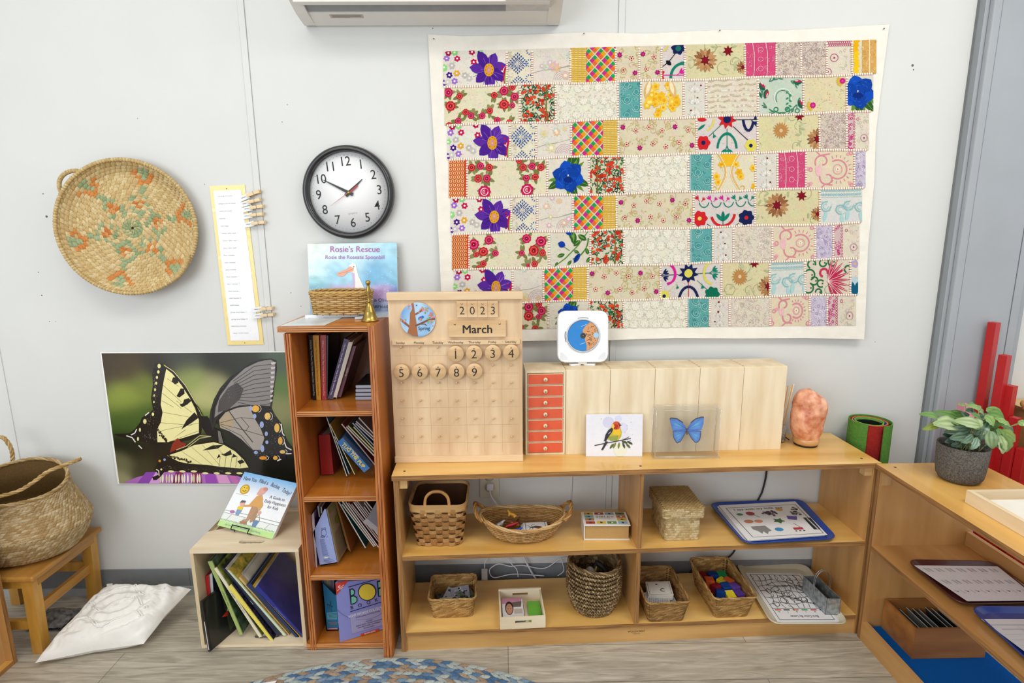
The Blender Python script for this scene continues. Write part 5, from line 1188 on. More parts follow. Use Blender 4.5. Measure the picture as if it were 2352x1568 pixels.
book('navy-black picture book leaning in the middle of the crate',qk((1085,1275),(1140,1265),(350,375),(318,385)),-.262,.2,'#16203c',cover='#101014',text='. DANA',ts=.4,bt=.3)
book('white-edged picture book with a green meadow cover leaning in the crate',qk((1165,1275),(1205,1270),(420,405),(392,425)),-.258,.2,'#d5dfc0',cm=CVR['meadow'],cover='#7f9440',bt=.3)
book('orange-spined picture book leaning in the crate, next to the dark blue one',qk((1210,1272),(1240,1265),(580,500),(540,520)),-.25,.19,'#d8b478',cover='#d0a858',text='WILDERNESS STORIES',tcol='#a84a20',ts=.6,bt=.3)
book('white paper folder leaning in the crate, left of the dark blue book',qk((1250,1190),(1290,1190),(690,590),(600,445)),-.235,.16,'#dfe3e6',cover='#c9ccd0',bt=.3,name='paper_folder')
book('dark navy hardback leaning in the crate under the big blue book',qk((1330,1360),(1375,1350),(730,580),(668,600)),-.262,.2,'#1c3058',cover='#0c1420',bt=.3)
book('thin golden yellow book leaning against the big blue book in the crate',qk((1372,1335),(1392,1330),(768,635),(735,620)),-.262,.2,'#caa02c',cover='#d8a82c',bt=.3)
book('big royal blue hardback leaning at the right of the crate',qk((1405,1340),(1447,1318),(822,600),(772,655)),-.264,.205,'#222c86',cm=CVR['blue'],cover='#1d2478',text='A COLD NIGHT HOME  ABCDE',tcol='#8a90c8',ts=.5,bt=.3)
LIM=None; PV=None
# black book sticking out of the crate
p0=F(482,1496,.002); p1=F(536,1429,.014); 
a,c=ZK(85,825),ZK(285,600)
bl_=F(*ZK(190,1490),.0125); tl_=W(*ZK(85,822),bl_.y+.006); br_=bl_+V((.062,.19,.002)); tr_=tl_+V((.062,.19,0))
t=T('picture_book','black and blue picture book standing half out of the crate','book',bl_)
b=MB(PG); n=(br_-bl_).cross(tl_-bl_).normalized(); n=n if n.x<0 else -n
b.slab([bl_,br_,tr_,tl_],n*.009,PG,'#0e1014')
fr=qframe(tl_,tr_,bl_,br_,n=-n); A=Art(b,fr,PG,L=.0006,st=.0003)
A.rect(.03,.02,.99,.98,'#16181a'); A.poly([(.55,.02),(.99,.02),(.99,.98),(.62,.98)],'#2c4cc8',1); A.poly([(.35,.02),(.5,.02),(.5,.9),(.42,.95)],'#3a4230',1)
A.poly([(.3,.55),(.45,.5),(.42,.62)],'#c8361c',2); A.disc(.47,.5,.06,'#d8d4b0',3,8,.04); A.poly([(.52,.42),(.64,.4),(.62,.52),(.53,.53)],'#c8361c',3); A.rect(.64,.36,.8,.5,'#7f7a9c',2)
b.build('cover',t)
b=MB(PAGE); b.slab([bl_+n*.003+V((0,.0,.006)),br_+n*.003+V((0,0,.004)),tr_+n*.003-V((0,0,.004)),tl_+n*.003-V((0,0,.004))],n*.003,PR,'#d8d8dc'); b.build('pages',t)
# easel book on crate
bl_=W(499,1206,-.175); br_=W(626,1244,-.235); tl_=W(562,1083,-.085); bl_.z=max(bl_.z,.3475); br_.z=max(br_.z,.3475); tr_=tl_+(br_-bl_)*.985
t=T('picture_book','white and sky blue picture book with a walking figure, leaning on a black wire easel','book',(bl_+br_)/2)
b=MB(PG); n=(br_-bl_).cross(tl_-bl_).normalized(); n=n if n.y<0 else -n
b.slab([bl_,br_,tr_,tl_],-n*.009,PG,'#e8eef4'); S_=lin('#6aaee0')
fr=qframe(tl_,tr_,bl_,br_,n=n)
b.grid(lambda a,c: fr(a,c,.0005),10,24,PG,smooth=False,cf=lambda a,c: '#b9df8c' if c>.885 else ('#e6ece6' if c>.78 else mixh('#68b0e6','#f4f6f8',min(1,c*2.6+.25*a*(1-a)))))
A=Art(b,fr,PG,L=.0011,st=.0003)
for k,(s_,x,y) in enumerate((('Have You',.17,.11),('Filled a',.42,.105),('Bucket',.65,.13),('Today?',.88,.185))): A.text(s_,x,y,.1,'#4a5068',2,.06+.1*(k-1),.0,.62)
for k,s_ in enumerate(('A Guide to','Daily Happiness','for Kids')): A.text(s_,.78,.33+.085*k,.075,'#5a6078',2,0,0,.8)
A.disc(.16,.3,.082,'#c99a20',1,20,.09); A.disc(.16,.3,.062,'#ecc83c',2,18,.068); A.arc(.16,.3,.035,.3,2.4,.012,'#6a5010',3); A.disc(.14,.27,.01,'#6a5010',3,6); A.disc(.19,.27,.01,'#6a5010',3,6)
# walking figure and child
A.poly([(.42,.37),(.5,.33),(.55,.4),(.55,.55),(.44,.56),(.36,.58),(.27,.6),(.27,.57),(.36,.54)],'#d9a35c',2); A.poly([(.42,.55),(.55,.55),(.5,.75),(.46,.84),(.37,.85),(.37,.82),(.43,.78)],'#b78f6c',2); A.poly([(.5,.6),(.56,.56),(.58,.78),(.52,.83),(.5,.8)],'#b08a68',1)
A.poly([(.4,.33),(.42,.22),(.5,.18),(.55,.22),(.52,.3),(.46,.36)],'#e2a89a',3); A.disc(.51,.22,.04,'#d8887c',4,8,.03); A.poly([(.55,.42),(.6,.5),(.58,.6),(.54,.58)],'#d9a35c',2); A.disc(.6,.63,.03,'#e2a89a',3,8)
A.poly([(.56,.78),(.66,.76),(.64,.88),(.58,.88)],'#6a86b0',3); A.line([(.56,.78),(.6,.65),(.66,.76)],.008,'#b07a3c',2); A.poly([(.34,.84),(.46,.83),(.48,.87),(.36,.88)],'#a87a5c',3)
A.disc(.24,.55,.045,'#e6b0a0',2,10,.04); A.poly([(.19,.54),(.21,.49),(.28,.49),(.28,.52)],'#5a5660',3); A.disc(.24,.63,.05,'#e8c83c',2,10,.04); A.poly([(.2,.66),(.29,.66),(.27,.76),(.21,.75)],'#7fa0c4',3); A.disc(.14,.72,.045,'#b87aa8',2,8,.03)
A.line([(0,.72),(.4,.71),(1,.715)],.008,'#7f9a6c',1); A.line([(0,.76),(1,.77)],.006,'#8a9088',1)
for k in range(40): A.petal(k/40,.895,.03,.012,-pi/2,'#7fae4c',1,3)
for x in (.15,.4,.62,.85): A.line([(x,.77),(x-.05,.88)],.005,'#9a9c98',1)
A.text('by Carol McCloud   Illustrated by David Messing',.45,.95,.05,'#9a9cb8',2,0,0,.65)
A.line([(.04,.4),(.27,.4)],.006,'#b8b4b0',1)
b.build('cover',t)
b=MB(PAGE); b.slab([bl_-n*.0095,br_-n*.0095,tr_-n*.0095,tl_-n*.0095],-n*.004,PR,'#cfc8b8'); b.build('pages',t)
BLK=mat('#151515',.35,metal=.5)
t=T('book_easel','black wire easel holding the open-air picture book on top of the crate','easel',((bl_+br_)/2).to_tuple()[:2]+(zc1,))
b=MB(BLK); N=n
def ep(u,v,k,l): return fr(k,v,l)
a0=fr(.30,1.005,.012); a1=fr(.30,.93,.014); a2=fr(.60,.93,.014); a3=fr(.60,1.005,.012)
b.tube(spline([a0-n*.02,a0,a1,a1+(a2-a1)*.06,a2-(a2-a1)*.06,a2,a3,a3-n*.02],5),.0016,seg=7); b.build('front_lip',t)
b=MB(BLK); f1=fr(.3,.6,-.012); f2=fr(.6,.6,-.012); g0=V((a0.x,a0.y+.05,zc1+.002)); g1=V((a3.x,a3.y+.05,zc1+.002))
b.tube([a0-n*.02,f1,f2,a3-n*.02],.0016,seg=6); b.tube([f1,g0+V((0,.05,0)),g1+V((0,.04,0)),f2],.0016,seg=6); b.tube([a0-n*.02,V((a0.x,a0.y+.02,zc1+.0016))],.0016,seg=6); b.tube([a3-n*.02,V((a3.x,a3.y+.02,zc1+.0016))],.0016,seg=6); b.build('rear_support',t)
# speckled stone behind the book
c=V((-.675,-.065,zc1)); b=MB(mat('#8a7866',.6,var=.3,scale=60,bump=.5,bscale=80,c2='#c9b094'))
def st(s_,q):
    a=2*pi*s_; p=pi*q; k=1+.15*noise.noise(V((cos(a)*2,sin(a)*2,q*3))); return c+V((.028*sin(p)*cos(a)*k,.03*sin(p)*sin(a)*k,.075-.075*cos(p)))
b.grid(st,20,14,wrapu=True); b.build('speckled_stone',loc=c,label='speckled brown stone standing on the crate behind the book on the easel',cat='stone')
# ================= floor pillow
def pillow():
    L_=V((-1.455,-.355,.03)); B_=F(345,1478,.03); R_=F(442,1352,.13); T_=F(232,1362,.1)
    T_=V((-1.36,-.06,.07))
    L_=F(80,1522,.02); B_=F(330,1478,.02); R_=F(440,1352,.10); T_=F(240,1352,.06)
    t=T('pillow','white square throw pillow with ruffled stitching lying on the floor','pillow',((L_+R_)/2).to_tuple()[:2]+(0,))
    def base(a,c): 
        # concave sides, pointed corners
        k=.0+.055*(4*a*(1-a)); m_=.055*(4*c*(1-c))
        aa=a; cc=c
        p=L_*(1-a)*(1-c)+B_*a*(1-c)+R_*a*c+T_*(1-a)*c
        ctr=(L_+B_+R_+T_)/4; e=max(abs(2*a-1),abs(2*c-1)); w=(1-abs(2*a-1))*(abs(2*c-1)>abs(2*a-1))+(1-abs(2*c-1))*(abs(2*a-1)>=abs(2*c-1))
        return p.lerp(ctr,.07*w*e)
    nz=(B_-L_).cross(T_-L_).normalized(); nz=nz if nz.z>0 else -nz
    def top(a,c):
        h=.062*((1-(2*a-1)**4)*(1-(2*c-1)**4))**.6; p=base(a,c)
        d=math.hypot(a-.5,c-.5); f=.005*sin(d*42+2.5*noise.noise(V((a*3,c*3,2))))+.006*noise.noise(V((a*8,c*8,0)))+.003*noise.noise(V((a*24,c*24,5)))
        e=min(a,1-a,c,1-c)*8
        return p+nz*(h+f*min(1,e*1.5))+V((0,0,.0))
    def bot(a,c):
        h=.035*((1-(2*a-1)**4)*(1-(2*c-1)**4))**.6; p=base(a,c)-nz*h; p.z=max(p.z,.001); return p
    m=mat('#f1efea',.9,var=.02,scale=30,bump=.35,bscale=45,spec=.1)
    b=MB(m); b.grid(top,90,90); b.grid(bot,30,30); b.build('pillow_cover',t)
    b=MB(m)
    for k in range(3):
        pts=[]
        for i in range(46):
            f=i/45; a=.15+.7*f; c=.25+.25*k+.09*sin(f*9+k*2); pts.append(top(a,c)+nz*.0015)
        b.tube([p+nz*.001*sin(i_*1.7) for i_,p in enumerate(pts)],[.0028+.0012*sin(i_*2.3) for i_ in range(46)],m,seg=6)
        b.tube([p+V((.006,.004,0)) for p in pts],.0022,m,seg=6)
    b.build('ruffle',t)
    b=MB(mat('#e8e6e0',.8)); p=top(.06,.97); b.slab([p,p+V((.018,.003,.0)),p+V((.018,.003,.012)),p+V((0,0,.012))],(0,.002,0)); b.build('care_tag',t)
pillow()
# ================= stool
t=T('step_stool','worn honey-coloured wooden step stool under the big seagrass basket','stool',(-1.62,-.16,0))
zt=.278; xr_=-1.455; xl_=-1.80; y0=-.318; y1=-.012
b=MB(STOOL); b.box(xl_,xr_,y0,y1,zt-.018,zt,STOOLY,bev=.005); b.build('seat',t)
b=MB(STOOLY); b.box(xr_-.028,xr_-.012,y0+.03,y1-.03,zt-.045,zt-.018); b.build('apron',t)
b=MB(STOOL); b.box(xl_+.04,xr_-.04,y0+.012,y0+.026,zt-.045,zt-.018); b.build('apron',t)
for xx,yy,sx,sy in ((xr_-.03,y0+.025,-.01,.005),(xr_-.03,y1-.03,-.012,0),(xl_+.03,y0+.025,0,0),(xl_+.03,y1-.03,0,0)):
    b=MB(STOOL); w=.016; b.hexa([(xx-w+sx,yy-w+sy,0),(xx+w+sx,yy-w+sy,0),(xx+w+sx,yy+w+sy,0),(xx-w+sx,yy+w+sy,0),(xx-w,yy-w,zt-.018),(xx+w*1.1,yy-w,zt-.018),(xx+w*1.1,yy+w,zt-.018),(xx-w,yy+w,zt-.018)]); b.build('leg',t)
b=MB(STOOLY); b.box(xr_-.045,xr_-.03,y0+.03,y1-.035,.125,.155); b.build('stretcher',t)
b=MB(STOOL); b.box(xl_+.03,xr_-.05,y0+.018,y0+.034,.085,.115); b.build('stretcher',t)
b=MB(STOOL); b.box(xl_+.03,xr_-.05,y1-.045,y1-.03,.13,.165); b.build('stretcher',t)
# ================= collapsed seagrass basket
def belly():
    c=V((-1.60,-.166,zt+.001))
    t=T('seagrass_basket','large folded seagrass belly basket with twisted rope handles on the stool','basket',c)
    prof=[(.128,0),(.165,.018),(.195,.06),(.212,.105),(.20,.13),(.185,.16),(.17,.19),(.165,.215),(.160,.235)]
    def fn(s,q):
        q=max(q,0); i=min(int(q*8),7); f=q*8-i
        r=prof[i][0]*(1-f)+prof[i+1][0]*f; z=prof[i][1]*(1-f)+prof[i+1][1]*f
        a=2*pi*s
        x=r*cos(a); y=r*.74*sin(a)
        # tip: rim leans down in front, sags
        z+= (max(q,0)**1.5)*(.03*sin(a)-.008*cos(2*a))
        if q>.5: x+=-.01*(q-.5); 
        return c+V((x,y,max(z,0)))
    b=MB(WV); tone=pick('#cbb084','#bd9e6c','#dcc59c','#b0905e')
    b.grid(lambda s,q:fn(s,q),64,16,col='#80643a',wrapu=True)
    cells(b,fn,30,84,tone,bulge=.0026,over=1.0,hgt=.95,off=.5,slant=.55)
    b.add([fn(k/32,.07) for k in range(32)],[tuple(range(32))],WV,'#80643a')
    b.build('woven_body',t)
    b=MB(WV); braid(b,[fn(k/60,1)+V((0,0,.002)) for k in range(61)],.006,lambda k:rnd.choice(['#c4a470','#b08e58','#d2b584']),tw=1.3); b.build('rim_braid',t)
    b=MB(WV)
    braid(b,spline([W(-30,1010,-.12),W(0,1003,-.11),W(15,1012,-.11),W(27,1035,-.11),W(29,1056,-.11)],9),.006,lambda k:['#d0b07a','#b8965c','#c9a870'][k],tw=.55); b.build('rope_handle',t)
    b=MB(WV)
    braid(b,spline([W(-5,1140,-.318),W(40,1128,-.322),W(75,1108,-.318),W(110,1083,-.30),W(150,1067,-.27),W(186,1053,-.24)],10),.0055,lambda k:['#d0b07a','#b08d54','#c4a268'][k],tw=.6); b.build('rope_handle',t)
belly()
# folded cloth under the stool
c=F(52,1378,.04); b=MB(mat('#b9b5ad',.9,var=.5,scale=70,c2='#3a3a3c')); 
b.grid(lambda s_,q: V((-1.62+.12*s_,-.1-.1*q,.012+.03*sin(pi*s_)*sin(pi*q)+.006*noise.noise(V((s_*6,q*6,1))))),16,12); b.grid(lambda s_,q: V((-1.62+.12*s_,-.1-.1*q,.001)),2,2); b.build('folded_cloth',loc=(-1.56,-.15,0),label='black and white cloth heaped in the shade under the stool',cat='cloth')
# ================= shelf unit at the left edge
t=T('shelf_unit','plywood shelf unit whose lower corner shows at the far left edge','shelf',(-1.7,-.6,0))
xf=-1.533; ya=-.335; yb=-1.05
b=MB(HONEYZ); b.box(xf-.28,xf,ya-.014,ya,0,.6,HONEYZ,ms={3:PLYZ}); b.build('side_panel',t)
b=MB(HONEYY); b.box(xf-.28,xf,yb,ya-.014,.0,.014,HONEYY,ms={3:PLYY}); b.build('bottom_board',t)
b=MB(HONEYY); b.box(xf-.28,xf,yb,ya-.014,.586,.6,HONEYY,ms={3:PLYY}); b.build('top_board',t)
b=MB(HONEYZ); b.box(xf-.28,xf,yb-.014,yb,0,.6,HONEYZ,ms={3:PLYZ}); b.build('side_panel',t)
b=MB(HONEYZ); b.box(xf-.03,xf-.022,yb,ya-.014,.014,.586,wood('#c79a62','#d8b078','z',5,.4,.2)); b.build('back_panel',t)
# ================= braided rug
def rug():
    c=V((-.36,-1.31,0)); R=.955
    t=T('braided_rug','round braided rug in pale blue, grey and tan at the bottom','rug',c)
    b=MB(mat('#a3a9a6',.95,var=.25,scale=60,bump=.5,bscale=200,spec=.1)); b.lathe([(0,.006),(R-.1,.006),(R-.1,.001),(0,.001)],c,seg=96); b.build('rug_centre',t)
    b=MB(WV); tone=['#b3bcb6','#b9c1bb','#a9b4b0','#b3bcb6','#5f7f9e','#7f97ac','#a58c74','#b49c86','#4f7196']
    w=.0135
    for k in range(11):
        r0=R-w*(k+.5); n=int(2*pi*r0/.028)
        for j in range(n):
            a0=2*pi*(j+(k%2)*.5)/n
            if not (.3*pi<a0<.72*pi or k<11 and (j%1==0)) : continue
            sl=(1 if k%2 else -1)*.6
            vs=[]
            da=2*pi/n*1.25
            for bb in range(3):
                for aa in range(4):
                    u=aa/3;ww=bb/2; an=a0+da*(u-.5)+sl*(ww-.5)*2*pi/n; rr_=r0+w*(ww-.5)*1.1
                    z=.0045+.0065*(sin(pi*u)**.7)*(1 if bb==1 else .35); vs.append(c+V((rr_*cos(an),rr_*sin(an),z)))
            b.add(vs,[(q*4+p,q*4+p+1,(q+1)*4+p+1,(q+1)*4+p) for q in range(2) for p in range(3)],None,rnd.choice(tone),True)
    b.lathe([(R-.16,.001),(R-.002,.001),(R-.004,.006),(R-.16,.006)],c,col='#8a8f8c',seg=96)
    b.build('outer_braids',t)
rug()
p=F(617,1566,.011); b=MB(PR); b.hexa([p+V((-.03,-.07,-.0)),p+V((.012,-.06,0)),p+V((.022,.004,0)),p+V((-.02,-.004,0)),p+V((-.03,-.07,.001)),p+V((.012,-.06,.001)),p+V((.022,.004,.001)),p+V((-.02,-.004,.001))],None,'#f0f0f0'); b.build('paper_slip',loc=p,label='white paper slip on the rug at the bottom edge of the picture',cat='paper')
# ================= main low shelf
PH=math.atan2(.05,1.49); OX,OY=-.337,-.322; LS=1.492; DS=.262; HS=.598
MS=Matrix.Translation((OX,OY,0))@Matrix.Rotation(PH,4,'Z')
def sl(x,y,z): return MS@V((x,y,z))
def un(p): return MS.inverted()@V(p)
t=T('storage_shelf','long low honey-coloured birch storage shelf with four open bays against the wall','shelf',sl(LS/2,DS/2,0))
def sbox(name,*a,**k):
    b=MB(k.pop('m0',HONEY)); b.M=MS; b.box(*a,**k); return b.build(name,t)
b=MB(HONEY); b.M=MS; b.box(-.004,LS+.004,-.004,DS,HS-.0155,HS,HONEY,ms={2:PLYX,5:PLYY,3:PLYY})
DK=mat('#4a3520',.7)
for x,y in ((.03,.03),(.75,.022),(LS-.035,.035)): b.lathe([(.004,HS),(.0035,HS+.0006),(0,HS+.0006)],(x,y,0),DK,seg=12)
b.build('top_board',t)
for x0 in (0,LS-.015):
    sbox('side_panel',x0,x0+.015,0,DS,0,HS-.0155,HONEYZ,ms={2:PLYZ})
xd=un(W(1470,1180,-.29)).x-.007
sbox('divider',xd,xd+.014,.002,DS-.003,.068,.318,HONEYZ,ms={2:PLYZ}); sbox('divider',xd,xd+.014,.002,DS-.003,.332,HS-.0155,HONEYZ,ms={2:PLYZ})
ZM=.332; ZB=.068
sbox('middle_board',.015,LS-.015,.001,DS-.003,ZM-.0145,ZM,HONEY,ms={2:PLYX})
sbox('bottom_board',.015,LS-.015,.001,DS-.003,ZB-.0145,ZB,HONEY,ms={2:PLYX})
sbox('kick_board',.015,LS-.015,.006,.02,.0,ZB-.0145,wood('#b88a4e','#d3a768','x',5,.4,.2))
sbox('corner_block',.016,.04,.006,.03,HS-.045,HS-.0165,wood('#c39a62','#d9b47c','x',9)); sbox('corner_block',LS-.04,LS-.016,.006,.03,HS-.045,HS-.0165,wood('#c39a62','#d9b47c','x',9))
# burned-in maker mark on the kick board
b=MB(PR); b.M=None; p=W(1461,1466,-.29); q=un(p)
fr=lambda x,y,l: MS@V((q.x+x,.0058-l,.036-y)); A=Art(b,fr,PR,L=.0004,st=.0002)
A.text('WOODCREST',0,0,.009,'#6a4826',0,0,.01); A.text('furniture line',0,.008,.0045,'#6a4826',0); b.build('maker_mark',t)
# ================= perpetual calendar board
yc=-.222
cx0=W(899,900,yc).x; 
def cw(u,v,l=0): return W(u,v,yc-l)
t=T('wall_calendar','maple peg calendar board showing March 2023, standing on the low shelf','calendar',(-.15,yc+.01,HS))
tl_=cw(893,675);tr_=cw(1198,671);bl_=cw(906,1061);br_=cw(1202,1054)
x0=(tl_.x+bl_.x)/2; x1=(tr_.x+br_.x)/2; zt=(tl_.z+tr_.z)/2; zb=HS+.0005
b=MB(MAPLE); b.box(x0,x1,yc,yc+.014,zb,zt)
GR=mat('#c4a47c',.6)
for v in (800,842,879,920,961,1002,1034): b.box(x0+.012,x1-.012,yc-.0004,yc+.001,cw(1050,v,0).z-.021,cw(1050,v,0).z-.0203,GR)
for u in (943,985,1027,1069,1110,1152): xx=cw(u,840).x; b.box(xx,xx+.0006,yc-.0003,yc+.001,zb+.03,zt-.16,GR)
b.build('board',t)
b=MB(MAPLEX); b.box(x0-.002,x1+.002,yc-.009,yc+.016,cw(1050,688).z,zt+.004,bev=.0015); b.build('top_rail',t)
b=MB(MAPLEX); b.box(x0-.001,x1+.001,yc-.008,yc+.016,zb,cw(1050,1045).z,bev=.0015); b.build('bottom_rail',t)
b=MB(MAPLEX); za=cw(1050,780).z; zb_=cw(1050,790.5).z; b.box(cw(901,785).x,cw(1194,785).x,yc-.006,yc,zb_,za,bev=.001)
fr=lambda x,y,l: V((x,yc-.006-l,y)); A=Art(b,fr,PR,L=.0004,st=.0002)
for i,dn in enumerate(('Sunday','Monday','Tuesday','Wednesday','Thursday','Friday','Saturday')):
    A.text(dn,cw((920,963,1006,1047,1090,1131,1173)[i],785).x,(za+zb_)/2,.0098,'#3a2c1c',1,flip=1)
b.build('weekday_strip',t)
PEG=mat('#cda878',.5)
rows_=[798,839,879,920,961,1002]
for r in range(6):
    for c in range(7):
        u=922+ (1173-922)*c/6+ (4-.3*c)*r/5; b=MB(PEG); p=cw(u,rows_[r]); b.lathe([(.0022,0),(.0022,.006),(.0032,.008),(.0034,.011),(.002,.013),(0,.0132)],(p.x,yc,p.z),seg=8,ax=(0,-1,0.25)); b.build('peg',t)
def disc_tile(name,label,u,v,R,col,txt,group,cat,size,th=.006):
    p=cw(u,v,.006); y=yc-.009; tt=T(name,label,cat,(p.x,y,p.z-R),group)
    b=MB(wood('#cfa878','#e3c497','x',14,.5,.05)); b.lathe([(R*.3,-.001),(R*.96,0),(R,.001),(R,th-.001),(R*.96,th),(0,th)],(p.x,y,p.z),seg=40,ax=(0,-1,0))
    fr=lambda x,yy,l: V((p.x+x,y-th-l,p.z-yy)); A=Art(b,fr,PR,L=.0004,st=.0002)
    A.text(txt,0,R*.16,size,'#2a2018',1,0,-.004); A.disc(0,-R*.62,.0024,'#5a3c20',0,8); A.disc(0,-R*.68,.0017,'#d8b888',1,8)
    b.build('wooden_disc',tt)
dd_=[(1047,811),(1089,810),(1132,809),(1174,808),(923,853),(965,852),(1007,852),(1049,852),(1090,851)]
for i,(u,v) in enumerate(dd_):
    disc_tile('day_disc','round wooden day disc numbered %d on the peg calendar'%(i+1),u,v,.0243,None,str(i+1),'day discs on the calendar','calendar disc',.037)
for i,ch in enumerate('2023'):
    u=1061+23.7*i; p=cw(u,710,.008); y=yc-.001; w=.0152; h=.0245
    tt=T('year_tile','%s wooden number tile of the year 2023 on the calendar, reading %s'%(['first','second','third','last'][i],ch),'calendar tile',(p.x,y,p.z-h),'year tiles on the calendar')
    b=MB(wood('#d0aa7c','#e2c498','x',12,.5,.05)); b.box(p.x-w,p.x+w,y-.0075,y-.0005,p.z-h,p.z+h,bev=.001)
    A=Art(b,lambda x,yy,l,p=p,y=y: V((p.x+x,y-.0075-l,p.z-yy)),PR,L=.0004,st=.0002); A.text(ch,0,.005,.034,'#2a2018',1,0,-.006); A.arc(0,-.0175,.0028,0,pi,.001,'#4a3018',1,8)
    b.build('wooden_tile',tt)
p=cw(1096.5,755,.008); w=(cw(1162,755).x-cw(1031,755).x)/2; h=(cw(1096,736).z-cw(1096,774).z)/2
tt=T('month_tile','wide wooden month tile reading March on the calendar','calendar tile',(p.x,yc,p.z-h))
b=MB(wood('#cfa674','#e4c699','x',10,.5,.05)); b.box(p.x-w,p.x+w,yc-.009,yc-.0005,p.z-h,p.z+h,bev=.0012)
A=Art(b,lambda x,yy,l: V((p.x+x,yc-.009-l,p.z-yy)),PR,L=.0004,st=.0002); A.text('March',0,.002,.036,'#1d1712',1,0,.02); A.disc(-w*.78,-h*.6,.003,'#6a4a28',1,8); A.disc(w*.78,-h*.6,.003,'#6a4a28',1,8); A.disc(-w*.78,-h*.68,.0026,'#d8b888',2,8); A.disc(w*.78,-h*.68,.0026,'#d8b888',2,8)
b.build('wooden_tile',tt)
p=cw(959.5,734,.005); R=(cw(1000,734).x-cw(918,734).x)/2*.99
tt=T('season_disc','round painted season disc reading Spring with a blossoming tree','calendar disc',(p.x,yc,p.z-R))
b=MB(MAPLE); b.lathe([(R*.5,0.0005),(R,.001),(R,.005),(0,.005)],(p.x,yc,p.z),seg=56,ax=(0,-1,0)); b.build('wooden_disc',tt)
b=MB(PR); A=Art(b,lambda x,yy,l: V((p.x+x*R,yc-.0052-l,p.z-yy*R)),PR,L=.0004,st=.0002)
b.add([A.fr(.985*cos(2*pi*k/40),.985*sin(2*pi*k/40),.0002) for k in range(40)],[tuple(range(40))],PR,[lin(mixh('#5f9fd8','#b9d8f0',.5+.5*sin(2*pi*k/40*3))) for k in range(40)])
A.poly([(-.32,-.93),(-.2,-.97),(-.12,-.2),(-.08,.2),(-.02,.96),(-.3,.93),(-.62,.75),(-.5,.4),(-.45,0),(-.42,-.4),(-.28,-.6)],'#a2653a',2)
A.poly([(-.97,-.1),(-.7,.12),(-.5,.3),(-.45,.5),(-.75,.25),(-.97,.05)],'#8f5630',1); A.line([(-.12,-.3),(.2,-.5),(.35,-.65)],.1,'#8f5630',2); A.line([(-.15,.35),(.2,.2),(.6,.02),(.98,-.05)],.1,'#7c4728',2); A.line([(.1,.25),(.4,.25),(.5,.35)],.05,'#7c4728',2)
for k in range(60):
    x,y=rnd.choice([(.3,-.6),(.5,-.5),(.75,-.3),(.85,-.15),(-.5,-.7),(-.9,0),(.75,.12)]); x+=rnd.gauss(0,.1);y+=rnd.gauss(0,.09)
    if x*x+y*y<.9: A.disc(x,y,.05,rnd.choice(['#e08a8a','#d8707a','#7fb04c','#e8a8a0','#5a9a48']),3,6)
A.petal(.02,-.02,.32,.18,-.5,'#3a62b8',4); A.disc(.28,-.16,.08,'#3a62b8',4,8); A.disc(.16,-.02,.08,'#c8905a',5,8)
A.text('Spring',.34,.5,.3,'#22303c',6,0,0,.9); A.disc(-.03,-.82,.035,'#5a3c20',5,8); b.build('painting',tt)
# ================= drawer unit and five birch boxes, standing in a row
zk=.280 # height
ub=[1207,1298,1397,1497,1597,1695,1791]
yk=[un(F(1207,1045,HS)).y,un(F(1791,1030,HS)).y]
Y0=sum(yk)/2
def bx(u,v=1036):
    # x in shelf space on the plane y=Y0
    lo,hi=-.2,1.6
    for _ in range(40):
        m=(lo+hi)/2; p=sl(m,Y0,HS); 
        q=W(u,v,p.y); 
        if q.x>p.x: lo=m
        else: hi=m
    return (lo+hi)/2
xs=[bx(u) for u in ub]; DB=.112
x0,x1=xs[0]+.0005,xs[1]-.0008
t=T('drawer_cabinet','small birch cabinet of seven numbered orange drawers, left of the plain boxes','drawer cabinet',sl((x0+x1)/2,Y0+DB/2,HS))
b=MB(BIRCH); b.M=MS; w_=.006; z0=HS+.0003; z1=HS+zk
b.box(x0,x0+w_,Y0,Y0+DB,z0,z1); b.box(x1-w_,x1,Y0,Y0+DB,z0,z1); b.box(x0+w_,x1-w_,Y0,Y0+DB,z1-.008,z1); b.box(x0+w_,x1-w_,Y0,Y0+DB,z0,z0+.006); b.box(x0+w_,x1-w_,Y0+.05,Y0+.053,z0,z1-.008,mat('#2c241c',.8))
b.box(x0+w_,x1-w_,Y0+DB-.004,Y0+DB,z0+.006,z1-.008)
n=7; hh=(z1-.008-z0-.006)/n
for k in range(1,n): b.box(x0+w_,x1-w_,Y0+.001,Y0+.05,z0+.006+hh*k-.001,z0+.006+hh*k+.001)
b.build('cabinet_body',t)
for k in range(n):
    za=z0+.006+hh*(n-1-k)+.0018; zq=za+hh-.0042; m_=MB(BIRCH); m_.M=MS; of=.0005*(k%3)
    m_.box(x0+w_+.0015,x1-w_-.0015,Y0-.001+of,Y0+.045,za,zq); m_.box(x0+w_+.003,x1-w_-.003,Y0-.0018+of,Y0-.0008+of,za+.0005,zq-.0018,mat('#dc5c3c',.55,var=.04)); d=m_.build('drawer',t)
    kb=MB(mat('#e3cfaa',.4,coat=.3)); kb.M=MS; kc=((x0+x1)/2-.001,Y0-.0016+of,(za+zq)/2); kb.lathe([(.003,0),(.003,.003),(.0062,.006),(.0068,.009),(.005,.0125),(0,.0135)],kc,seg=16,ax=(0,-1,0))
    A=Art(kb,lambda x,y,l,kc=kc: V((kc[0]+x,kc[1]-.0135-l,kc[2]-y)),PR,L=.0004); A.text(str(k+1),0,.0005,.0088,'#20201c',0,0,.02); kb.build('knob',d)
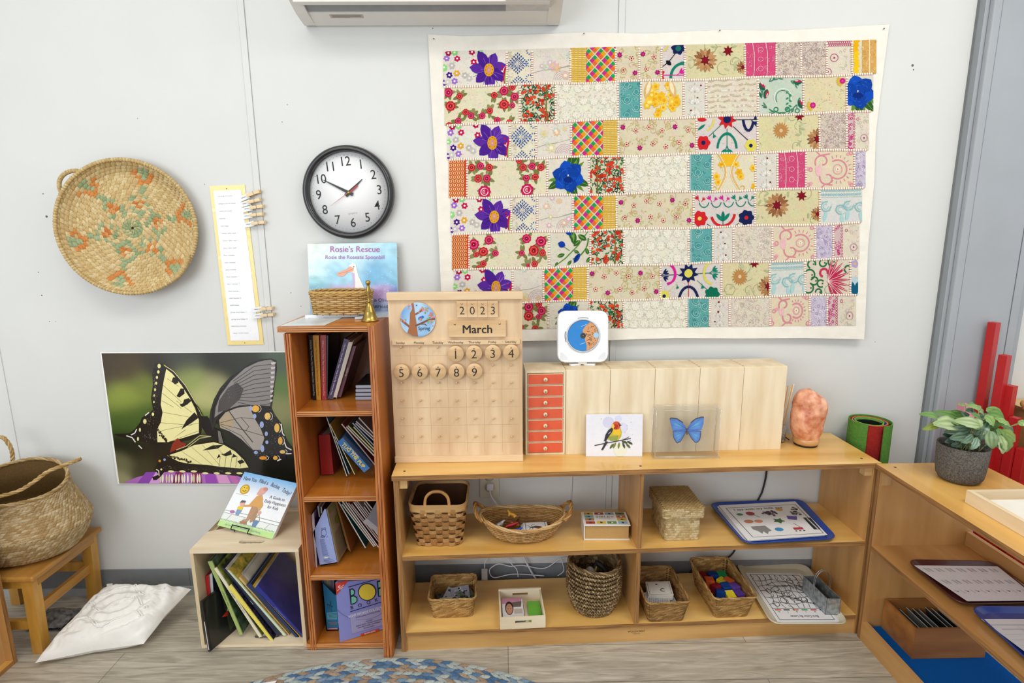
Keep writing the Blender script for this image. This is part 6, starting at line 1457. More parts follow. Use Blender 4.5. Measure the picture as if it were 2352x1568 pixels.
for i in range(1,6):
    x0,x1=xs[i]+.0006,xs[i+1]-.0004
    nm=['first plain birch box right of the orange drawers, under the disc player','second plain birch box from the orange drawers, behind the bird picture','middle one of the five plain birch boxes, behind left of the butterfly case','fourth plain birch box, behind the right of the butterfly case','rightmost plain birch box, nearest the pink salt lamp'][i-1]
    t=T('storage_box',nm,'box',sl((x0+x1)/2,Y0+DB/2,HS),'plain birch boxes in a row on the low shelf')
    b=MB(wood(['#d8bf96','#dcc49d','#d6bd92','#dac198','#dec7a2'][i-1],'#ecdab8','z',7,.45,.1)); b.M=MS
    th=.006; z0=HS+.0003; z1=HS+zk
    b.box(x0,x0+th,Y0,Y0+DB,z0,z1); b.box(x1-th,x1,Y0,Y0+DB,z0,z1); b.box(x0+th,x1-th,Y0,Y0+DB,z0,z0+th); b.build('case',t)
    b=MB(BIRCH); b.M=MS; b.box(x0+th,x1-th,Y0,Y0+DB,z1-th,z1)
    for k in range(5): b.box(x0+th-.006,x0+th,Y0+.012+.021*k,Y0+.022+.021*k,z1-.0001,z1+.0002,mat('#c9a878',.6))
    b.build('lid_board',t)
    b=MB(wood(['#dcc49b','#dfc8a2','#d9c097','#dec69e','#e3cda6'][i-1],'#efdfc0','z',8,.45,.1)); b.M=MS; b.box(x0+.0002,x1-.0002,Y0-.003,Y0-.0001,z0,z1-.002); b.build('face_panel',t)
# ================= disc player
c=F(1337,838,HS+zk+.0005); yp=c.y-.0
WP=mat('#f2f3f5',.3,var=.005,coat=.3)
pl_=W(1280,775,yp).x; pr_=W(1397,775,yp).x; zt=W(1337,714,yp).z; zb=W(1337,831,yp).z
cx=(pl_+pr_)/2; cz=(zt+zb)/2; hw=(pr_-pl_)/2; hh=(zt-zb)/2
t=T('disc_player','white square disc player with blue patterned disc, standing on the birch box','disc player',(cx,yp,HS+zk))
tilt=Matrix.Translation((cx,yp,cz))@Matrix.Rotation(-.10,4,'X')
b=MB(WP); b.M=tilt
rr=rrect(hw,hh,.026)
for (r0,r1,ya,yb_) in ((1,1,.0,.022),(.9,1,.03,.022),(.97,1,-.004,0)): pass
def face(sc,y): return [V((rr(k/48)[0]*sc,y,rr(k/48)[1]*sc)) for k in range(48)]
rings=[(.965,-.006),(.99,-.004),(1,0),(1,.018),(.97,.026),(.8,.03)]
vs=[];fs=[]
for sc,y in rings: vs+=face(sc,y)
for i in range(len(rings)-1):
    for k in range(48): l=(k+1)%48; fs.append((i*48+k,i*48+l,(i+1)*48+l,(i+1)*48+k))
fs.append(tuple(range(48))); fs.append(tuple(range(5*48,6*48))[::-1]); b.add(vs,fs,smooth=False)
b.build('body',t)
b=MB(mat('#c9cdd2',.2,metal=.2,coat=.5)); b.M=tilt; Rr=.0535; b.lathe([(Rr,.0061),(Rr+.001,.009),(Rr-.002,.0105),(Rr-.0035,.009),(Rr-.0035,.0061)],(0,0,.004),seg=56,ax=(0,-1,0)); b.build('lid_ring',t)
b=MB(PG); b.M=tilt; A=Art(b,lambda x,y,l: V((x*Rr,-.0072-l,.004-y*Rr)),PG,L=.0003,st=.0002)
A.disc(0,0,.92,'#2484d0',0,48); 
A.poly([(.42,-.82),(.62,-.7),(.8,-.45),(.9,-.15),(.92,.1),(.85,.35),(.7,.6),(.45,.8),(.2,.9),(.22,.6),(.15,.4),(.1,.15),(.0,-.1),(-.02,-.35),(.12,-.55)],'#d99a66',1)
for k in range(130):
    a=rnd.uniform(-1.1,1.35); q=rnd.uniform(.2,.86); x,y=q*cos(a),q*sin(a)
    if x>.18+.2*abs(y): A.disc(x,y,.03,rnd.choice(['#4c5a3a','#c07a4c','#e8b888','#6a4438','#3e5234']),2,5)
A.disc(.78,-.02,.17,'#a8cbe8',3,12); A.disc(0,0,.17,'#3a3a3c',4,20); A.disc(0,0,.07,'#151515',5,12); A.disc(0,0,.02,'#ddd',6,6)
A.line([(-.12,-.55),(.22,-.68)],.02,'#cfe4f4',2); A.line([(-.2,.52),(.12,.42)],.02,'#cfe4f4',2); b.build('disc',t)
b=MB(mat('#aeb2b8',.6)); b.M=tilt
for sx in (-1,1):
    for i in range(11):
        for j in range(11):
            x=sx*(hw-.010-.0022*i); z=-hh+.010+.0022*j
            if i+j<14 and (x/hw)**2+(z/hh)**2>.0 and math.hypot(x,z-.004)>.0575 and not (i+j<2): b.add([(x-.0006,-.0063,z-.0004),(x+.0006,-.0063,z-.0004),(x+.0006,-.0063,z+.0004),(x-.0006,-.0063,z+.0004)],[(0,1,2,3)])
b.build('speaker_grilles',t)
b=MB(mat('#3a3c40',.5)); b.M=tilt; A=Art(b,lambda x,y,l: V((x,-.0062-l,.004-y)),b.d,L=.0004); A.arc(0,0,.058,-pi/2-.3,-pi/2+.3,.0016,None); A.arc(0,0,.058,pi-.35,pi+.25,.0018,None); b.build('lid_slots',t)
b=MB(WP); 
zz=HS+zk+.0005
for sx in (-1,1):
    pts=[(cx+sx*.006,c.y-.004),(cx+sx*.038,c.y-.012),(cx+sx*.043,c.y-.002),(cx+sx*.036,c.y+.012),(cx+sx*.012,c.y+.02),(cx+sx*.0,c.y+.012)]
    b.add([(x,y,zz) for x,y in pts]+[(x,y,zz+.006) for x,y in pts],[tuple(range(6)),tuple(range(6,12))]+[(i,(i+1)%6,6+(i+1)%6,6+i) for i in range(6)])
b.box(cx-.014,cx+.014,c.y-.004,c.y+.016,zz+.004,zb+.006); b.build('stand',t)
# ================= bird print
c0=F(1346,1048,HS+.0005); c1=F(1475,1048,HS+.0005); zt=W(1410,952,c0.y+.012).z
t=T('bird_print','small canvas print of an orange-headed yellow bird on a branch','picture',(c0+c1)/2)
tl_=V((c0.x,c0.y+.012,zt)); tr_=V((c1.x,c1.y+.012,zt)); n=V((0,-1,.09)).normalized()
b=MB(PR); b.slab([c0,c1,tr_,tl_],(0,.006,.0006),PR,'#e9eaf2'); b.build('canvas',t)
b=MB(PR); ZB_=zc(1200,680,3.92); fr=qframe(tl_,tr_,c0,c1,n=n)
class AB(Art):
    def P(s,x,y,l): return s.fr((x-568)/514,(y-1066)/374,s.L+l*s.st)
A=AB(b,fr,PR,L=.0006,st=.0002)
for x,y,r,c in ((770,1130,50,'#d5d5ec'),(900,1180,45,'#dcdcf0'),(860,1100,30,'#d8dcf4'),(930,1250,30,'#e4e2ee'),(880,1380,60,'#e6ead8')): A.disc(x,y,r,c,0,16)
A.poly([(790,1180),(820,1140),(880,1180),(892,1220),(888,1260),(860,1295),(800,1300),(765,1285),(770,1240)],'#c3b23a',1)
A.poly([(800,1200),(870,1185),(888,1230),(870,1250),(810,1240)],'#ecc12c',2); A.poly([(768,1260),(860,1250),(850,1295),(790,1300)],'#93a04a',2)
A.disc(842,1160,38,'#d4562a',3,16); A.disc(836,1170,22,'#b3261c',4,12); A.poly([(792,1180),(810,1140),(826,1165),(812,1195)],'#ecc84a',4); A.disc(862,1145,6,'#1a1a1a',5,8); A.poly([(868,1148),(892,1156),(868,1168)],'#2a2624',5)
A.poly([(800,1178),(812,1190),(806,1215),(780,1250),(750,1300),(730,1300),(745,1240),(770,1200)],'#2b2a34',5); A.poly([(745,1300),(768,1305),(722,1382),(705,1380)],'#2b2a34',4); A.line([(790,1215),(770,1235)],6,'#b8c0d8',6)
A.line([(645,1340),(740,1320),(860,1298),(975,1275)],8,'#3a342c',4); A.line([(900,1290),(940,1270),(960,1262)],4,'#3a342c',4)
for x,y,a in ((840,1310,2.0),(870,1310,1.7),(900,1310,1.2),(930,1320,.8),(890,1300,.3),(940,1300,.5),(820,1320,2.2)): A.petal(x,y,62,20,a,rnd.choice(['#5c6634','#7c8440','#474c2a']),3)
for k in range(24): A.disc(rnd.uniform(700,1000),rnd.uniform(1090,1380),rnd.uniform(1.5,4.5),rnd.choice(['#3a3a4a','#b8b4c8','#8f3a3a','#a8b060']),5,6)
b.build('painting',t)
# ================= clear case with blue butterfly
def thin_glass(f,col):
    m=bpy.data.materials.new('acrylic'); m.use_nodes=True; nt=m.node_tree; N=nt.nodes; L=nt.links; N.remove(N['Principled BSDF'])
    t_=N.new('ShaderNodeBsdfTransparent'); t_.inputs[0].default_value=(.985,.985,.98,1); g=N.new('ShaderNodeBsdfGlossy'); g.inputs['Roughness'].default_value=.05
    df=N.new('ShaderNodeBsdfDiffuse'); n=N.new('ShaderNodeTexNoise'); n.inputs['Scale'].default_value=30; r=N.new('ShaderNodeValToRGB'); L.new(n.outputs['Fac'],r.inputs[0]); r.color_ramp.elements[0].color=lin(col); r.color_ramp.elements[1].color=lin('#ffffff'); L.new(r.outputs[0],df.inputs[0])
    m1=N.new('ShaderNodeMixShader'); m1.inputs[0].default_value=.5; L.new(g.outputs[0],m1.inputs[1]); L.new(df.outputs[0],m1.inputs[2])
    mx=N.new('ShaderNodeMixShader'); mx.inputs[0].default_value=f; L.new(t_.outputs[0],mx.inputs[1]); L.new(m1.outputs[0],mx.inputs[2]); L.new(mx.outputs[0],N['Material Output'].inputs[0]); return m
GL=thin_glass(.045,'#f4f0ea'); EDG=thin_glass(.6,'#f6efe2')
z0=HS+.0006; yf=-.217; yb=-.178
x0=F(1504,1052,z0).x; x1=F(1650,1051,z0).x; zt=W(1577,942,yf).z
t=T('butterfly_case','clear acrylic display case holding a mounted blue butterfly','display case',((x0+x1)/2,-.2,z0))
def pane(*a):
    b=MB(GL); b.box(*a); b.build('acrylic_pane',t)
pane(x0,x1,yf,yf+.0015,z0+.003,zt); pane(x0,x0+.0015,yf+.0016,yb,z0+.003,zt); pane(x1-.0015,x1,yf+.0016,yb,z0+.003,zt); pane(x0+.0016,x1-.0016,yf+.0016,yb,zt-.0015,zt); pane(x0-.005,x1+.005,yf-.004,yb+.004,z0,z0+.0026); pane(x0-.004,x1+.004,yb+.0005,yb+.003,z0+.003,zt+.006)
b=MB(EDG)
for p,q in (((x0,yf,z0+.004),(x0,yf,zt)),((x1,yf,z0+.004),(x1,yf,zt)),((x0,yf,zt),(x1,yf,zt)),((x0,yf,z0+.004),(x1,yf,z0+.004)),((x0,yf,zt),(x0,yb,zt)),((x1,yf,zt),(x1,yb,zt)),((x0,yb,zt+.004),(x1,yb,zt+.004)),((x0,yb,z0+.004),(x0,yb,zt)),((x1,yb,z0+.004),(x1,yb,zt)),((x0-.005,yf-.004,z0+.0015),(x1+.005,yf-.004,z0+.0015))): b.tube([p,q],.0009,seg=5)
b.build('polished_edges',t)
yb2=-.195
tb=T('blue_butterfly','iridescent blue morpho-like butterfly mounted inside the clear case'.replace('morpho-like ','mounted ').replace('mounted inside','held inside'),'butterfly',W(1577,1015,yb2))
for nm,P_,cs in (('left_forewing',[(478,835),(440,770),(385,735),(330,728),(318,738),(330,790),(345,845),(400,850),(470,850)],0),('right_forewing',[(478,835),(515,770),(560,735),(620,718),(636,722),(632,780),(612,840),(560,848),(485,850)],1),('left_hindwing',[(472,850),(400,848),(347,852),(350,895),(362,930),(385,962),(415,950),(440,910),(462,870)],2),('right_hindwing',[(485,850),(560,848),(608,852),(606,885),(598,930),(575,955),(555,957),(520,920),(495,875)],3)):
    ZN=zc(1460,780,4.055); cxn=478
    def fr(x,y,l): u,v=ZN(x,y); return W(u,v,yb2-.00006*abs(x-cxn)-l-(.001 if cs<2 else 0))
    b=MB(PG); mx=sum(p[0] for p in P_)/len(P_); my=sum(p[1] for p in P_)/len(P_)
    n=len(P_); vs=[fr(mx,my,.0006)]+[fr(x,y,.0003) for x,y in P_]
    cl=[lin('#5cb4f0')]+[lin('#3a78e0') for _ in P_]
    b.add(vs,[(0,i+1,(i+1)%n+1) for i in range(n)],PG,cl); b.add([v+V((0,.0012,0)) for v in vs[1:]],[tuple(range(n))],PG,'#4a3020')
    A=Art(b,fr,PG,L=.0009,st=.0002); Q_=P_+[P_[0]]; A.line(Q_[1:] if cs>1 else Q_[1:5],9 if cs<2 else 6,'#3a2418',1)
    for i in range(2,n-1): A.line([P_[0],P_[i]],1.8,'#2a58b0',1)
    b.build(nm,tb)
b=MB(mat('#3a2a20',.8)); b.tube([W(1577.5,984,yb2-.003),W(1577.5,990,yb2-.003),W(1578,998,yb2-.002)],[.0018,.003,.0012],seg=8); b.tube([W(1577,984,yb2-.003),W(1572,976,yb2-.004)],.0003,seg=4); b.tube([W(1577.5,984,yb2-.003),W(1582,976,yb2-.004)],.0003,seg=4); b.build('body',tb)
# ================= reed diffuser
c=V((.931,-.082,HS)); t=T('reed_diffuser','small glass reed diffuser bottle tucked beside the rightmost birch box','diffuser',c)
b=MB(mat('#f2f4f4',.05,var=0,trans=.9,spec=.5)); b.lathe([(.018,0),(.02,.004),(.02,.05),(.008,.062),(.008,.075),(.0065,.075),(.0065,.06),(.018,.048),(.018,.004),(0,.004)],c,seg=24); b.build('bottle',t)
b=MB(mat('#5a3442',.4)); b.lathe([(0,.0045),(.017,.0045),(.017,.014),(0,.014)],c,seg=20); b.build('fragrance_stones',t)
for k in range(6):
    b=MB(mat(['#d8b27c','#e8d0a4','#c99a60','#e4c898','#d0a46c','#efe0c0'][k],.6)); a=.25+k*.2
    b.tube([c+V((-.005+.002*k,.002*(k%3-1),.008)),c+V((.004+.0065*k,-.004+.004*(k%3),.19+.002*k))],.0016,seg=6); b.build('reed',t)
# ================= salt lamp
c=F(1857,1025,HS+.0005); c.y+=.02
t=T('salt_lamp','rough pink rock salt lamp on a round wooden base','salt lamp',c)
b=MB(wood('#c08850','#d8a870','x',10,.3,.4)); b.lathe([(.037,.006),(.040,.01),(.0415,.018),(.041,.024),(.038,.027),(0,.027)],c,seg=40); b.build('wooden_base',t)
b=MB(mat('#1c1a18',.6)); b.lathe([(.035,0),(.037,.003),(.036,.0062),(0,.0062)],c,seg=32); b.build('foot_ring',t)
SALT=mat('#c8693c',.35,var=.1,scale=34,sss=.2,bump=.8,bscale=60,c2='#efb795',spec=.6,detail=6)
b=MB(SALT); hS=W(1858,891,c.y).z-c.z-.022
prf=[.036,.044,.049,.051,.052,.053,.0535,.053,.052,.0515,.050,.046,.040,.030,.0]
def sf(s,q):
    a=2*pi*s; i=min(int(q*14),13); f=q*14-i; r=prf[i]*(1-f)+prf[i+1]*f; z=.022+hS*(q**.85 if q<1 else 1)
    k=1+.13*noise.noise(V((cos(a)*1.6,sin(a)*1.6,q*2.4)))+.05*noise.noise(V((cos(a)*5,sin(a)*5,q*7)))
    dz=-.018*max(0,cos(a)-.25)*(q>.75)*(q-.75)*4
    return c+V((r*k*cos(a)-.004*(q>.8)*(q-.8)*5,r*k*sin(a),z+dz))
b.grid(sf,56,50,wrapu=True); b.build('salt_rock',t)
b=MB(mat('#141414',.5)); b.tube(spline([c+V((-.04,.03,.004)),c+V((-.05,.055,.012)),c+V((-.055,.085,.012)),c+V((-.06,.11,.002))],6),.0017,seg=6); b.build('lamp_cord',t)
# ================= rolled felt mats
c=V((1.238,-.078,0)); t=T('felt_roll','rolled felt mats in green, red and blue standing behind the shelf end','mat roll',c)
zt=.668
def spiral(name,r0,r1,a0,a1,col,z,inner=None):
    b=MB(mat(col,.95,var=.12,scale=120,bump=.5,bscale=400,spec=.05)); n=60; vs=[]
    for k in range(n+1):
        a=a0+(a1-a0)*k/n; r=r0+(r1-r0)*k/n; th=.0032
        for rr_,zz in ((r,.001),(r,z),(r+th,z),(r+th,.001)): vs.append(c+V((rr_*cos(a),rr_*sin(a),zz)))
    fs=[(k*4+j,k*4+(j+1)%4,(k+1)*4+(j+1)%4,(k+1)*4+j) for k in range(n) for j in range(4)]+[(0,1,2,3),(n*4+3,n*4+2,n*4+1,n*4)]
    b.add(vs,fs); b.build(name,t)
spiral('green_felt_mat',.0655,.0565,-1.48,-1.48+5.57,'#5a8a3c',zt)
spiral('red_felt_mat',.052,.0555,-2.75,-2.75+2*pi*.98,'#9c2c28',zt-.004)
spiral('orange_felt_mat',.048,.0505,0,2*pi,'#c8764c',zt-.003); spiral('blue_felt_mat',.044,.0465,.5,.5+2*pi,'#2c4c94',zt-.005); spiral('light_green_felt_mat',.0395,.0425,-1,-1+2*pi,'#7cac50',zt-.003); spiral('black_felt_mat',.034,.0385,0,2*pi,'#1c2420',zt-.01)
# ================= wall outlet, plugs and cords
t=T('wall_outlet','cream wall outlet with a plug in it, under the shelf top','outlet',W(1124,1128))
p=W(1124,1106,-.002); b=MB(mat('#d9d4c2',.4)); b.box(p.x-.035,p.x+.035,-.006,0,p.z-.06,p.z+.06,bev=.002); b.build('cover_plate',t)
b=MB(mat('#cfcab8',.4)); 
for dz in (.02,-.02): b.lathe([(.017,.006),(.017,.0075),(0,.0075)],(p.x,0,p.z+dz),seg=24,ax=(0,-1,0))
b.build('sockets',t)
WC=mat('#dfe0e4',.45); 
b=MB(WC); a=V((p.x+.003,-.0075,p.z-.012)); b.box(a.x-.012,a.x+.012,-.026,-.0077,a.z-.012,a.z+.012,bev=.003); b.tube(spline([a+V((0,-.016,-.01)),a+V((.002,-.018,-.03)),a+V((.02,-.02,-.06)),a+V((.045,-.02,-.1)),a+V((.07,-.015,-.16)),a+V((.12,-.012,-.28)),a+V((.16,-.012,-.36)),V((a.x+.2,-.03,.012)) ],6),.0035,seg=7)
b.build('cord',loc=a,label='thick grey-white power cord running down from the wall outlet',cat='cord')
def cord(label,pts,r,col='#dfe0ea',m=None):
    b=MB(m or mat(col,.45)); b.tube(spline(pts,8),r,seg=6); b.build('cord',loc=pts[0],label=label,cat='cord')
cord('thin white cord hanging down the wall behind the middle left bay',[W(1314,1090,-.004),W(1313,1120,-.004),W(1310,1180,-.004),V((.235,-.006,.26)),V((.24,-.01,.15))],.0015,'#e8e8ea')
cord('black cord curving down the wall in the right middle bay',[W(1762,1070,-.008),W(1758,1100,-.008),W(1750,1130,-.008),W(1740,1150,-.008),W(1700,1235,-.008),W(1672,1280,-.008),V((.70,-.02,.1)),V((.66,-.02,.02))],.0032,'#151515')
cord('long white looping cord lying across the power strip in the lower left bay',[W(1250,1322,-.03),W(1180,1318,-.03),W(1135,1326,-.035),W(1124,1310,-.03),W(1136,1298,-.025),W(1150,1295,-.02),W(1172,1300,-.02),W(1200,1298,-.02),W(1240,1305,-.02),W(1260,1301,-.02),W(1285,1284,-.015),W(1310,1279,-.012)],.0018)
cord('white cord dropping steeply past the looping cord in the lower left bay',[W(1162,1279,-.020),W(1175,1295,-.027),W(1187,1308,-.036),W(1190,1325,-.041)],.0016)
cord('white cord curling down behind the round basket',[W(1288,1281,-.015),W(1294,1300,-.02),W(1294,1312,-.022),W(1281,1322,-.028)],.0016)
cord('white charger lead rising from the small white adapter',[W(1113,1305,-.03),W(1114,1290,-.025),W(1122,1280,-.015),W(1130,1270,-.01)],.0018)
t=W(1113,1318,-.035); b=MB(mat('#c9c8ca',.45)); b.box(t.x-.011,t.x+.011,-.05,-.028,t.z-.03,t.z+.018,bev=.002); b.build('charger_adapter',loc=t,label='small white charger adapter at the back of the lower left bay',cat='adapter')
b=MB(mat('#2a2c30',.5)); b.box(.0,.24,-.045,-.014,.0,.036,bev=.004); 
t=T('power_strip','dark power strip lying on the floor behind the lower left bay','power strip',(.12,-.03,0)); b.build('strip_body',t)
b=MB(PR); A=Art(b,lambda x,y,l: W(x,y,-.046-l) if 0 else V((.03+x,-.0455-l,.028-y)),PR,L=.0004)
for k in range(5): A.line([(0,.004*k),(.035,.004*k-.002)],.0018,'#d0d0d0',0)
b.build('printed_label',t)
# ================= items in the middle bays
def onm(u,v): return F(u,v,ZM)
def onb(u,v): return F(u,v,ZB)
# chip basket with handle
def chip():
    a=onm(958,1258); c_=onm(1058,1256); cx=(a.x+c_.x)/2; yF_=a.y+.004; hw=(c_.x-a.x)/2; dep=.075
    h=W(1000,1172,yF_-.02).z-ZM
    cy=yF_+dep
    t=T('splint_basket','tall brown splint-woven basket with a bentwood handle','basket',(cx,cy,ZM))
    r0=rrect(hw,dep*.93,.02); r1=rrect(hw*1.28,dep*1.18,.028)
    def fn(s,q):
        x0,y0=r0(s);x1,y1=r1(s); return V((cx+x0*(1-q)+x1*q,cy+y0*(1-q)+y1*q,ZM+.001+h*q))
    b=MB(WV); b.grid(lambda s,q:fn(s,q)*1.0,64,6,col='#5a3c1e',wrapu=True)
    NR=9;NC=28
    for i in range(NR):
        for j in range(NC):
            ta=i/NR; tb_=(i+1)/NR
            if (i+j)%2==0: # weaver over
                cells_=[];vs=[]
                for bb in range(3):
                    for aa in range(5):
                        u=aa/4; s=(j-.12+1.24*u)/NC; q=ta+(tb_-ta)*(.06+.88*bb/2); vs.append(fn(s,q)+nrm(fn,s,q)*.0045*sin(pi*u)**.7)
                b.add(vs,[(y*5+x,y*5+x+1,(y+1)*5+x+1,(y+1)*5+x) for y in range(2) for x in range(4)],WV,mixh('#b07c45','#caa06a',rnd.random()),True)
            else:
                vs=[]
                for bb in range(3):
                    for aa in range(2):
                        s=(j+.1+.8*aa)/NC; q=ta+(tb_-ta)*(bb/2); vs.append(fn(s,min(q,1))+nrm(fn,s,min(q,.99))*.0022*sin(pi*bb/2))
                b.add(vs,[(y*2,y*2+1,y*2+3,y*2+2) for y in range(2)],WV,mixh('#a06c38','#b98a55',rnd.random()),True)
    b.add([fn(k/32,.01) for k in range(32)],[tuple(range(32))],WV,'#6a4524'); b.build('woven_body',t)
    b=MB(wood('#b58a52','#cfa670','x',12,.5,.1))
    def rimf(off):
        def f(s,q): 
            p=fn(s,.93+.16*q); n=nrm(fn,s,.9); return p+n*off
        return f
    b.grid(rimf(.0035),64,2,wrapu=True); b.grid(rimf(-.003),64,2,wrapu=True); b.grid(lambda s,q: rimf(.0035)(s,1).lerp(rimf(-.003)(s,1),q),64,1,wrapu=True); b.grid(lambda s,q: rimf(.0035)(s,0).lerp(rimf(-.003)(s,0),q),64,1,wrapu=True); b.build('rim_band',t)
    hy=cy-dep*1.15
    b=MB(wood('#b07a3c','#c9985a','x',12,.45,.2)); zt_=ZM+h; hx=.037; hh_=.056
    pts=[(cx-hx,zt_-.02),(cx-hx,zt_+.02),(cx-hx*.86,zt_+hh_*.75),(cx-hx*.45,zt_+hh_),(cx,zt_+hh_*1.05),(cx+hx*.45,zt_+hh_),(cx+hx*.86,zt_+hh_*.75),(cx+hx,zt_+.02),(cx+hx,zt_-.02)]
    P_=spline([V((x,hy,z)) for x,z in pts],5); vs=[]
    for i,p in enumerate(P_):
        tt=(P_[min(i+1,len(P_)-1)]-P_[max(i-1,0)]).normalized(); nn_=V((tt.z,0,-tt.x)); lean=V((0,max(0,p.z-zt_)*.0,0)); bk=V((0,.004+0*i,0)); wv=V((0,.0035,0))
        w=.013 if 1 else 0
        for dn_,dy in ((.0042,-.0035),(.0042,.003),(-.0042,.003),(-.0042,-.0035)): vs.append(p+nn_*-dn_+V((0,dy,0)))
    n=len(P_); b.add(vs,[(k*4+j,k*4+(j+1)%4,(k+1)*4+(j+1)%4,(k+1)*4+j) for k in range(n-1) for j in range(4)]+[(0,1,2,3),(n*4-1,n*4-2,n*4-3,n*4-4)],None,None,True)
    b.build('handle',t)
    b=MB(mat('#50341f',.25,coat=.6,spec=.6)); b.grid(lambda s,q: V((cx,cy,0)).lerp(fn(s,q),.965)*1.0 if 0 else V((cx+(fn(s,q).x-cx)*.955,cy+(fn(s,q).y-cy)*.955,fn(s,q).z+.004)),48,4,wrapu=True); b.build('dark_liner',t)
chip()
# oval wicker basket
def oval():
    bl=onm(1125,1238); br_=onm(1285,1238); f_=onm(1205,1249)
    yF_=f_.y; cx=(W(1112,1190,-.2).x+W(1290,1190,-.2).x)/2; a0=.088; b0=.05; a1=.138; b1=.082; h=.062
    cy=yF_+b0+.004
    t=T('oval_basket','wide oval wicker basket with two looped handles holding toy animals and cards','basket',(cx,cy,ZM))
    def fn(s,q):
        q2=q**.8 if q>0 else 0; a=a0+(a1-a0)*q2; bb=b0+(b1-b0)*q2; an=2*pi*s
        z=ZM+.003+h*q+ .010*q*cos(2*an)
        return V((cx+a*cos(an),cy+bb*sin(an),z))
    b=MB(WV); b.grid(lambda s,q:fn(s,q),64,8,col='#9a6e3a',wrapu=True)
    wicker(b,fn,13,26,.0021,pick('#c99a5c','#b98a4c','#d8ae74'),amp=.0019,seg=5,samp=4)
    b.add([fn(k/40,.0) for k in range(40)],[tuple(range(40))],WV,'#a87c48')
    b.build('woven_body',t)
    b=MB(WV)
    for k in range(26): b.tube([fn(k/26,q/5) for q in range(6)],.0017,col='#c08e50',seg=5)
    b.build('stakes',t)
    b=MB(WV); braid(b,[fn(k/90,1)+V((0,0,.003)) for k in range(91)],.0062,lambda k:['#d8ae74','#c4945a','#e0bc88'][k],tw=.42); b.build('rim_braid',t)
    for sx in (-1,1):
        b=MB(WV); base=cx+sx*a1
        P_=spline([V((cx+sx*(a1-.008),cy-.045,ZM+h+.012)),V((base+sx*.010,cy-.036,ZM+h+.030)),V((base+sx*.017,cy-.012,ZM+h+.047)),V((base+sx*.017,cy+.012,ZM+h+.047)),V((base+sx*.008,cy+.036,ZM+h+.030)),V((cx+sx*(a1-.01),cy+.045,ZM+h+.012))],6)
        braid(b,P_,.006,lambda k:['#b88444','#a87438','#c8985a'][k],tw=.5); b.build('handle',t)
    # things in it
    zi=ZM+.010
    cards=[('postcard with a brown beetle-like insect drawing lying on top of the basket cards',1)]
    for k in range(4):
        b=MB(PR); q=[W(*p,0) for p in ()]
        base=[V((cx+.002,cy-.034,zi+.022)),V((cx+.083,cy-.030,zi+.022)),V((cx+.078,cy+.018,zi+.026)),V((cx+.0,cy+.014,zi+.026))]
        o=V((.0025*(k-3),-.001*(3-k),-.0022*(3-k))); base=[p+o for p in base]
        b.hexa([p-V((0,0,.0008)) for p in base]+base,None,'#e8e8ea')
        if k==3:
            A=Art(b,qframe(base[3],base[2],base[0],base[1],n=(0,0,1)),PR,L=.0004)
            A.line([(.09,0),(.09,1)],.02,'#2c3a6a',0); A.line([(.91,0),(.91,1)],.02,'#2c3a6a',0)
            A.poly([(.4,.5),(.5,.42),(.7,.5),(.86,.72),(.82,.8),(.6,.74),(.42,.64)],'#6a4434',1); A.poly([(.25,.55),(.42,.5),(.44,.62),(.3,.64)],'#2c2018',1)
            for p in ([(.3,.56),(.2,.35),(.12,.3)],[(.36,.54),(.34,.3),(.5,.25)],[(.3,.62),(.2,.85)],[(.38,.64),(.34,.9)],[(.28,.58),(.12,.5)]): A.line(p,.018,'#2c2018',1)
        b.build('picture_card',loc=base[0],label='picture card with a brown insect on top of the stack in the oval basket' if k==3 else 'picture card %s in the stack in the oval basket'%['at the bottom','second from the bottom','second from the top'][k],cat='card',group='cards in the oval basket')
    def animal(label,x,y,z,s,col,col2=None,rot=0,roll=0):
        # small four-legged toy: skinned chain
        import bmesh
        me=bpy.data.meshes.new('toy_animal'); bm=bmesh.new()
        P=[(0,0,0),(.5,0,.06),(-.5,0,.02),(.72,0,.35),(1.0,0,.34),(.45,.16,-.42),(.45,-.16,-.42),(-.45,.16,-.42),(-.45,-.16,-.42),(-.8,0,-.1)]
        R=[.24,.22,.22,.14,.10,.075,.075,.08,.08,.04]; E=[(0,1),(0,2),(1,3),(3,4),(1,5),(1,6),(2,7),(2,8),(2,9)]
        vs=[bm.verts.new(p) for p in P]; [bm.edges.new((vs[a],vs[b_])) for a,b_ in E]; bm.to_mesh(me); bm.free()
        o=bpy.data.objects.new('toy_animal',me); COL.objects.link(o); mo=o.modifiers.new('s','SKIN'); 
        for i,sv in enumerate(me.skin_vertices[0].data): sv.radius=(R[i],R[i]); sv.use_root=(i==0)
        o.modifiers.new('u','SUBSURF').levels=1
        m=mat(col,.35,var=.05) if not col2 else mat(col,.35,var=.0,scale=1.6,c2=col2,detail=0)
        me.materials.append(m); mo.use_smooth_shade=True
        s*=1.3; o.location=(x,y,z+.012); o.scale=(s,s,s); o.rotation_euler=(roll,0,rot); o['label']=label; o['category']='toy animal'; o['group']='toy animals in the oval basket'
    animal('black and white toy animal at the left of the pile in the oval basket',cx-.080,cy-.016,zi+.026,.019,'#101010','#e8e8e8',.6,.3)
    animal('brown toy bear lying behind the red toy in the oval basket',cx-.052,cy+.012,zi+.022,.02,'#7a4a2c','#8f5a38',-.4,1.2)
    animal('red toy creature in the middle of the toy pile in the oval basket',cx-.040,cy-.018,zi+.024,.019,'#b01c24',None,.5,.8)
    animal('yellow toy fish-shaped animal on top of the pile in the oval basket',cx-.034,cy+.022,zi+.040,.017,'#d8a02c',None,2.6,.4)
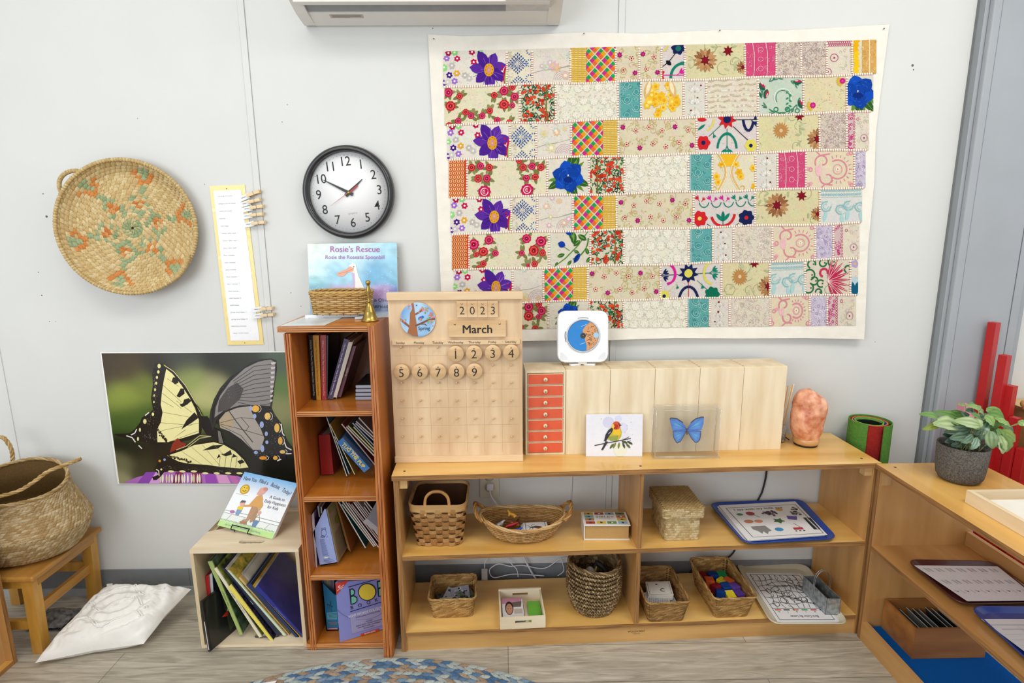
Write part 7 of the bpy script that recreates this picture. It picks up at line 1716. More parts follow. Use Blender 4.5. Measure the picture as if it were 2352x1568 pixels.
    animal('black and orange spotted toy animal next to the cards in the oval basket',cx-.014,cy-.002,zi+.024,.019,'#14100c','#a8602c',1.6,.5)
    animal('small blue toy showing at the front rim of the oval basket',cx-.024,cy-.038,zi+.016,.017,'#1c58c0',None,.2,.2)
    animal('white toy creature near the front left in the oval basket',cx-.062,cy-.036,zi+.016,.017,'#e4e4e4',None,-.5,1.4)
oval()
# boxed bird cards
c0=onm(1341,1240); c1=onm(1446,1240)
ax=(c1-c0).normalized(); ay=V((-ax.y,ax.x,0)); wid=(c1-c0).length; dp=.085; th=W(1345,1205,c0.y).z-ZM
t=T('card_box','thick white boxed set with colourful squares on its lid, beside the divider','box',(c0+c1)/2)
def cb(x,y,z): return c0+ax*x+ay*y+V((0,0,z-c0.z+ZM))
def bxx(b,x0,x1,y0,y1,z0,z1,m=None,col=None): b.hexa([cb(x0,y0,z0),cb(x1,y0,z0),cb(x1,y1,z0),cb(x0,y1,z0),cb(x0,y0,z1),cb(x1,y0,z1),cb(x1,y1,z1),cb(x0,y1,z1)],m,col)
b=MB(PG); bxx(b,0,wid,0,dp,.0005,.0035,None,'#e4e2dc'); bxx(b,0,.003,0,dp,.0035,th-.003,None,'#e4e2dc'); bxx(b,-.001,wid+.001,-.002,dp,th-.003,th,None,'#eceae6'); b.build('case',t)
b=MB(mat('#b8945c',.5,var=.1,scale=80,stretch=(1,1,12))); bxx(b,.0035,wid-.003,.003,dp-.003,.0036,th-.0032); b.build('inner_box',t)
b=MB(PR); A=Art(b,lambda x,y,l: cb(x*wid,dp*(1-y),th+l),PR,L=.0004,st=.0002)
A.rect(.3,.24,.68,.72,'#e8e4e0'); A.text('SIBLEY',.5,.4,.15,'#5a5248',2,0,.0,.95); A.text('BACKYARD BIRDING',.5,.5,.045,'#7a7268',2); A.text('FLASHCARDS',.5,.56,.045,'#7a7268',2)
for i,(x,y,c) in enumerate(((.05,.05,'#d0a83c'),(.29,.05,'#9c3c34'),(.52,.05,'#86a4b0'),(.76,.05,'#55703c'),(.05,.28,'#7fb0b4'),(.05,.5,'#b08a5c'),(.76,.28,'#b0704c'),(.76,.5,'#d8b440'),(.05,.74,'#b83c30'),(.29,.74,'#e0bc3c'),(.52,.74,'#6c9850'),(.76,.74,'#8cbcd0'))):
    A.rect(x,y,x+.2,y+.19,c,1); A.disc(x+.1,y+.1,.03,rnd.choice(['#2a3040','#e8e0d0','#5a3c30']),2,8,.045); A.petal(x+.1,y+.1,.07,.03,rnd.random()*6,'#30343c',2)
b.build('lid_print',t)
# lidded seagrass box
c0=onm(1527,1244); c1=onm(1608,1240); fL=W(1500,1124,-.1)
a=un(c0); e=un(c1); x0=a.x; wid=e.x-a.x; y0=(a.y+e.y)/2+.002; dep=.155
t=T('lidded_basket','pale woven seagrass box with a fitted lid beside the divider','basket',sl(x0+wid/2,y0+dep/2,ZM))
hb=W(1567,1190,sl(0,y0,0).y-.0).z-ZM; hl=W(1567,1158,sl(0,y0,0).y).z-ZM
def mkfn(hw,hd,cx,cy,z0,z1,r,fl=1.0):
    ra=rrect(hw,hd,r); rb=rrect(hw*fl,hd*fl,r)
    def fn(s,q):
        p=ra(s);w=rb(s); return MS@V((cx+p[0]*(1-q)+w[0]*q,cy+p[1]*(1-q)+w[1]*q,z0+(z1-z0)*q))
    return fn
f1=mkfn(wid/2*.97,dep/2*.98,x0+wid/2,y0+dep/2,ZM+.001,ZM+hb,.008,1.0)
tone=pick('#d3bc8c','#c4aa78','#dfcb9f','#b89c68')
b=MB(WV); b.grid(f1,40,3,col='#8f7448',wrapu=True); cells(b,f1,11,46,tone,bulge=.0016,over=1.1,hgt=.95); b.add([f1(k/32,0) for k in range(32)],[tuple(range(32))],WV,'#8f7448'); b.build('basket_body',t)
f2=mkfn(wid/2*1.15,dep/2*1.07,x0+wid/2,y0+dep/2,ZM+hb-.014,ZM+hb+.018,.010,1.0)
b=MB(WV); b.grid(f2,40,2,col='#8f7448',wrapu=True); cells(b,f2,5,50,tone,bulge=.0016,over=1.1)
def f3(s,q): # top surface as param rectangle
    return MS@V((x0+wid/2+(s-.5)*wid*1.14,y0+dep/2+(q-.5)*dep*1.06,ZM+hb+.017+.003*sin(pi*s)*sin(pi*q)))
b.grid(f3,8,8,col='#8f7448'); cells(b,f3,26,12,pick('#cbb07a','#b89a64','#bfa26c'),bulge=.0022,over=.95,hgt=.95); b.build('lid',t)
# cafeteria trays
XM=9
def tray_obj(name,label,cat,corners,z,rad,col,rim=.016,h=.014,thick=.004,loc=None,gloss=.3,group=None):
    # corners: 4 pts (front-left, front-right, back-right, back-left) as xy, z=base
    P_=[V((p[0],p[1],0)) for p in corners]; P_=[V((min(p.x,XM),p.y,0)) for p in P_]; c=sum(P_,V((0,0,0)))/4
    w1=((P_[1]-P_[0]).length+(P_[2]-P_[3]).length)/2; d1=((P_[3]-P_[0]).length+(P_[2]-P_[1]).length)/2
    rr=rrect(.5*w1,.5*d1,rad); 
    def mp(x,y,zz):
        u=x/w1+.5; v=y/d1+.5; p=P_[0]*(1-u)*(1-v)+P_[1]*u*(1-v)+P_[2]*u*v+P_[3]*(1-u)*v; return V((p.x,p.y,z+zz))
    prof=[(1-rim*2.6/w1,.0005,0),(1-rim*1.6/w1,.0015,0),(1-.006/w1*2,h-.001,0),(1,h,0),(1.004,h-.002,0)]
    n=72; rings=[]
    t=T(name,label,cat,(c.x,c.y,z),group)
    b=MB(mat(col,gloss,var=.02,coat=.2))
    def ring(off,zz):
        out=[]
        for k in range(n):
            x,y=rr(k/n); sx=(w1/2-off)/(w1/2); sy=(d1/2-off)/(d1/2); out.append(mp(x*sx,y*sy,zz))
        return out
    spec_=[(rim*1.3,.0006+thick),(rim,.0016+thick),(.0045,h),(.002,h+.0015),(0,h),(.001,h-.002),(.004,h-.003),(rim+.001,.001),(rim*1.3,.0003)]
    R_=[ring(o,zz) for o,zz in spec_]; vs=[p for r in R_ for p in r]
    fs=[(i*n+k,i*n+(k+1)%n,(i+1)*n+(k+1)%n,(i+1)*n+k) for i in range(len(R_)-1) for k in range(n)]
    b.add(vs,fs,None,None,True); b.add(R_[0],[tuple(range(n))]); b.add(R_[-1],[tuple(range(n))[::-1]]); b.build('tray_body',t)
    return mp,w1,d1,z+.0006+thick,t
def quadF(pts,z): return [F(p[0],p[1],z) for p in pts]
def sheet(label,pts,th,col,art=None,name='paper_sheet',cat='paper',group=None,w=1,h=1,m=None):
    # pts: bl, br, tr, tl as 3D
    b=MB(m or PR); b.hexa([p-V((0,0,th)) for p in pts]+list(pts),None,col)
    if art: art(Art(b,qframe(pts[3],pts[2],pts[0],pts[1],w,h,n=(0,0,1)),m or PR,L=.0004,st=.0003))
    return b.build(name,loc=(pts[0]+pts[2])/2,label=label,cat=cat,group=group)
# blue tray with I spy sheets
zz=ZM+.012
C=[F(1710,1250,zz),F(1926,1238,zz),F(1842,1147,zz),F(1626,1155,zz)]
mp,w1,d1,zs,tb=tray_obj('cafeteria_tray','royal blue cafeteria tray with picture worksheets in the right middle bay','tray',[C[0],C[1],C[2],C[3]],ZM+.0005,.03,'#1c3f96')
Q=[F(1715,1242,zs+.004),F(1898,1229,zs+.004),F(1824,1152,zs+.005),F(1648,1161,zs+.004)]
for k in range(4):
    o=V((-.008+.002*k if k<3 else -.004,.006-.002*k,-.0012*(4-k))); Qk=[p+o for p in Q]; Qk[0]=Qk[0]+V((.004*k,0,0))
    sheet('%s white worksheet in the pile on the blue tray in the right bay'%['lowest','second lowest','third lowest','second highest'][k],Qk,.0006,['#d8d8dc','#e0e0e2','#dcdce0','#e4e4e6'][k],group='worksheets on the blue tray')
def ispy(A):
    A.line([(.06,.1),(.96,.1),(.97,.95),(.09,.93),(.06,.1)],.007,'#222',0)
    A.text('I spy with my little eye',.45,.17,.072,'#3a3a3c',1,0,.004,.95)
    L=lambda *a: None
    A.petal(.12,.3,.09,.07,.2,'#3a8a48',1); A.disc(.3,.3,.055,'#a83a40',1,9,.06); A.line([(.32,.33),(.38,.42)],.008,'#5a6a40',1)
    for k in range(34): A.disc(.56+rnd.gauss(0,.055),.31+rnd.gauss(0,.035),.018,rnd.choice(['#4a2e40','#5c3c50','#38202c']),1,7)
    A.disc(.7,.23,.045,'#dca838',1,10); 
    for k in range(26): A.disc(.86+rnd.gauss(0,.035),.33+rnd.gauss(0,.06),.02,rnd.choice(['#3c3a3a','#787674','#b8b6b4','#28282a']),1,6)
    A.disc(.2,.52,.06,'#c8825c',1,10,.05); A.disc(.32,.53,.055,'#d89068',1,10,.045); A.star(.57,.55,.08,5,'#3c6a40',1,.3,.55)
    A.poly([(.72,.42),(.84,.46),(.8,.56),(.7,.52)],'#6450a8',1); A.poly([(.9,.5),(.99,.52),(.98,.85),(.9,.84)],'#20262c',1); A.line([(.94,.53),(.95,.84)],.02,'#b8c4cc',2)
    A.poly([(.17,.66),(.35,.66),(.38,.8),(.33,.82),(.3,.88),(.27,.8),(.24,.86),(.21,.78),(.17,.74)],'#8c8a84',1); A.disc(.48,.78,.055,'#3a90c8',1,8,.05); A.rect(.66,.76,.78,.82,'#b83c48',1); A.line([(.76,.76),(.72,.64)],.006,'#444',1)
    for x in (.67,.72,.77): A.disc(x,.85,.015,'#444',1,6)
Q2=[p+V((.004,.0,.0015)) for p in Q]; sheet('top worksheet headed I spy with my little eye on the blue tray',Q2,.0006,'#eeeeef',ispy,group='worksheets on the blue tray')
# ================= bottom bays
TW=pick('#c09458','#aa7e46','#d0a86c','#98703c'); TW2=pick('#b08650','#98703e','#bf965c','#866236')
def sq_basket(label,pf,dep,h,fl,tone,group=None,hpx=None):
    a=onb(*pf[0]); e=onb(*pf[1]); a_=un(a); e_=un(e); y0=(a_.y+e_.y)/2; cx=(a_.x+e_.x)/2; hw=(e_.x-a_.x)/2; cy=y0+dep/2
    t=T('woven_basket',label,'basket',sl(cx,cy,ZB),group)
    fn=mkfn(hw,dep/2,cx,cy,ZB+.001,ZB+h,.014,fl)
    b=MB(WV); b.grid(lambda s,q:fn(s,q),48,4,col='#5c4420',wrapu=True); nr=max(6,int(h/.0072)); per=int((4*hw+2*dep)/.0125)
    cells(b,fn,nr,per,tone,bulge=.0016,over=1.5,hgt=1.15,slant=.9,off=.5)
    cells(b,fn,nr//2*2,int(per*.8),tone,bulge=-.0016,over=1.5,hgt=1.1,slant=-.9,off=.5)
    b.add([fn(k/40,.0) for k in range(40)],[tuple(range(40))],WV,'#7a5c2c'); b.build('woven_body',t)
    b=MB(WV); braid(b,[fn(k/80,1.0)+V((0,0,.001)) for k in range(81)],.0035,lambda k:tone(),tw=.9); b.build('rim',t)
    return cx,cy,hw,dep,fn
def pic(label,c,sx,sy,rz,tx,ty,col,th=.001,art=None,group=None,name='photo_card',cat='card'):
    R=Matrix.Translation(c)@Matrix.Rotation(rz,4,'Z')@Matrix.Rotation(tx,4,'X')@Matrix.Rotation(ty,4,'Y')
    pts=[R@V((-sx/2,-sy/2,0)),R@V((sx/2,-sy/2,0)),R@V((sx/2,sy/2,0)),R@V((-sx/2,sy/2,0))]; n=(R.to_3x3()@V((0,0,1)))
    b=MB(PG); b.hexa([p-n*th for p in pts]+pts,None,col)
    if art: art(Art(b,qframe(pts[3],pts[2],pts[0],pts[1],n=n),PG,L=.0004,st=.0002))
    b.build(name,loc=c,label=label,cat=cat,group=group)
cx,cy,hw,dep,fn=sq_basket('small square herringbone basket of grey cards in the lower left bay',((994,1418),(1086,1418)),.115,.072,1.17,TW)
def blot(cols):
    def f(A):
        for k in range(14): A.disc(rnd.uniform(.15,.85),rnd.uniform(.15,.85),rnd.uniform(.04,.13),rnd.choice(cols),k%4,8)
    return f
gc='grey picture cards in the small square basket'
dsc=['dark green-grey photo card at the back left of the small square basket','grey photo card lying flat low in the small square basket','pale grey card with black scribble in the middle of the small square basket','grey card with dark ring picture, back right in the small square basket','white-edged card at the front of the small square basket','green-cornered card at the right of the small square basket']
for k,(dx,dy,dz,rz,tx,ty,col,cs) in enumerate(((-.025,.02,.022,.3,.2,0,'#4c5450',['#2c3430','#6a746c']),(0,0,.018,0,0,0,'#8a8c90',['#6a6c70']),(.0,.012,.034,-.4,.35,.1,'#a9abb2',['#40444c','#8a8c94']),(.022,.018,.038,.2,.45,-.1,'#9a9cac',['#24262c','#c0c2cc']),(-.012,-.022,.032,.15,.15,.0,'#b8babc',['#4c5058','#8f9298']),(.042,.01,.034,.6,.3,.2,'#78847c',['#4f7a4a','#2f3c34']))):
    pic(dsc[k],sl(cx+dx,cy+dy,ZB+dz),.062,.045,rz,tx,ty,col,art=blot(cs),group=gc)
# wooden tray of photo cards
a=onb(1149,1446); e=onb(1253,1441); A0=a; ax=(e-a).normalized(); ay=V((-ax.y,ax.x,0)); wd=(e-a).length; dp=.145; hh=W(1150,1420,a.y).z-ZB
t=T('wooden_tray','small pale wooden tray with slot handles holding photo cards','tray',(a+e)/2+ay*dp/2)
MT=Matrix.Translation((a.x,a.y,ZB+.0005))@Matrix.Rotation(math.atan2(ax.y,ax.x),4,'Z')
def slotwall(b,x0,x1,y0,y1,z0,z1,sx,sz,hwid,hr):
    b.box(x0,x1,y0,y1,z0,sz-hr); b.box(x0,x1,y0,y1,sz+hr,z1); b.box(x0,sx-hwid,y0,y1,sz-hr,sz+hr); b.box(sx+hwid,x1,y0,y1,sz-hr,sz+hr)
b=MB(PINE); b.M=MT; b.box(0,wd,0,dp,0,.004); b.build('base_board',t)
for y in (0,dp-.006):
    b=MB(PINE); b.M=MT; slotwall(b,0,wd,y,y+.006,.004,hh+(.004 if y else 0),wd*.51,hh*.6,.026,.0055); b.build('end_board',t)
for x in (0,wd-.005):
    b=MB(PINE); b.M=MT; b.box(x,x+.005,.006,dp-.006,.004,hh); b.build('side_board',t)
def facep(A):
    A.rect(0,0,1,1,'#d9d4d4'); A.poly([(0,.0),(1,0),(.9,.25),(.4,.32),(0,.3)],'#c88aa0',1); A.poly([(.45,.25),(.95,.2),(.9,.5),(.5,.5)],'#6a5a54',1)
    A.disc(.33,.55,.2,'#2a1c18',2,16,.36); A.disc(.33,.6,.16,'#b88468',3,16,.28); A.disc(.27,.6,.02,'#2a1c18',4,6); A.disc(.4,.6,.02,'#2a1c18',4,6); A.line([(.27,.45),(.39,.45)],.02,'#8a3c38',4); A.rect(.55,.6,.95,.85,'#b9aca0',1)
def MTp(x,y,z): return MT@V((x,y,z))
for k,(x0,y0,x1,y1,z,col,lab,art) in enumerate(((.062,.02,.097,.115,.010,'#6cb43c','bright green card lying at the right side in the pale wooden tray',None),(.012,.014,.082,.10,.008,'#7a8a6a','bottom photo card of the stack in the pale wooden tray',None),(.008,.018,.080,.104,.014,'#c8c4c8','second photo card of the stack in the pale wooden tray',None),(.009,.020,.079,.106,.020,'#d4ccd0','photo card under the top portrait in the pale wooden tray',None),(.010,.024,.078,.112,.026,'#e0dcdc','upside-down portrait photo on top of the cards in the pale wooden tray',facep))):
    if k==0: x0=wd*.66;x1=wd-.007
    pts=[MTp(x0,y0,z),MTp(x1,y0,z),MTp(x1,y1,z+.004),MTp(x0,y1,z+.004)]
    sheet(lab,pts,.0012,col,art,name='photo_card',cat='card',group='photo cards in the pale wooden tray',m=PG)
# round rope-woven basket
c0=onb(1372,1420); cR=.078
c=V((c0.x-.002,c0.y+.072,ZB)); hR=W(1368,1318,c.y-.08).z-ZB
t=T('round_basket','round braided seagrass basket in the middle of the lower left bay','basket',c)
prf2=[.062,.074,.082,.086,.087,.086,.084,.082]
def fr_(s,q):
    q=max(q,0); i=min(int(q*7),6); f=q*7-i; r=prf2[i]*(1-f)+prf2[i+1]*f; a=2*pi*s
    k=1+.02*noise.noise(V((cos(a)*2,sin(a)*2,q*3)))
    return c+V((r*k*cos(a),r*k*sin(a),.001+hR*q+.004*sin(a*2)*q))
tn=pick('#8f7450','#a88c64','#6e5636','#c4aa80','#7c6242')
b=MB(WV); b.grid(lambda s,q:fr_(s,q),48,8,col='#3c2c1a',wrapu=True)
for r in range(12):
    q=(r+.5)/12; path=[fr_(k/120,q)+nrm(fr_,k/120,q)*.0025 for k in range(121)]
    for k in range(60):
        p=path[k*2]; 
        for s_ in (0,1):
            z0=(-.0035 if s_ else .0035); u=(k+.5*s_)/60; tt=[fr_(u-.004,q)+nrm(fr_,u,q)*.001+V((0,0,z0)),fr_(u+.006,q)+nrm(fr_,u,q)*.0045+V((0,0,z0*.7)),fr_(u+.016,q)+nrm(fr_,u,q)*.002+V((0,0,-z0*.9))]
            b.tube(tt,[.0016,.0032,.0014],col=tn(),seg=5)
cells(b,fr_,12,40,tn,bulge=-.002,over=1.2); b.add([fr_(k/32,0) for k in range(32)],[tuple(range(32))],WV,'#3c2c1a'); b.build('woven_body',t)
b=MB(WV); braid(b,[fr_(k/90,1) for k in range(91)],.0055,lambda k:tn(),tw=.7); b.build('rim',t)
zi=ZB+hR-.035
b=MB(mat('#b8bab8',.7,bump=.3)); b.grid(lambda s,q: c+V((-.015+.045*(s-.5),-.01+.05*(q-.5),hR-.045+.026*sin(pi*s)*sin(pi*q))),10,10); b.build('toy_figure',loc=c+V((-.015,-.01,hR-.04)),label='pale grey plush shape inside the round seagrass basket',cat='toy',group=None)
b=MB(mat('#14161a',.6)); b.tube(spline([c+V((.0,.0,hR-.04)),c+V((.01,.012,hR-.02)),c+V((.03,.0,hR-.03)),c+V((.045,-.01,hR-.05))],6),[.006]*6+[.009]*6+[.008]*7,seg=8); b.build('toy_bird',loc=c,label='black toy shape inside the round seagrass basket',cat='toy')
b=MB(mat('#a89a50',.6)); b.tube([c+V((-.005,-.012,hR-.05)),c+V((.008,-.004,hR-.022))],[.006,.003],seg=8); b.build('toy_piece',loc=c,label='small olive yellow toy piece standing between the toys in the round basket',cat='toy')
b=MB(mat('#2a2c30',.8)); b.lathe([(0,.06),(.075,.06),(.075,.064),(0,.064)],c,seg=32); b.build('dark_cloth',loc=c,label='dark cloth filling at the bottom of the round seagrass basket',cat='cloth')
# card basket
cx,cy,hw,dep,fn=sq_basket('dark woven basket of dotted alphabet cards right of the divider',((1489,1427),(1572,1427)),.165,.078,1.2,TW2)
def dots(A):
    A.rect(.02,.02,.98,.98,'#8a8c94')
    for i in range(12):
        for j in range(9): A.disc(.06+.08*i,.08+.1*j,.022,'#e4e4e8',1,6)
def cee(A): A.line([(.06,.06),(.94,.06),(.94,.94),(.06,.94),(.06,.06)],.015,'#6a6a6a',0); A.text('c',.6,.6,.5,'#55565a',1); A.disc(.42,.22,.05,'#2a2a2a',1,8,.04)
gd='alphabet cards in the dark woven basket'
pic('dotted-back card lying lowest at the front of the dark woven basket',sl(cx+.014,cy-.032,ZB+.028),.075,.055,.1,.1,0,'#d8d8da',.004,dots,gd)
pic('dotted-back card at the left under the letter card in the dark woven basket',sl(cx-.012,cy-.006,ZB+.036),.075,.06,.35,.15,-.1,'#d8d8da',.003,dots,gd)
pic('dotted-back card crossing over at the front left of the dark woven basket',sl(cx-.012,cy-.036,ZB+.034),.072,.05,-.25,.1,.05,'#d8d8da',.003,dots,gd)
for k in range(4):
    pic('cream letter c card on top of the pile in the dark woven basket' if k==3 else 'cream alphabet card %s beneath the letter card in the dark basket'%['third','second','directly'][k],sl(cx+.002+.001*k,cy+.01+.002*k,ZB+.041+.0036*k),.082,.062,-.12+.02*k,.15,-.05,['#c8c4bc','#d0ccc4','#ccc8c0','#dcd8cf'][k],.003,cee if k==3 else None,gd)
# block basket
cx,cy,hw,dep,fn=sq_basket('woven basket full of coloured felt blocks in the lower right bay',((1640,1417),(1720,1417)),.185,.083,1.24,TW)
bl_=[('dark red block at the back left',-.045,.055,.045,'#7c1820',.4),('blue block at the back',-.008,.05,.05,'#16387c',.1),('green block at the back right',.022,.045,.052,'#1f7a48',.05),('orange block on the left side',-.032,.02,.05,'#cc5a2c',-.1),('yellow block in the middle',.008,.012,.05,'#c8b82c',.6),('orange block at the right, behind the purple one',.03,.012,.05,'#c8602c',.7),('dark red block in the middle left',-.018,-.01,.046,'#8a1c28',.5),('blue block in the middle',.008,-.018,.052,'#1a3c80',.2),('purple block at the right',.036,-.022,.052,'#5a3c8c',.3),('blue block at the front left',-.018,-.04,.046,'#16387c',-.2),('yellow block at the front',.008,-.055,.046,'#d0bc30',.1),('purple block at the front right',.04,-.05,.044,'#54388a',.2)]
for lab,dx,dy,dz,col,rz in bl_:
    p=sl(cx+dx,cy+dy,ZB+dz); b=MB(mat(col,.85,var=.06,bump=.3,bscale=300,spec=.1)); b.M=Matrix.Translation(p)@Matrix.Rotation(rz,4,'Z')@Matrix.Rotation(.25*sin(dx*90),4,'X'); b.box(-.015,.015,-.016,.016,-.016,.016,bev=.003); b.build('toy_block',loc=p,label=lab+' in the basket of coloured blocks',cat='toy block',group='coloured blocks in the woven basket')
b=MB(mat('#7a2c34',.85)); b.M=MS
# cream tray with worksheet and caddy
zz=ZB+.012
C=[F(1772,1434,zz),F(1952,1434,zz),F(1852,1296,zz),F(1688,1293,zz)]
mp,w1,d1,zs,tb=tray_obj('cafeteria_tray','cream cafeteria tray with a bird colouring sheet in the lower right bay','tray',C,ZB+.0005,.028,'#cfc6ae')
Q=[F(1786,1428,zs+.002),F(1928,1427,zs+.002),F(1838,1317,zs+.002),F(1712,1315,zs+.002)]
def birdsheet(A):
    ZS=zc(1440,1240,4.055)
    A.line([(.06,.04),(.95,.04),(.95,.96),(.06,.96),(.06,.04)],.008,'#222',0)
    for k,(x,c) in enumerate(((.14,'#c85a3c'),(.28,'#444450'),(.43,'#d8743c'),(.58,'#3c9a5c'),(.73,'#c83c44'),(.88,'#3c4c8c'))): A.rect(x-.05,.77,x+.05,.79,c,1); A.text('nipjab'[k] if 0 else ['u','l','p','i','a','o'][k],x,.82,.05,'#444',1,pi)
    A.text('Bird Color By Letter',.5,.9,.055,'#333',1,pi); A.line([(.06,.75),(.95,.75)],.008,'#222',0)
    R=rnd.random
    for k in range(8): A.line([(.06+.11*k,.04),(.09+.11*k,.12),(.05+.11*k,.15)],.006,'#1a1a1a',1)
    for (x,y,r) in ((.7,.18,.05),(.85,.25,.045),(.78,.33,.05),(.9,.5,.05),(.2,.4,.045),(.35,.6,.06),(.18,.66,.05)): A.ring(x,y,r,.008,'#1a1a1a',1,14)
    A.arc(.5,.4,.33,-2.6,-.2,.008,'#1a1a1a',1,16,.2); A.arc(.5,.45,.28,-2.8,-.3,.008,'#1a1a1a',1,16,.17)
    for k in range(5): A.arc(.3+.09*k,.35+.05*k,.09,.3,3.3,.008,'#1a1a1a',1,10,.06); A.arc(.36+.08*k,.44+.03*k,.08,-.6,2.2,.008,'#1a1a1a',1,10,.07)
    for k in range(5): A.line([(.06+.089*q,.17+.12*k+.022*sin(q*1.3+k*2)) for q in range(11)],.007,'#1a1a1a',1)
    for k in range(7): A.line([(.17+.11*k+.025*sin(q*1.5+k),.04+.088*q) for q in range(9)],.007,'#1a1a1a',1)
    for k in range(10): 
        x,y,a=.1+.8*R(),.15+.57*R(),R()*3; A.line([(x,y),(x+.08*cos(a),y+.06*sin(a)),(x+.15*cos(a+.5),y+.1*sin(a+.5))],.007,'#1a1a1a',1)
    for k in range(9): A.line([(.55+.03*k,.55+.012*k+(k%2)*.02),(.58+.03*k,.562+.012*k+((k+1)%2)*.02)],.008,'#1a1a1a',1)
    for k in range(30): A.text(rnd.choice('uolpia'),.1+.82*R(),.08+.62*R(),.03,'#777',1,pi)
Qb=[p+V((.008,-.004,-.001)) for p in Q]; sheet('blank white sheet just under the bird colouring sheet on the cream tray',Qb,.0008,'#dadad8')
sheet('bird color by letter worksheet lying upside down on the cream tray',Q,.0008,'#e9e9ea',birdsheet)
ZN_=mat('#9aa2a6',.42,metal=.75,var=.18,scale=70,c2='#b9c0c2')
fl=F(1896,1411,zs+.003); fr_2=F(1928,1411,zs+.003); t=T('metal_caddy','small galvanised metal caddy with a wire handle on the cream tray','caddy',(fl+fr_2)/2)
ax=(fr_2-fl).normalized(); dv=V((-.10,.995,0)).normalized()*.125; wd=(fr_2-fl).length; hh=W(1912,1375,fl.y).z-zs-.002
def hx(b,o,a_,c_,z0,z1,m=None): b.hexa([o+V((0,0,z0)),o+a_+V((0,0,z0)),o+a_+c_+V((0,0,z0)),o+c_+V((0,0,z0)),o+V((0,0,z1)),o+a_+V((0,0,z1)),o+a_+c_+V((0,0,z1)),o+c_+V((0,0,z1))],m)
b=MB(ZN_); A_=ax*wd; o=fl; e=.0015; hx(b,o,A_,dv,0,e); hx(b,o,A_,dv.normalized()*e,0,hh); hx(b,o+dv*(1-e/dv.length),A_,dv.normalized()*e,0,hh); hx(b,o,ax*e,dv,0,hh); hx(b,o+A_-ax*e,ax*e,dv,0,hh)
for k in range(4): pass
b.build('caddy_box',t)
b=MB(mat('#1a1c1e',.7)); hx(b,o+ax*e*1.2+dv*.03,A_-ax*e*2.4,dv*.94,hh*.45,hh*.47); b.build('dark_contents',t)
b=MB(mat('#b8bcc0',.25,metal=.9)); m0=o+dv*.5; 
for dy in (-.0035,.0035):
    P_=spline([m0-ax*.002+V((0,dy,hh*.5)),m0-ax*.003+V((0,dy,hh+.025)),m0+A_*.15+V((0,dy,hh+.052)),m0+A_*.5+V((0,dy,hh+.062)),m0+A_*.85+V((0,dy,hh+.052)),m0+A_+ax*.003+V((0,dy,hh+.025)),m0+A_+ax*.002+V((0,dy,hh*.5))],6); b.tube(P_,.0011,seg=6)
b.build('wire_handle',t)
# ================= right-hand shelf standing at a right angle
xf=1.142; xb=1.452; ya=-.283; yb=-1.25
t=T('storage_shelf','second honey birch shelf at right angles to the long one, holding the potted plant','shelf',((xf+xb)/2,-.77,0))
def pb(name,m,*a,**k): b=MB(m); b.box(*a,**k); return b.build(name,t)
b=MB(HONEYY); b.box(xf-.004,xb,yb,ya+.004,HS-.0155,HS,HONEYY,ms={5:PLYY,2:PLYX,4:PLYX})
b.lathe([(.004,HS),(.0035,HS+.0006),(0,HS+.0006)],(xf+.035,ya-.025,0),DK,seg=12); b.build('top_board',t)
LAM=wood('#b07f48','#c4955b','z',6,.35,.25)
pb('end_panel',LAM,xf,xb,ya-.015,ya,0,HS-.0155,ms={5:PLYZ}); pb('end_panel',LAM,xf,xb,yb,yb+.015,0,HS-.0155,ms={5:PLYZ})
zm=.332
b=MB(HONEYY); b.box(xf,xb-.004,yb+.015,ya-.015,zm-.0145,zm,wood('#b07f45','#c8965a','y',5,.33,.3),ms={5:PLYY}); b.build('middle_board',t)
b=MB(HONEYY); b.box(xb-.016,xb-.003,yb+.015,ya-.016,zm+.0003,zm+.045,wood('#a87844','#b98a55','y',6),ms={1:wood('#cfa873','#dcbc8c','y',20)}); b.build('back_rail',t)
b=MB(HONEYY); b.box(xf+.02,xb,yb+.015,ya-.015,.03,.044); b.build('bottom_board',t)
b=MB(HONEYY); b.box(xf,xf+.019,yb+.015,ya-.0151,.0,.062,wood('#b8874c','#cda062','y',5,.4,.2),ms={1:wood('#c3925a','#d2a56c','y',9)}); b.build('front_lip',t)
b=MB(HONEYZ); b.box(xf+.006,xf+.034,ya-.018,ya-.0152,HS-.062,HS-.022,wood('#b58a58','#c79c68','z',9)); b.build('corner_block',t)
b=MB(mat('#0a58a8',.9,var=.05,scale=200,bump=.2,bscale=500,spec=.1)); b.box(xf+.0195,xb-.004,yb+.03,ya-.018,.0445,.048); b.build('felt_mat',loc=(1.3,-.7,.0445),label='bright blue mat lining the bottom of the right-hand shelf',cat='mat')
# wooden box of cards
zb=.0485; a=F(2022,1436,zb); p0=F(2092,1512,zb); p1=F(2262,1510,zb)
x0=(p0.x+a.x)/2; x1=p1.x; y0=(p0.y+p1.y)/2; y1=a.y; y1=max(y1,y0+.15); y1=min(y1,ya-.02); hh=.1
t=T('wooden_box','open dark-stained wooden box of photo cards on the blue mat','box',((x0+x1)/2,(y0+y1)/2,zb))
BX=wood('#8a5628','#a5703a','x',8,.4,.2); e=.006
for nm,c_ in (('front_board',(x0,x1,y0,y0+e)),('rear_board',(x0,x1,y1-e,y1)),('side_board',(x0,x0+e,y0+e,y1-e)),('side_board',(x1-e,x1,y0+e,y1-e))):
    b=MB(BX); b.box(*c_,zb,zb+hh); b.build(nm,t)
b=MB(BX); b.box(x0+e,x1-e,y0+e,y1-e,zb,zb+.005); b.build('base_board',t)
cols=['#5a6660','#3c4650','#7c8684','#8f9692','#4a5458','#9aa09c','#2f383c','#6a7074','#3e4a3c']
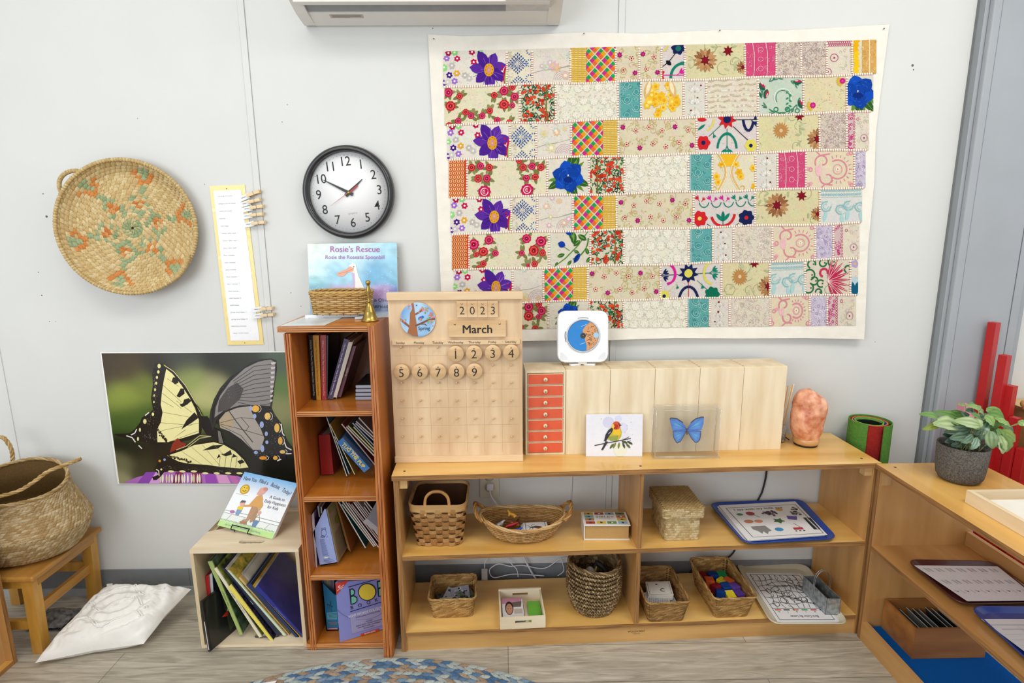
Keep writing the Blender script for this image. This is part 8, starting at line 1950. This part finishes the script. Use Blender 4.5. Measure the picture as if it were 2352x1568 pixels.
for k in range(9):
    xx=x0+.03+(x1-x0-.06)*k/8; lean=.028
    q=[V((xx,y0+.012,zb+.006)),V((xx,y1-.014,zb+.006)),V((xx-lean,y1-.014,zb+.078-.003*(k%3))),V((xx-lean,y0+.012,zb+.078-.003*(k%3)))]
    b=MB(PG); b.slab(q,(.002,0,.0008),PG,rnd.choice(['#b8bec0','#aab0b4']),cols={2:cols[k],4:cols[k]})
    fr=qframe(q[3],q[2],q[0],q[1],n=(-1,0,-.3)); fr2=qframe(q[3]+V((.002,0,.0008)),q[2]+V((.002,0,.0008)),q[0]+V((.002,0,.0008)),q[1]+V((.002,0,.0008)),n=(.94,0,.34))
    A=Art(b,fr2,PG,L=.0004); A.rect(.06,.06,.94,.94,cols[k],0)
    for i in range(8): A.disc(rnd.uniform(.15,.85),rnd.uniform(.15,.85),.1,rnd.choice(['#20262a','#8a9496','#55605c']+(['#3f9a3c'] if k==0 else [])),1,7)
    b.build('photo_card',loc=q[0],label='%s photo card in the dark wooden box'%(['leftmost','second from the left','third from the left','fourth from left','middle','fourth from right','third from the right','second from the right','rightmost'][k]),cat='card',group='photo cards in the dark wooden box')
# maroon tray on the middle shelf
zz=zm+.012
C=[F(2204,1388,zz),F(2402,1385,zz),F(2292,1288,zz),F(2078,1284,zz)]
def curved(label,C,z,col,name='cafeteria_tray',**k): return tray_obj(name,label,'tray',C,z,k.get('rad',.03),col,rim=k.get('rim',.014),h=.012)
XM=1.431
curved('maroon lap tray with a letter tracing sheet on the right-hand shelf',C,zm+.0005,'#4a1c1c')
zs=zm+.006
Q=[F(2222,1380,zs+.006),F(2400,1378,zs+.006),F(2302,1300,zs+.006),F(2100,1298,zs+.006)]; Q=[V((min(p.x,1.425),p.y,p.z)) for p in Q]
def trace(A):
    for j,y in enumerate((.12,.47)):
        for i in range(7):
            x=.06+i*.13
            for q in range(4): A.line([(x+.018*q,y-.04),(x+.018*q+.012,y+.07)],.003 if q not in (0,3) else .006,'#5a5a66' if q in (0,3) else '#a0a0a8',0)
    for i in range(7):
        x=.06+i*.13; y=.75; A.disc(x,y,.011,'#2a2a34',1,7); A.line([(x-.02,y-.04),(x,y+.02)],.005,'#5a5a66',0); A.line([(x+.05,y-.05),(x+.07,y+.05)],.004,'#7a7a84',0)
sheet('letter tracing practice page on the maroon tray',Q,.0006,'#dedee4',trace,m=PG)
# blue tray
C=[F(2410,1562,zz),F(2620,1562,zz),F(2470,1392,zz),F(2222,1391,zz)]
curved('blue cafeteria tray with lined paper at the right edge of the middle right shelf',C,zm+.0005,'#1c3a92')
Q=[F(2430,1552,zs+.006),F(2575,1551,zs+.006),F(2465,1421,zs+.006),F(2254,1421,zs+.006)]; Q=[V((min(p.x,1.425),p.y,p.z)) for p in Q]
def lined(A):
    A.line([(.02,.12),(1,.12)],.006,'#8a8c92',0)
    for k in range(3): A.line([(.08+.0*k,.2),(.45,.2)],.012,'#a0a2aa',0)
    for k in range(7): A.line([(.03,.3+.1*k),(.98,.3+.1*k)],.003,'#b8bcc8',0)
    A.line([(.3,.14),(.3,.98)],.003,'#b8bcc8',0); A.line([(.65,.14),(.65,.98)],.003,'#b8bcc8',0)
sheet('lined writing paper on the blue tray at the right edge',Q,.0008,'#dadbe2',lined,m=PG)
# potted plant
c=F(2237,1112,HS+.0005); c.y=-.43; c=V((1.292,-.425,HS+.0005))
c=F(2237,1119,HS+.0005); c.y+=.055; 
t=T('potted_plant','leafy peperomia-like houseplant in a charcoal felt-textured pot'.replace('peperomia-like ','green '),'plant',c)
R=.0755
FELT=mat('#4e4b48',.95,var=.15,scale=260,bump=.5,bscale=350,c2='#6c6862',spec=.1)
b=MB(FELT); b.lathe([(.040,0),(.049,.003),(.056,.014),(.0595,.04),(.0625,.104),(.0615,.106),(.058,.104),(.056,.08),(0,.08)],c,seg=48); b.build('pot',t)
b=MB(mat('#2c2218',1,var=.3,bump=.8,bscale=120)); b.lathe([(.0565,.088),(.04,.092),(0,.093)],c,seg=24); b.build('soil',t)
def leafm(p,d,ln,wd,var,tilt):
    d=V(d).normalized(); s=d.cross(V((0,0,1))); s=s.normalized() if s.length>.01 else V((1,0,0)); n=s.cross(d).normalized(); s=(s*cos(tilt)+n*sin(tilt)); n=s.cross(d).normalized()
    b=MB(mat('COL',.35,var=.03,scale=80,coat=.15)); NU,NV=8,6; vs=[];cs=[]
    dark,light=var
    for i in range(NU+1):
        u=i/NU; w=wd*sin(pi*min(u*.93+.05,1))**.62*(1-.25*u)
        for j in range(NV+1):
            v=j/NV*2-1; z=-.22*ln*(u-.2)**2+wd*.25*abs(v)**1.2*sin(pi*u)+.002*sin(u*18)*abs(v); vs.append(p+d*ln*u+s*w*v+n*z)
            k=.5+.5*cos(v*9+1.5*u); k*= (0.3+.7*sin(pi*u)); cs.append(mixh(dark,light,k*.8))
    b.add(vs,[(i*(NV+1)+j,i*(NV+1)+j+1,(i+1)*(NV+1)+j+1,(i+1)*(NV+1)+j) for i in range(NU) for j in range(NV)],None,cs,True)
    return b
G1=('#2c4c30','#8aa48a');G2=('#4f7a34','#86ac58');G3=('#6a9040','#a8c47a');G4=('#7f9a5c','#cfdcae')
LV=[ # px of leaf base, px of tip, y plane, width m, colours
 ((2160,960),(2122,948),.0,.010,G2),((2165,965),(2128,985),0,.010,('#7a8c34','#a0b04c')),((2200,975),(2155,970),-.01,.020,G4),((2205,962),(2160,945),.02,.011,G2),((2215,952),(2175,952),.03,.012,G2),
 ((2225,985),(2180,990),-.02,.012,G1),((2250,975),(2205,965),-.03,.014,G4),((2235,962),(2250,985),-.02,.014,G4),((2245,955),(2225,940),.03,.012,G1),((2260,950),(2240,932),.03,.011,G3),((2218,930),(2205,928),.02,.004,G3),((2240,930),(2228,925),.01,.005,G2),((2252,938),(2228,930),.0,.006,G3),
 ((2265,940),(2300,945),.01,.010,G3),((2270,950),(2306,958),0,.014,G2),((2262,955),(2285,975),-.02,.013,G3),((2285,960),(2322,975),-.01,.008,G3),((2290,968),(2318,982),0,.007,G2),((2268,968),(2245,995),-.02,.014,G1),((2260,985),(2255,1010),-.03,.013,G1),
 ((2230,995),(2205,1010),-.02,.012,G1),((2222,1000),(2190,1005),-.03,.012,G1),((2245,1005),(2235,1030),-.055,.010,('#3f6a48','#b8ccb8')),((2235,1000),(2215,1015),-.045,.010,('#3a6440','#a8bca8')),((2275,990),(2280,1028),-.05,.013,('#5c7c4c','#a4b88c')),((2265,1000),(2265,1025),-.03,.009,G1),
 ((2302,1000),(2318,1035),-.04,.018,('#5a7836','#84a050')),((2300,990),(2335,1010),-.02,.014,('#6a8434','#94a850')),((2295,1000),(2308,1040),-.045,.011,G4),((2290,985),(2310,1015),-.02,.012,G2),((2338,972),(2360,970),0,.008,G3),((2285,985),(2300,1000),0,.012,G2),
 ((2190,1000),(2172,998),-.01,.009,('#2a3f38','#4c6458')),((2195,1005),(2176,1014),-.02,.008,('#2a3f38','#4c6458')),((2300,975),(2330,990),.02,.010,G1),((2250,965),(2275,955),.04,.014,G1),((2235,975),(2210,985),.03,.014,G1),((2255,980),(2280,990),.03,.015,G1),((2240,990),(2260,1000),.0,.014,G1),((2225,985),(2245,975),.02,.013,G1)]
LV+=[((2205,995),(2180,980),.02,.012,G1),((2215,985),(2190,965),.0,.012,G2),((2225,970),(2215,948),.01,.012,G1),((2245,985),(2230,965),.0,.013,G1),((2270,985),(2290,972),.02,.013,G2),((2280,1000),(2305,990),.0,.013,G1),((2240,1010),(2220,1000),.0,.013,G1),((2265,1010),(2285,1015),-.01,.012,G1),((2205,1015),(2190,1022),-.01,.010,G1),((2255,970),(2240,950),.0,.012,G2),((2285,1015),(2300,1025),.0,.011,G1),((2225,1020),(2210,1022),.01,.011,G1)]
cen=c+V((0,0,.085))
for i,(p0,p1,dy,w,g) in enumerate(LV):
    yy=c.y+dy; a=W(*p0,yy); e=W(*p1,yy-.012); d=e-a
    m_=leafm(a,d,max(d.length*1.08,w*1.9),w*1.3,g,rnd.uniform(.7,1.3)*(1 if d.x<0 else -1)); m_.build('leaf',t)
b=MB(mat('#8a9a54',.5,var=.1)); 
for p0,p1,dy,w,g in LV[:40:2]:
    a=W(*p0,c.y+dy); b.tube([c+V((rnd.uniform(-.03,.03),rnd.uniform(-.03,.03),.078)),(cen+a)/2+V((0,0,.01)),a],.0012,seg=5)
b.tube(spline([c+V((.02,-.02,.08)),W(2300,990,c.y),W(2345,972,c.y)],6),.0013,seg=5); b.build('stems',t)
# pale tray at the edge on the top
z=HS+.0005; p0=F(2245,1156,z+.0); x0=p0.x-.004; y1_=W(2250,1123,0) ; yk_=F(2246,1156,z).y+.02
x0=1.208; yt_=F(2246,1124,z+.035).y; 
t=T('wooden_tray','shallow pale wooden tray with a white board in it, cut by right edge','tray',(x0+.1,yt_-.15,z))
b=MB(PINE); TX0=x0; TX1=x0+.23; TY1=yt_; TY0=yt_-.42; e=.012; PY=wood('#dcc39a','#ecd8b4','y',8,.5,.05)
b=MB(PY); b.box(TX0,TX1,TY0,TY1,z,z+.006); b.build('base_board',t)
for nm,c_ in (('side_board',(TX0,TX0+e,TY0,TY1)),('side_board',(TX1-e,TX1,TY0,TY1)),('end_board',(TX0+e,TX1-e,TY1-e,TY1)),('end_board',(TX0+e,TX1-e,TY0,TY0+e))):
    b=MB(PY if nm[0]=='s' else PINE); b.box(*c_,z+.006,z+.035); b.build(nm,t)
b=MB(mat('#ece6da',.5,var=.02)); b.box(TX0+.03,TX1-.03,TY0+.03,TY1-.035,z+.0062,z+.024,bev=.001); b.build('white_board',loc=(TX0+.1,TY1-.1,z+.006),label='white board lying inside the pale wooden tray at the right edge',cat='board')
# ================= red rods standing behind
RED=mat('#b81c1e',.45,var=.05,scale=50,bump=.12,bscale=400,coat=.1)
nm_=['tallest','second tallest','third tallest','fourth tallest','fifth tallest','fifth shortest','fourth shortest','third shortest','second shortest','shortest']
tops=[(2284,740,1.0),(2309,815,.9),(2323,885,.8),(2333,958,.7),(2349,1030,.6)]
for k in range(10):
    if k<5: p=F(tops[k][0],tops[k][1],tops[k][2]); x,y=p.x,p.y
    else: x,y=1.645+.004*k,y-.048
    h=1.0-.1*k; w=.0128; 
    if k==0: y=min(y,-.066)
    b=MB(RED); b.M=Matrix.Translation((x,y,0))@Matrix.Rotation(.35,4,'Z'); b.box(-w,w,-w,w,0,h,bev=.0008)
    b.build('red_rod',loc=(x,y,0),label='%s of the red counting rods standing behind the right-hand shelf'%nm_[k],cat='rod',group='red rods standing in a stepped row')
# more red prisms seen through the gap under the shelf top
b=None
# pink tower
PK=mat('#dc8f9f',.5,var=.03,bump=.08,bscale=300)
zz=.0; s0=.10; cx,cy=1.52,-.125
lab=['largest pink cube at the bottom of the tower','second pink cube from the bottom of the tower','third pink cube from the bottom of the tower','fourth pink cube from the bottom of the tower','fifth pink cube from the bottom of the tower','sixth pink cube up the tower','seventh pink cube up the tower, partly behind the pot','small pink cube near the top of the tower']
zt_=0; base=.0
t0=.22
b=MB(HONEY); b.box(1.44,1.60,-.215,-.055,0,.215,HONEY); 
b.build('wooden_stand',loc=(1.52,-.13,0),label='low wooden stand under the pink tower behind the right-hand shelf',cat='stand')
z=.2155
for k in range(8):
    s_=.10-.01*k; b=MB(PK); b.box(cx-s_/2,cx+s_/2,cy-s_/2,cy+s_/2,z,z+s_-.0004,bev=.0008); b.build('pink_cube',loc=(cx,cy,z),label=lab[k],cat='toy block',group='pink tower cubes'); z+=s_
# far shelf at the right edge
t=T('side_shelf','wooden shelf with a round peg, just visible at the right edge','shelf',(1.95,-.2,0))
p=W(2330,935,-.09)
xq=1.735; b=MB(HONEY); b.box(xq,2.2,-.28,-.004,p.z-.012,p.z+.003,ms={2:PLYX,5:PLYY}); b.build('top_board',t)
b=MB(HONEYZ); b.box(xq+.01,xq+.025,-.27,-.004,0,p.z-.0122); b.build('side_panel',t)
b=MB(HONEYZ); b.box(2.17,2.185,-.27,-.004,0,p.z-.0122); b.build('side_panel',t)
b=MB(HONEY); b.box(xq+.0255,2.1695,-.27,-.004,.3,.315); b.build('middle_board',t)
b=MB(wood('#b8824a','#cf9c60','x',9,.4)); q=W(2350,932,-.12); b.lathe([(.004,0),(.004,.006),(.0095,.012),(.011,.02),(.008,.028),(0,.031)],(q.x+.002,-.12,p.z+.0032),seg=20); b.build('round_peg',loc=(q.x,-.12,p.z+.003),label='round wooden knob on the shelf at the right edge',cat='knob')
